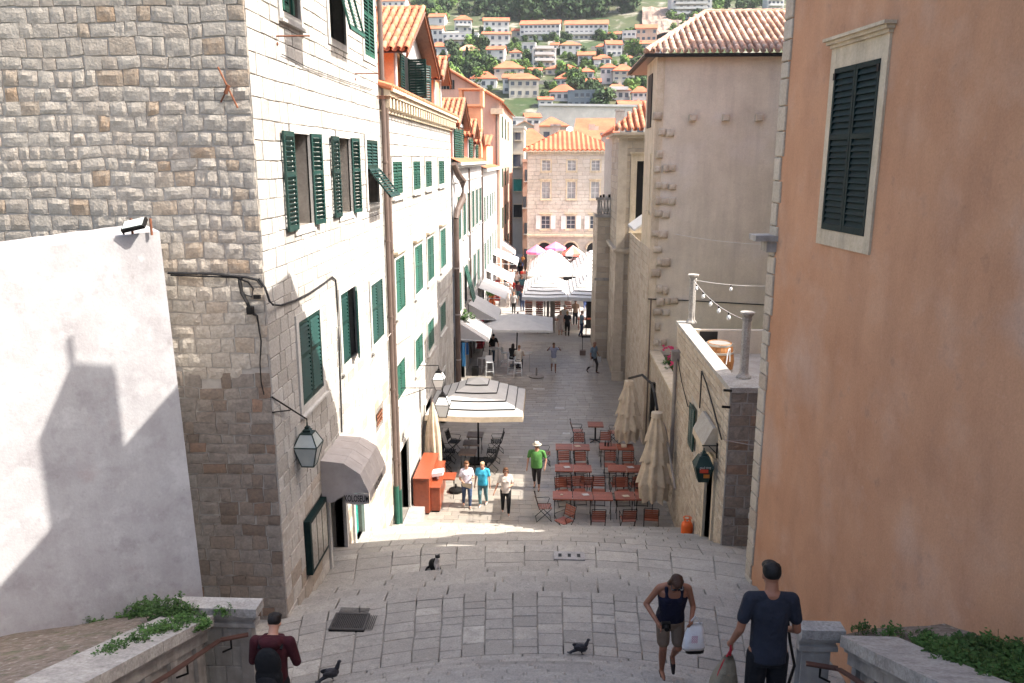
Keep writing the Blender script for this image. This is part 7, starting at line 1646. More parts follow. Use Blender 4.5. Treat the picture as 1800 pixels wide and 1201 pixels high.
m = MB(); m.box((-.05, 52.2, 0), (.12, 52.5, 2.6)); m.box((.18, 52.5, 0), (.5, 52.8, 2.6)); setp(obj('parasol_post', m, MT['grey_pipe']), 'thick grey double post under the front big parasols', 'post')
t = thing('parasol_pole', 'thin black pole on a dark foot at the corner of the church porch', 'pole', (2.55, 51.3, 0)); m = MB(); m.tube([(2.55, 51.3, .05), (2.55, 51.3, 2.7)], .03, 6); obj('pole', m, MT['iron'], t); m = MB(); m.box((2.25, 51.1, 0), (2.85, 51.5, .06)); obj('foot', m, MT['iron'], t)
m = MB(); m.box((2.72, 54.0, 0), (3.5, 54.8, 2.3)); setp(obj('kiosk', m, MT['iron']), 'dark kiosk under the front right big parasol', 'kiosk')
t = thing('menu_stand', 'small menu board on a thin post with a low wooden box by the porch', 'menu stand', (2.1, 46.3, 0)); m = MB(); m.tube([(2.1, 46.3, 0), (2.1, 46.3, 1.35)], .02, 6); obj('post', m, MT['iron'], t); m = MB(); m.box((1.95, 46.2, 0), (2.3, 46.45, .3)); obj('box', m, MT['wood_brown'], t)
# hanging laundry, plants and goods on the left row
t = thing('laundry', 'blue cloths hanging from a rod on the cream house front', 'laundry', (-4.1, 38.0, 1.5)); m = MB(); m.tube([(-4.4, 38.0, 2.62), (-3.75, 38.0, 2.62)], .015, 5); obj('rod', m, MT['iron'], t)
for (x, w, z0, cl_) in ((-4.28, .07, 1.7, (.03, .16, .36)), (-4.10, .08, 1.4, (.10, .35, .62)), (-3.92, .07, 2.0, (.02, .10, .26))):
    m = MB(); vs = []
    for i in range(6):
        for j in range(5): vs.append((x - w + 2 * w * i / 5, 38.0 + .04 * math.sin(i * 2 + j), 2.61 - (2.61 - z0) * j / 4))
    m.add(vs, [(i * 5 + j, i * 5 + j + 1, i * 5 + j + 6, i * 5 + j + 5) for i in range(5) for j in range(4)]); obj('cloth', m, M('cloth_%d' % int(cl_[2] * 100), cl_, rough=.9), t)
weeds([(-4.1, 39.6, 3.4, .6, .35, 40, .12), (-4.1, 55.2, 2.0, .6, .35, 40, .12)], 'light green potted foliage hanging at the cream house front', 'green plants on the left row', name='potted_plant')
for (y, cl_, lb) in ((46.6, (.5, .03, .04), 'red hanging goods outside the small shop'), (47.4, (.02, .05, .14), 'dark blue hanging goods outside the small shop'), (56.5, (.45, .10, .03), 'orange goods rack under the lantern awning'), (52.0, (.08, .28, .42), 'pale blue goods rack under the long white awning'), (63, (.3, .05, .04), 'dark red goods rack before the market')):
    t = thing('goods_rack', lb, 'rack', (-4.0, y, 0)); mt = M('goods_%d' % int(y), cl_, tuple(c * .4 for c in cl_), scale=6, rough=.8)
    for k in range(5):
        m = MB(); z = .5 + k * .33; m.obox((-4.0, y, z), (.2, 0, 0), (0, .5, 0), (.03, 0, .13)); obj('item', m, mt, t)
    for q in (-.5, .5): m = MB(); m.tube([(-3.85, y + q, 0), (-3.95, y + q, 2.1)], .02, 5); obj('post', m, MT['iron'], t)
# ------------------------------------------------------------------ people and animals
def capsule(m, a, b, ra, rb, n=12, k=4):
    a, b = V(a), V(b); d = b - a; L = d.length; d = d.normalized() if L > 1e-6 else V((0, 0, 1)); u = d.orthogonal().normalized(); w = d.cross(u); rings = []
    for i in range(k + 1): th = PI / 2 * i / k; rings.append((a - d * ra * math.cos(th), max(ra * math.sin(th), ra * .03)))
    for i in range(k + 1): th = PI / 2 * i / k; rings.append((b + d * rb * math.sin(th), max(rb * math.cos(th), rb * .03)))
    vs = []; fs = []
    for (c, r) in rings:
        for q in range(n): t = 2 * PI * q / n; vs.append(c + (u * math.cos(t) + w * math.sin(t)) * r)
    for i in range(len(rings) - 1):
        for q in range(n): fs.append((i * n + q, (i + 1) * n + q, (i + 1) * n + (q + 1) % n, i * n + (q + 1) % n)[::-1])
    fs.append(tuple(range(n))[::-1]); fs.append(tuple((len(rings) - 1) * n + q for q in range(n))); m.add(vs, fs)
def ellip(m, c, r, rot=None, n=14, k=9):
    c = V(c); vs = []; fs = []
    for i in range(1, k):
        th = PI * i / k
        for q in range(n):
            p = V((r[0] * math.sin(th) * math.cos(2 * PI * q / n), r[1] * math.sin(th) * math.sin(2 * PI * q / n), r[2] * math.cos(th)))
            if rot: p = rot @ p
            vs.append(c + p)
    for i in range(k - 2):
        for q in range(n): fs.append((i * n + q, (i + 1) * n + q, (i + 1) * n + (q + 1) % n, i * n + (q + 1) % n))
    fs.append(tuple(range(n))[::-1] if False else tuple(range(n))); fs.append(tuple((k - 2) * n + q for q in range(n))[::-1]); m.add(vs, fs)
def loft(m, secs, Rm, n=18):
    """closed tube through elliptical sections (centre, rx, ry)"""
    vs = []; fs = []; k = len(secs)
    for (c, rx, ry) in secs:
        for q in range(n):
            a = 2 * PI * q / n; vs.append(V(c) + Rm @ V((rx * math.copysign(abs(math.cos(a)) ** .85, math.cos(a)), ry * math.copysign(abs(math.sin(a)) ** .85, math.sin(a)), 0)))
    for i in range(k - 1):
        for q in range(n): fs.append((i * n + q, i * n + (q + 1) % n, (i + 1) * n + (q + 1) % n, (i + 1) * n + q))
    fs.append(tuple(range(n))[::-1]); fs.append(tuple((k - 1) * n + q for q in range(n))); m.add(vs, fs)
SKIN = M('skin', (.46, .25, .17), (.42, .22, .15), scale=9, rough=.5, fine=.04)
SKIN_T = M('tanned_skin', (.27, .12, .07), (.23, .10, .06), scale=9, rough=.5, fine=.04)
_cm = {}
def cloth(c, rough=.85):
    k = tuple(c)
    if k not in _cm: _cm[k] = M('fabric_%d' % len(_cm), c, tuple(x * .8 for x in c), scale=7, rough=rough, bump=.030, bscale=7, fine=.10)
    return _cm[k]
def skinned(name, m, mat, parent, vox, smooth=3, label=None):
    o = obj(name, m, mat, parent, world=False, smooth=True, label=label)
    r = o.modifiers.new('remesh', 'REMESH'); r.mode = 'VOXEL'; r.voxel_size = vox; r.use_smooth_shade = True
    s = o.modifiers.new('smooth', 'SMOOTH'); s.factor = .5; s.iterations = smooth
    return o
def person(label, loc, face, H, top, legs, hair, skin=None, sleeve='short', length='long', shoes=(.05, .04, .04), lean=0.0, head=(0, 0), la=None, ra=None, ll=None, rl=None, vox=.02, female=False, hairlen=0, width=1.0, seat=False, hat=None, shades=False, group=None, hood=None, hands=None, skirt=False, name='person'):
    """face: rotation about z; at 0 the person looks towards -y. Arms and legs: (elbow, hand) and (knee, ankle) offsets in body heights."""
    t = thing(name, label, 'person', loc, face, group); skin = skin or SKIN
    h = H; sw = (.118 if not female else .102) * h * width; hipw = (.052 if not female else .056) * h
    pel = V((0, 0, (.53 if not seat else 0) * h)); Rl = Matrix.Rotation(lean, 3, 'X')
    def up(x, y, z): return pel + Rl @ V((x, y, z))           # upper body point relative to the pelvis
    chest, belly, neck0 = up(0, -.005 * h, .21 * h), up(0, -.01 * h, .09 * h), up(0, .0, .295 * h); hr = Matrix.Rotation(lean + head[0], 3, 'X'); hz = Matrix.Rotation(head[1], 3, 'Z')
    hc = neck0 + (hr @ V((0, -.012 * h, .105 * h))); HR = hz @ hr if True else hr
    sh = {1: up(sw, 0, .275 * h), -1: up(-sw, 0, .275 * h)}
    la = la or ((.03, .0, -.175), (.045, -.04, -.335)); ra = ra or ((-.03, .0, -.175), (-.045, -.04, -.335))
    ll = ll or ((.005, -.005, -.245), (.0, .01, -.485)); rl = rl or ((-.005, -.005, -.245), (.0, .01, -.485))
    hip = {1: pel + V((hipw, 0, -.015 * h)), -1: pel + V((-hipw, 0, -.015 * h))}
    arm = {1: [sh[1] + V(p) * h for p in la], -1: [sh[-1] + V(p) * h for p in ra]}; leg = {1: [hip[1] + V(p) * h for p in ll], -1: [hip[-1] + V(p) * h for p in rl]}
    b = MB(); wd = width
    W_w = .082 if female else .090
    loft(b, [(up(0, 0, -.06 * h), .088 * h * wd, .060 * h), (up(0, 0, 0), .090 * h * wd, .062 * h), (up(0, -.004 * h, .07 * h), W_w * .93 * h * wd, .056 * h * wd), (up(0, -.006 * h, .14 * h), .088 * h * wd, .058 * h), (up(0, -.004 * h, .21 * h), .098 * h * wd, .060 * h), (up(0, 0, .26 * h), .096 * h * wd, .050 * h), (up(0, .004 * h, .285 * h), .06 * h, .036 * h)], Rl)
    capsule(b, up(0, .008 * h, .24 * h), hc - HR @ V((0, -.012 * h, .03 * h)), .040 * h, .032 * h)
    for s in (-1, 1): capsule(b, up(0, .012 * h, .305 * h), sh[s] + Rl @ V((-s * .01 * h, .004 * h, .004 * h)), .026 * h, .028 * h)
    ellip(b, hc + HR @ V((0, .006 * h, .008 * h)), (.042 * h, .052 * h, .058 * h), HR); ellip(b, hc + HR @ V((0, -.016 * h, -.030 * h)), (.031 * h, .034 * h, .034 * h), HR); ellip(b, hc + HR @ V((0, -.053 * h, -.012 * h)), (.007 * h, .011 * h, .012 * h), HR)
    for s in (-1, 1): ellip(b, hc + HR @ V((s * .043 * h, .004 * h, -.008 * h)), (.006 * h, .011 * h, .017 * h), HR)
    for s in (-1, 1):
        e, w = arm[s]; capsule(b, sh[s], e, .030 * h * (1 if not female else .88), .022 * h); capsule(b, e, w, .0225 * h, .0145 * h)
        d = (w - e).normalized(); hd = hands[s] if hands and s in hands else d; hd = V(hd).normalized(); sd2 = hd.cross(V((s * 1.0, .2, 0)).normalized() if abs(hd.x) < .9 else V((0, 1, 0))).normalized(); pn = hd.cross(sd2).normalized()
        pc = w + hd * .032 * h; capsule(b, w + hd * .008 * h, pc, .0135 * h, .0185 * h)
        if vox < .012:
            for q in range(4):
                off = sd2 * (q - 1.5) * .0095 * h; L = (.040, .045, .042, .033)[q] * h; k0 = pc + off + hd * .010 * h; k1 = k0 + hd * L * .5 + pn * L * .12 * s; k2 = k1 + hd * L * .3 + pn * L * .42 * s; capsule(b, k0, k1, .0056 * h, .005 * h, 8, 3); capsule(b, k1, k2, .005 * h, .0042 * h, 8, 3)
            th0 = w + hd * .014 * h - sd2 * .012 * h; th1 = th0 - sd2 * .018 * h + hd * .018 * h + pn * .006 * h * s; capsule(b, th0, th1, .0068 * h, .0056 * h, 8, 3); capsule(b, th1, th1 + hd * .018 * h, .0056 * h, .0048 * h, 8, 3)
        else: capsule(b, pc, pc + hd * .035 * h, .016 * h, .010 * h)
        k_, a_ = leg[s]; capsule(b, hip[s], k_, .050 * h, .031 * h); capsule(b, k_ + V((0, .004 * h, 0)), k_.lerp(a_, .35) + V((0, .008 * h, 0)), .030 * h, .031 * h); capsule(b, k_.lerp(a_, .35) + V((0, .008 * h, 0)), a_, .031 * h, .019 * h)
        sd = (a_ - k_).normalized(); fd = V((0, -1, 0)) if abs(sd.y) < .55 else V((0, -.45, -.9)) if sd.y > 0 else V((0, -1, .1)); fd.normalize()
        capsule(b, a_ + V((0, .008 * h, -.012 * h)), a_ + fd * .075 * h + V((0, 0, -.020 * h)), .019 * h, .015 * h); capsule(b, a_ + fd * .05 * h + V((0, 0, -.02 * h)), a_ + fd * .10 * h + V((0, 0, -.024 * h)), .017 * h, .012 * h)
    skinned('body', b, skin, t, vox)
    # top
    c = MB(); g = 1.13
    hem = [(up(0, .002 * h, -.055 * h), .100 * h * wd, .072 * h * max(1, wd)), (up(0, 0, 0), .099 * h * wd, .072 * h * max(1, wd)), (up(0, -.006 * h, .07 * h), (W_w + .006) * h * wd, .068 * h * wd), (up(0, -.006 * h, .14 * h), .096 * h * wd, .068 * h * max(1, wd * .95)), (up(0, -.004 * h, .205 * h), .105 * h * wd, .068 * h)]
    if sleeve != 'none':
        loft(c, hem + [(up(0, 0, .262 * h), .104 * h * wd, .056 * h), (up(0, .004 * h, .290 * h), .062 * h, .042 * h)], Rl)
        for s in (-1, 1): capsule(c, up(s * .03 * h, .010 * h, .296 * h), sh[s] + Rl @ V((-s * .012 * h, .0, .004 * h)), .028 * h, .036 * h)
    else:
        loft(c, hem + [(up(0, -.004 * h, .225 * h), .088 * h * wd, .062 * h)], Rl)
        for s in (-1, 1): capsule(c, up(s * .052 * h, -.05 * h, .21 * h), up(s * .060 * h, -.02 * h, .292 * h), .017 * h, .015 * h); capsule(c, up(s * .060 * h, -.02 * h, .292 * h), up(s * .05 * h, .05 * h, .215 * h), .015 * h, .017 * h)
    if female and sleeve != 'long' or sleeve == 'none':
        for s in (-1, 1): ellip(c, up(s * .040 * h, -.050 * h, .195 * h), (.038 * h, .030 * h, .036 * h), Rl)
    for s in (-1, 1):
        e, w = arm[s]
        if sleeve == 'short': capsule(c, sh[s] + V((-s * .01 * h, 0, 0)), sh[s].lerp(e, .62), .040 * h, .034 * h)
        elif sleeve == 'long': capsule(c, sh[s], e, .042 * h, .032 * h); capsule(c, e, e.lerp(w, .92), .032 * h, .022 * h)
    if hood:
        capsule(c, up(-.05 * h, .03 * h, .30 * h), up(.05 * h, .03 * h, .30 * h), .035 * h, .035 * h); ellip(c, up(0, .05 * h, .29 * h), (.08 * h, .045 * h, .045 * h), Rl); capsule(c, up(-.055 * h, -.03 * h, .295 * h), up(.055 * h, -.03 * h, .295 * h), .024 * h, .024 * h)
    skinned('shirt', c, cloth(top), t, vox * 1.0)
    # legs
    d_ = MB(); loft(d_, [(pel + V((0, .002 * h, -.075 * h)), .094 * h * wd, .066 * h), (pel + V((0, .003 * h, -.03 * h)), .098 * h * wd, .072 * h * max(1, wd)), (pel + V((0, 0, .04 * h)), .088 * h * wd, .064 * h * wd)], Rl); fr_ = {'long': .95, 'capri': .55, 'short': -.22, 'knee': -.08}[length]
    for s in (-1, 1):
        k_, a_ = leg[s]
        if fr_ < 0: capsule(d_, hip[s] + V((0, 0, -.02 * h)), hip[s].lerp(k_, 1 + fr_), .057 * h, .050 * h)
        else:
            capsule(d_, hip[s], k_, .059 * h, .042 * h)
            if fr_ > .1: capsule(d_, k_, k_.lerp(a_, fr_), .041 * h, .030 * h if not skirt else .04 * h)
    if skirt: capsule(d_, pel + V((0, 0, -.05 * h)), pel + V((0, 0, -.26 * h)), .085 * h, .10 * h)
    skinned('trousers' if length in ('long', 'capri') else 'shorts', d_, cloth(legs), t, vox)
    # shoes
    for s in (-1, 1):
        k_, a_ = leg[s]; f = MB(); sd = (a_ - k_).normalized(); fd = V((0, -1, 0)) if abs(sd.y) < .55 else V((0, -.45, -.9)) if sd.y > 0 else V((0, -1, .1)); fd.normalize()
        capsule(f, a_ + V((0, .012 * h, -.022 * h)), a_ + fd * .07 * h + V((0, 0, -.027 * h)), .0215 * h, .0185 * h); capsule(f, a_ + fd * .05 * h + V((0, 0, -.027 * h)), a_ + fd * .108 * h + V((0, 0, -.030 * h)), .021 * h, .014 * h); skinned('shoe', f, cloth(shoes), t, vox)
    # hair
    if hair is not None:
        q = MB(); ellip(q, hc + HR @ V((0, .014 * h, .020 * h)), (.0475 * h, .052 * h, .053 * h), HR); ellip(q, hc + HR @ V((0, -.014 * h, .044 * h)), (.041 * h, .042 * h, .027 * h), HR)
        for i_ in range(14): a_h = i_ * 2.4; ellip(q, hc + HR @ V((.030 * h * math.cos(a_h), .02 * h + .026 * h * math.sin(a_h), .045 * h - .004 * h * (i_ % 4))), (.016 * h, .018 * h, .016 * h), HR, 8, 6)
        if hairlen > 0:
            for s in (-1, 1): capsule(q, hc + HR @ V((s * .036 * h, .010 * h, .01 * h)), hc + HR @ V((s * .042 * h, .014 * h, -.05 * h * hairlen)), .022 * h, .020 * h)
            capsule(q, hc + HR @ V((0, .035 * h, 0)), hc + HR @ V((0, .040 * h, -.06 * h * hairlen)), .036 * h, .030 * h)
        skinned('hair', q, cloth(hair, .6), t, vox)
    if hat:
        q = MB(); ch = hc + HR @ V((0, .0, .036 * h)); q.lathe([(.095 * h, 0), (.096 * h, .004 * h), (.052 * h, .006 * h), (.050 * h, .05 * h), (.035 * h, .062 * h), (.005 * h, .058 * h)], ch, 20); obj('hat', q, cloth(hat), t, world=False, smooth=True); q = MB(); q.lathe([(.0525 * h, .008 * h), (.0525 * h, .02 * h)], ch, 20); obj('hat_band', q, cloth((.05, .03, .02)), t, world=False)
    for s in (-1, 1):
        if vox < .013: q = MB(); ellip(q, hc + HR @ V((s * .017 * h, -.0455 * h, .004 * h)), (.0055 * h, .004 * h, .0035 * h), HR, 8, 6); obj('eye', q, MT['cable'], t, world=False)
    if vox < .03: q = MB(); ellip(q, hc + HR @ V((0, -.0485 * h, -.034 * h)), (.013 * h, .004 * h, .003 * h), HR, 8, 6); obj('mouth', q, cloth((.30, .10, .08)), t, world=False)
    if shades:
        q = MB()
        for s in (-1, 1): q.obox(hc + HR @ V((s * .020 * h, -.052 * h, .004 * h)), HR @ V((.018 * h, 0, 0)), HR @ V((0, .003 * h, 0)), HR @ V((0, 0, .010 * h))); q.obox(hc + HR @ V((s * .042 * h, -.025 * h, .007 * h)), HR @ V((.002 * h, 0, 0)), HR @ V((0, .027 * h, 0)), HR @ V((0, 0, .003 * h)))
        obj('sunglasses', q, MT['pane'], t, world=False)
    t['_hands'] = 0; del t['_hands']
    rot = Matrix.Rotation(face, 3, 'Z'); wp = lambda p: V(loc) + rot @ V(p)
    return t, {'L': wp(arm[1][1]), 'R': wp(arm[-1][1]), 'sL': wp(sh[1]), 'sR': wp(sh[-1]), 'pel': wp(pel), 'chest': wp(chest), 'up': lambda x, y, z: wp(up(x, y, z)), 'rot': rot, 'head': wp(hc)}
# -- woman climbing the stairs
wz = stair_z(1.65, 9.55); W1, J = person('woman in a navy tank top and khaki shorts climbing the stairs with a camera', (1.66, 9.52, 4.64), .05, 1.70, (.005, .006, .022), (.16, .115, .082), (.05, .022, .012), SKIN_T, 'none', 'short', (.03, .025, .025), lean=.24, head=(.5, 0), la=((.045, .01, -.165), (-.0, -.13, -.19)), ra=((-.085, .03, -.15), (-.02, -.12, -.22)), ll=((.0, -.075, -.225), (.0, .09, -.40)), rl=((.0, -.06, -.235), (.012, .015, -.475)), vox=.009, female=True, hairlen=.8, shades=True, width=1.12)
c = J['R'] + V((.10, -.04, .0)); cm_ = thing('camera', 'black camera held in the right hand of the climbing woman', 'camera', c); m = MB(); m.obox(c, (.055, 0, 0), (0, .03, 0), (0, 0, .038)); obj('camera_body', m, MT['iron'], cm_); m = MB(); m.tube([c + V((0, -.03, 0)), c + V((0, -.09, -.01))], .032, 12); obj('lens', m, MT['iron'], cm_)
def bag(label, top_, w, h_, d, mat, rz=0, name='carrier_bag', strap=None, taper=.75, cat='bag', sway=(0, 0)):
    t = thing(name, label, cat, top_); m = MB(); K = 8; N = 16; vs = []
    for j in range(K + 1):
        f = j / K; ww = w * (taper + (1 - taper) * math.sin(f * PI / 2)) * (1 if f < .9 else .92); dd_ = d * math.sin(min(1, f * 1.6 + .15) * PI / 2) * (1 if f < .9 else .6)
        for k in range(N):
            a = 2 * PI * k / N; r_ = 1 + .22 * noise.noise(V((math.cos(a) * 2.2, math.sin(a) * 2.2, f * 4 + w * 9))); x = ww / 2 * math.copysign(abs(math.cos(a)) ** .6, math.cos(a)) * r_; y = dd_ / 2 * math.copysign(abs(math.sin(a)) ** .7, math.sin(a)) * r_
            vs.append(V(top_) + V((x * math.cos(rz) - y * math.sin(rz) + sway[0] * f, x * math.sin(rz) + y * math.cos(rz) + sway[1] * f, -h_ * f - .05)))
    m.add(vs, [(j * N + k, j * N + (k + 1) % N, (j + 1) * N + (k + 1) % N, (j + 1) * N + k) for j in range(K) for k in range(N)] + [tuple(range(N)), tuple(K * N + k for k in range(N))]); obj('bag_body', m, mat, t, smooth=True)
    if strap is not None: m = MB(); m.tube([V(top_) + V((-w * .25, 0, -.06)), V(top_) + V((0, 0, .05)), V(top_) + V((w * .25, 0, -.06))], .012, 6); obj('handle', m, strap, t)
    return t
MT['bag_white'] = M('white_plastic_film', (.80, .79, .78), (.72, .71, .70), scale=12, rough=.35, bump=.02, bscale=9, fine=.05)
bg_ = bag('white plastic shopping bag with pink writing held by the climbing woman', J['L'] + V((.04, -.05, .04)), .29, .38, .10, MT['bag_white'], .1, taper=.6, strap=MT['canvas_white'])
pk_ = M('pink_print', (.45, .08, .20), rough=.8, fine=0)
for k in range(3): text_obj('ooo', .07, pk_, bg_, (J['L'].x + .03, J['L'].y - .135, J['L'].z - .15 - .035 * k), (PI / 2, 0, .1), sx=.7)
bag('black handbag hanging below the white shopping bag', J['L'] + V((.07, .02, -.17)), .24, .26, .12, MT['iron'], .1, name='handbag', strap=MT['iron'])
# -- man with the backpack on the right
mz = stair_z(2.1, 6.6); M1, J = person('man in a navy T-shirt and black shorts seen from behind beside the right parapet', (2.04, 6.55, 6.12), PI, 1.76, (.014, .017, .028), (.004, .0045, .007), (.005, .004, .0035), SKIN_T, 'short', 'knee', (.05, .04, .04), lean=.05, head=(.18, .12), la=((.035, .01, -.17), (.05, -.08, -.30)), ra=((-.03, .0, -.17), (-.02, -.13, -.25)), vox=.009, width=.96)
# person faces +y, his left hand is at -x
M1_hand = J['R']; 
p = aty(1308, 1075, 6.5); 
person_hand_L = J['L']
bp = bag('olive day pack with red strap dangling from the hand of the man in navy', J['L'] + V((-.02, 0, -.10)), .32, .52, .17, cloth((.20, .17, .12)), .3, name='backpack', taper=.25, sway=(-.05, 0)); m = MB(); m.tube([J['L'] + V((0, 0, 0)), J['L'] + V((-.01, 0, -.17))], .013, 6); m.tube([J['L'] + V((0, 0, -.08)), J['L'] + V((-.08, -.03, -.22)), J['L'] + V((-.13, -.05, -.36))], .010, 6); obj('strap', m, cloth((.35, .02, .03)), bp)
m = MB(); m.tube([J['R'] + V((.0, -.02, .1)), J['R'] + V((.03, -.03, -.1)), J['R'] + V((.09, -.04, -.36)), J['R'] + V((.05, -.02, -.6))], .014, 6); setp(obj('strap', m, MT['iron']), 'loose black strap trailing from the right arm of the man in navy', 'strap')
# -- man in the dark red hoodie, left
hz_ = stair_z(-2.9, 7.6); H1, J = person('man in a dark red hooded jacket, head bowed, beside the left parapet', (-2.98, 7.62, 4.95), PI, 1.60, (.045, .005, .009), (.01, .01, .013), (.008, .005, .004), SKIN, 'long', 'long', (.05, .04, .04), lean=.10, head=(.45, 0), la=((.035, -.02, -.165), (-.03, -.14, -.16)), ra=((-.035, -.02, -.165), (.03, -.14, -.16)), vox=.010, width=1.0, hood=True)
bk = thing('backpack', 'black backpack worn by the man in the dark red hooded jacket', 'backpack', J['up'](0, .14, .12)); m = MB(); c = J['up'](0, .155, .26)
for (dz, w, d, h_) in ((.0, .15, .085, .20), (-.17, .155, .10, .19)): ellip(m, c + V((0, -.0, dz)), (w, d, h_))
o = obj('pack_body', m, cloth((.005, .006, .008)), bk); r = o.modifiers.new('remesh', 'REMESH'); r.mode = 'VOXEL'; r.voxel_size = .012
m = MB(); ellip(m, c + V((0, -.075, -.20)), (.12, .05, .11)); obj('front_pocket', m, cloth((.007, .008, .011)), bk, smooth=True)
for s in (-1, 1): m = MB(); m.tube([J['up'](s * .12, .09, .40), J['up'](s * .13, .0, .475), J['up'](s * .13, -.09, .38)], .018, 6); obj('shoulder_strap', m, cloth((.005, .006, .008)), bk)
# -- strollers on the street
def stroll(lb, px, py, face, H, top, legs, hair, **k):
    p = atz(px, py, 0); return person(lb, (p.x, p.y, 0), face, H, top, legs, hair, **k)
step = dict(ll=((.0, -.05, -.24), (.0, -.02, -.475)), rl=((.0, .03, -.24), (.0, .12, -.455)))
step2 = dict(ll=((.0, .03, -.24), (.0, .12, -.455)), rl=((.0, -.05, -.24), (.0, -.02, -.475)))
stroll('young woman in a white T-shirt and blue jeans holding a leaflet', 821, 892, .25, 1.66, (.60, .56, .62), (.05, .08, .15), (.16, .07, .03), la=((.03, -.02, -.165), (-.01, -.13, -.12)), ra=((-.035, .0, -.17), (.04, -.11, -.24)), female=True, hairlen=.4, vox=.016, shoes=(.6, .55, .5), **step)
stroll('older woman with short blonde hair in a turquoise T-shirt and teal trousers', 849, 889, -.15, 1.60, (.05, .38, .55), (.10, .20, .22), (.50, .36, .20), female=True, vox=.016, shoes=(.6, .58, .55), head=(.2, 0), width=1.15, **step2)
stroll('curly haired woman in a white blouse and wide black trousers', 889, 905, .1, 1.66, (.62, .54, .48), (.012, .012, .014), (.10, .04, .015), la=((.03, -.01, -.165), (-.02, -.13, -.15)), ra=((-.06, .0, -.165), (-.12, -.05, -.30)), female=True, hairlen=.8, shades=True, vox=.016, shoes=(.6, .6, .58), **step)
stroll('stout man in a bright green shirt, dark knee trousers and pale straw hat', 943, 860, -.1, 1.74, (.09, .24, .06), (.03, .025, .025), (.4, .38, .36), sleeve='short', length='capri', hat=(.62, .54, .42), shades=True, vox=.016, width=1.22, la=((.045, -.0, -.17), (.03, -.07, -.30)), shoes=(.07, .04, .03), **step)
lf = atz(818, 866, 1.0); m = MB(); m.add([(-2.78, 24.38, 1.02), (-2.42, 24.38, 1.0), (-2.45, 24.42, .80), (-2.72, 24.42, .88)], [(0, 1, 2, 3)]); m.add([(-2.78, 24.39, 1.02), (-2.42, 24.39, 1.0), (-2.45, 24.43, .80), (-2.72, 24.43, .88)], [(3, 2, 1, 0)]); setp(obj('leaflet', m, MT['canvas_cream']), 'unfolded paper map held by the young woman in the white T-shirt', 'map')
stroll('woman in a grey top and white shorts with both hands raised to her hair', 973, 654, .1, 1.66, (.30, .31, .40), (.60, .58, .55), (.07, .03, .02), sleeve='short', length='short', la=((.12, -.04, -.06), (.06, -.09, .03)), ra=((-.12, -.04, -.06), (-.06, -.09, .03)), female=True, vox=.024, skin=SKIN_T, **step)
P_, J = stroll('man in a grey blue shirt and dark trousers walking right with carrier bags', 1043, 656, .9, 1.76, (.16, .22, .28), (.04, .03, .028), (.25, .13, .09), la=((.05, .0, -.17), (.10, -.05, -.29)), ra=((-.05, .0, -.17), (-.10, -.05, -.29)), vox=.024, skin=SKIN_T, ll=((.0, -.10, -.225), (.0, -.08, -.46)), rl=((.0, .05, -.235), (.0, .2, -.42)), head=(.2, 0))
bag('white plastic bag in the left hand of the man in grey blue', J['L'] + V((0, 0, .02)), .28, .38, .12, MT['canvas_white']); bag('pale plastic bag in the right hand of the man in grey blue', J['R'] + V((0, 0, .02)), .3, .42, .12, MT['canvas_white'])
for (px, py, fc, hh, tp, lg, hr, ex, lb) in ((985, 589, 3.3, 1.66, (.50, .42, .36), (.52, .42, .36), (.22, .12, .07), dict(skirt=True, length='knee', female=True), 'woman in a long pale dress standing with her back to us on the square'), (997, 591, 2.9, 1.7, (.02, .02, .022), (.012, .012, .012), (.45, .28, .12), dict(female=True, hairlen=.5), 'blonde woman in black standing with her back to us on the square'), (1022, 592, 1.9, 1.74, (.15, .22, .26), (.02, .03, .07), (.28, .14, .08), dict(step), 'man in a teal grey shirt and dark jeans walking right on the square'), (992, 583, 2.6, 1.8, (.62, .6, .58), (.4, .38, .36), None, dict(hat=(.62, .60, .58)), 'man in white with a pale cap talking to the two women'), (1011, 571, .2, 1.78, (.48, .33, .25), (.03, .03, .04), (.02, .02, .02), dict(), 'man in a pinkish shirt among the café tables of the square'), (903, 552, 3.1, 1.68, (.45, .42, .40), (.02, .02, .02), (.3, .15, .08), dict(step), 'walker in a light top and black trousers on the left of the square'), (918, 548, 3.2, 1.76, (.03, .04, .07), (.03, .04, .08), (.05, .03, .02), dict(step2), 'walker in dark blue beside the big white parasols'), (893, 541, 0, 1.6, (.55, .45, .40), (.5, .45, .42), (.2, .1, .05), dict(female=True), 'small figure in pale clothes beside the shop racks')):
    stroll(lb, px, py, fc, hh, tp, lg, hr, vox=.03, **ex)
# barkeeper and guests at the bar tables
person('barkeeper in a black T-shirt and blue jeans bending over the bar table', (-3.15, 44.3, 0), .4, 1.78, (.012, .012, .013), (.05, .09, .14), (.02, .015, .012), vox=.024, lean=.35, la=((.03, -.08, -.15), (0, -.2, -.22)), ra=((-.03, -.08, -.15), (0, -.2, -.22)))
sit = dict(seat=True, ll=((.01, -.22, -.03), (.01, -.20, -.27)), rl=((-.01, -.22, -.03), (-.01, -.20, -.27)))
person('long haired woman in black sitting on a bar stool with her back to us', (-1.9, 42.05, .86), 2.7, 1.66, (.012, .012, .013), (.45, .45, .46), (.03, .018, .012), vox=.024, sleeve='long', female=True, hairlen=1.8, lean=.15, la=((.03, -.08, -.15), (0, -.2, -.18)), **sit)
person('man in a cream shirt sitting on a bar stool with his back to us', (-1.52, 41.5, .86), 3.0, 1.74, (.52, .47, .40), (.04, .04, .05), (.25, .13, .07), vox=.024, sleeve='short', lean=.2, la=((.03, -.08, -.15), (0, -.2, -.18)), ra=((-.03, -.08, -.15), (0, -.2, -.18)), **sit)
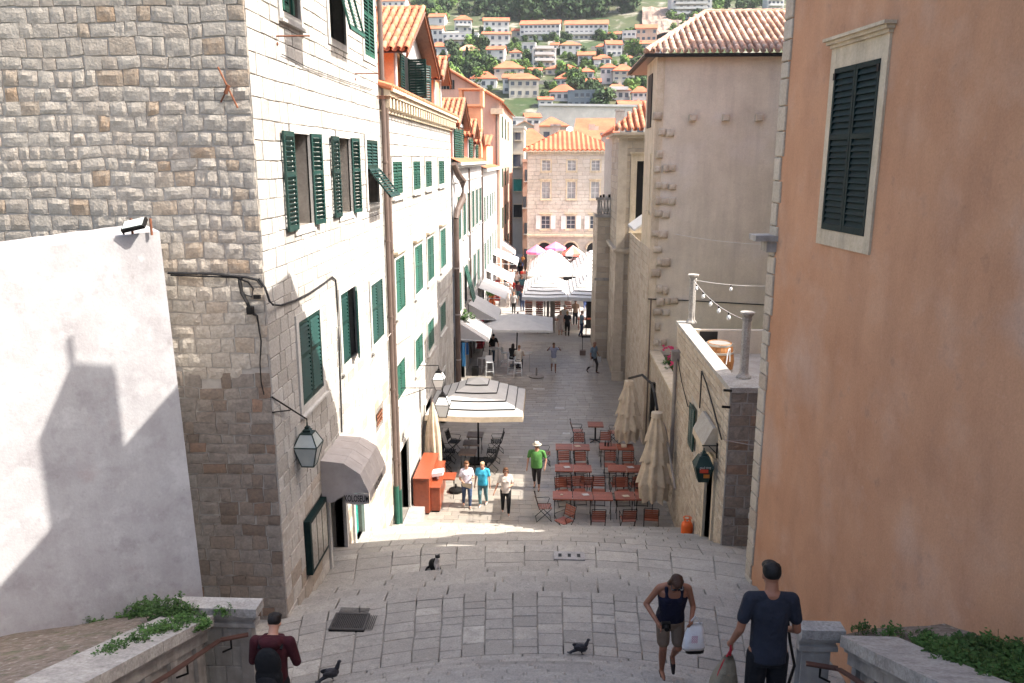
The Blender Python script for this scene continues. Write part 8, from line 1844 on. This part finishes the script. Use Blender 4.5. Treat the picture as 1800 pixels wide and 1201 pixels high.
# crowd in the alley end of the street
rc = random.Random(21)
cols_ = [((.5, .05, .04), 'red'), ((.02, .02, .025), 'black'), ((.55, .5, .46), 'pale'), ((.05, .08, .2), 'navy'), ((.45, .2, .06), 'orange'), ((.25, .25, .27), 'grey'), ((.6, .58, .55), 'white'), ((.12, .04, .05), 'wine red'), ((.07, .17, .19), 'teal')]
spots = [(-3.0, 63), (-2.4, 64.5), (-2.9, 66), (-3.3, 68), (-2.2, 67.5), (-2.7, 70), (-3.2, 72), (-2.3, 73), (-2.6, 76), (-3.1, 62), (-3.4, 65.2), (-2.1, 70.5), (-2.9, 79), (-2.3, 80.5), (-2.6, 84), (.4, 59.5), (1.6, 59.8), (2.9, 60.4), (-.6, 60.2), (2.3, 63.6)]
for i, (x, y) in enumerate(spots):
    a, b = rc.choice(cols_), rc.choice(cols_); w_ = 'farthest in the alley' if y > 78 else ('under the rear parasols' if x > -1 else 'in the crowd by the market stalls')
    person('distant person, %s top and %s legs, %s' % (a[1], b[1], w_), (x, y, 0), rc.choice([0, PI, .6, 2.6]), rc.uniform(1.58, 1.8), a[0], b[0], rc.choice([(.03, .02, .015), (.2, .1, .05), (.4, .3, .18)]), vox=.045, group='people in the distant crowd', **rc.choice([step, step2, {}]))
# -- animals
ct = atz(766, 1003, 3.11); cz_ = stair_z(ct.x, ct.y); ct = V((ct.x, ct.y, 3.11)); CT = thing('cat', 'black and white cat sitting at the edge of the middle landing', 'cat', ct, .5)
m = MB(); ellip(m, (-.03, .06, .12), (.095, .12, .12)); ellip(m, (0, -.04, .19), (.075, .08, .12)); capsule(m, (0, -.07, .22), (0, -.11, .31), .05, .045); ellip(m, (0, -.13, .36), (.055, .055, .048)); ellip(m, (0, -.175, .345), (.026, .025, .020))
for s in (-1, 1): capsule(m, (s * .032, -.10, .18), (s * .032, -.12, .02), .026, .018); ellip(m, (s * .032, -.14, .015), (.02, .032, .016)); capsule(m, (s * .07, .05, .07), (s * .08, -.05, .025), .045, .022); capsule(m, (s * .034, -.12, .39), (s * .042, -.115, .432), .018, .004)
capsule(m, (-.05, .15, .05), (-.14, .14, .025), .03, .022); capsule(m, (-.14, .14, .025), (-.2, .06, .025), .022, .018); capsule(m, (-.2, .06, .025), (-.19, .0, .035), .018, .014)
CATM = M('cat_fur', (.012, .011, .010), rough=.8, fine=.1); nt = CATM.node_tree
tc = nt.nodes.new('ShaderNodeTexCoord'); sx = nt.nodes.new('ShaderNodeSeparateXYZ'); nt.links.new(tc.outputs['Object'], sx.inputs[0]); ml = nt.nodes.new('ShaderNodeMath'); ml.operation = 'LESS_THAN'; nt.links.new(sx.outputs['Y'], ml.inputs[0]); ml.inputs[1].default_value = -.075; m2 = nt.nodes.new('ShaderNodeMath'); m2.operation = 'LESS_THAN'; nt.links.new(sx.outputs['Z'], m2.inputs[0]); m2.inputs[1].default_value = .365; m3 = nt.nodes.new('ShaderNodeMath'); m3.operation = 'MULTIPLY'; nt.links.new(ml.outputs[0], m3.inputs[0]); nt.links.new(m2.outputs[0], m3.inputs[1]); mx = nt.nodes.new('ShaderNodeMix'); mx.data_type = 'RGBA'; nt.links.new(m3.outputs[0], mx.inputs['Factor']); mx.inputs['A'].default_value = (.012, .011, .010, 1); mx.inputs['B'].default_value = (.55, .50, .46, 1); nt.links.new(mx.outputs['Result'], nt.nodes['Principled BSDF'].inputs['Base Color'])
skinned('body', m, CATM, CT, .009, 2)
for s in (-1, 1): q = MB(); ellip(q, (s * .02, -.178, .366), (.006, .004, .006), None, 8, 6); obj('eye', q, M('cat_eye', (.25, .28, .06), rough=.2) if 'cat_eye' not in bpy.data.materials else bpy.data.materials['cat_eye'], CT, world=False)
def pigeon(label, loc, rz, s=1.0):
    t = thing('pigeon', label, 'pigeon', loc, rz, 'pigeons on the stairs'); m = MB(); ry = Matrix.Rotation(.35, 3, 'X')
    ellip(m, (0, 0, .13), (.055, .115, .062), ry); capsule(m, (0, -.08, .17), (0, -.105, .235), .035, .024); ellip(m, (0, -.115, .255), (.024, .030, .024)); capsule(m, (0, -.14, .25), (0, -.165, .244), .007, .003); capsule(m, (0, .08, .10), (0, .20, .06), .035, .018); ellip(m, (0, .21, .055), (.032, .05, .008), ry)
    for q in (-1, 1): capsule(m, (q * .022, .0, .09), (q * .022, -.005, .01), .009, .006); capsule(m, (q * .022, -.005, .008), (q * .022, -.04, .006), .006, .004)
    b = skinned('body', m, M('pigeon_feather', (.020, .021, .026), (.035, .035, .042), scale=30, rough=.5) if 'pigeon_feather' not in bpy.data.materials else bpy.data.materials['pigeon_feather'], t, .006, 2)
    for q in (-1, 1): w = MB(); ellip(w, (q * .045, .04, .13), (.016, .12, .045), Matrix.Rotation(.4, 3, 'X')); obj('wing', w, bpy.data.materials['pigeon_feather'], t, world=False, smooth=True)
    t.scale = (s, s, s); return t
def on_st(px, py):
    p = atz(px, py, 3.7)
    for _ in range(30): p = atz(px, py, .5 * p.z + .5 * stair_z(p.x, p.y))
    return p
p = on_st(1022, 1150); pigeon('dark pigeon standing on the landing edge in the middle of the stairs', p, 1.8, .95)
p = on_st(584, 1196); pigeon('dark pigeon at the bottom left, near the man in the dark red jacket', p, 2.2, 1.05)
# ------------------------------------------------------------------ thin summer haze over the town
hz = MB(); hz.box((-950, -45, -1.5), (950, 1520, 262)); ho = obj('haze', hz, []) if False else None
me = hz.mesh('haze', []); ho = bpy.data.objects.new('haze', me); COL.objects.link(ho); ho['kind'] = 'stuff'; ho['label'] = 'thin pale summer haze'
hm = bpy.data.materials.new('haze_air'); hm.use_nodes = True; nt = hm.node_tree; nt.nodes.clear(); out = nt.nodes.new('ShaderNodeOutputMaterial'); pv = nt.nodes.new('ShaderNodeVolumePrincipled'); pv.inputs['Color'].default_value = (.92, .95, 1, 1); pv.inputs['Density'].default_value = .00012; pv.inputs['Anisotropy'].default_value = .2; nt.links.new(pv.outputs[0], out.inputs['Volume']); me.materials.append(hm)
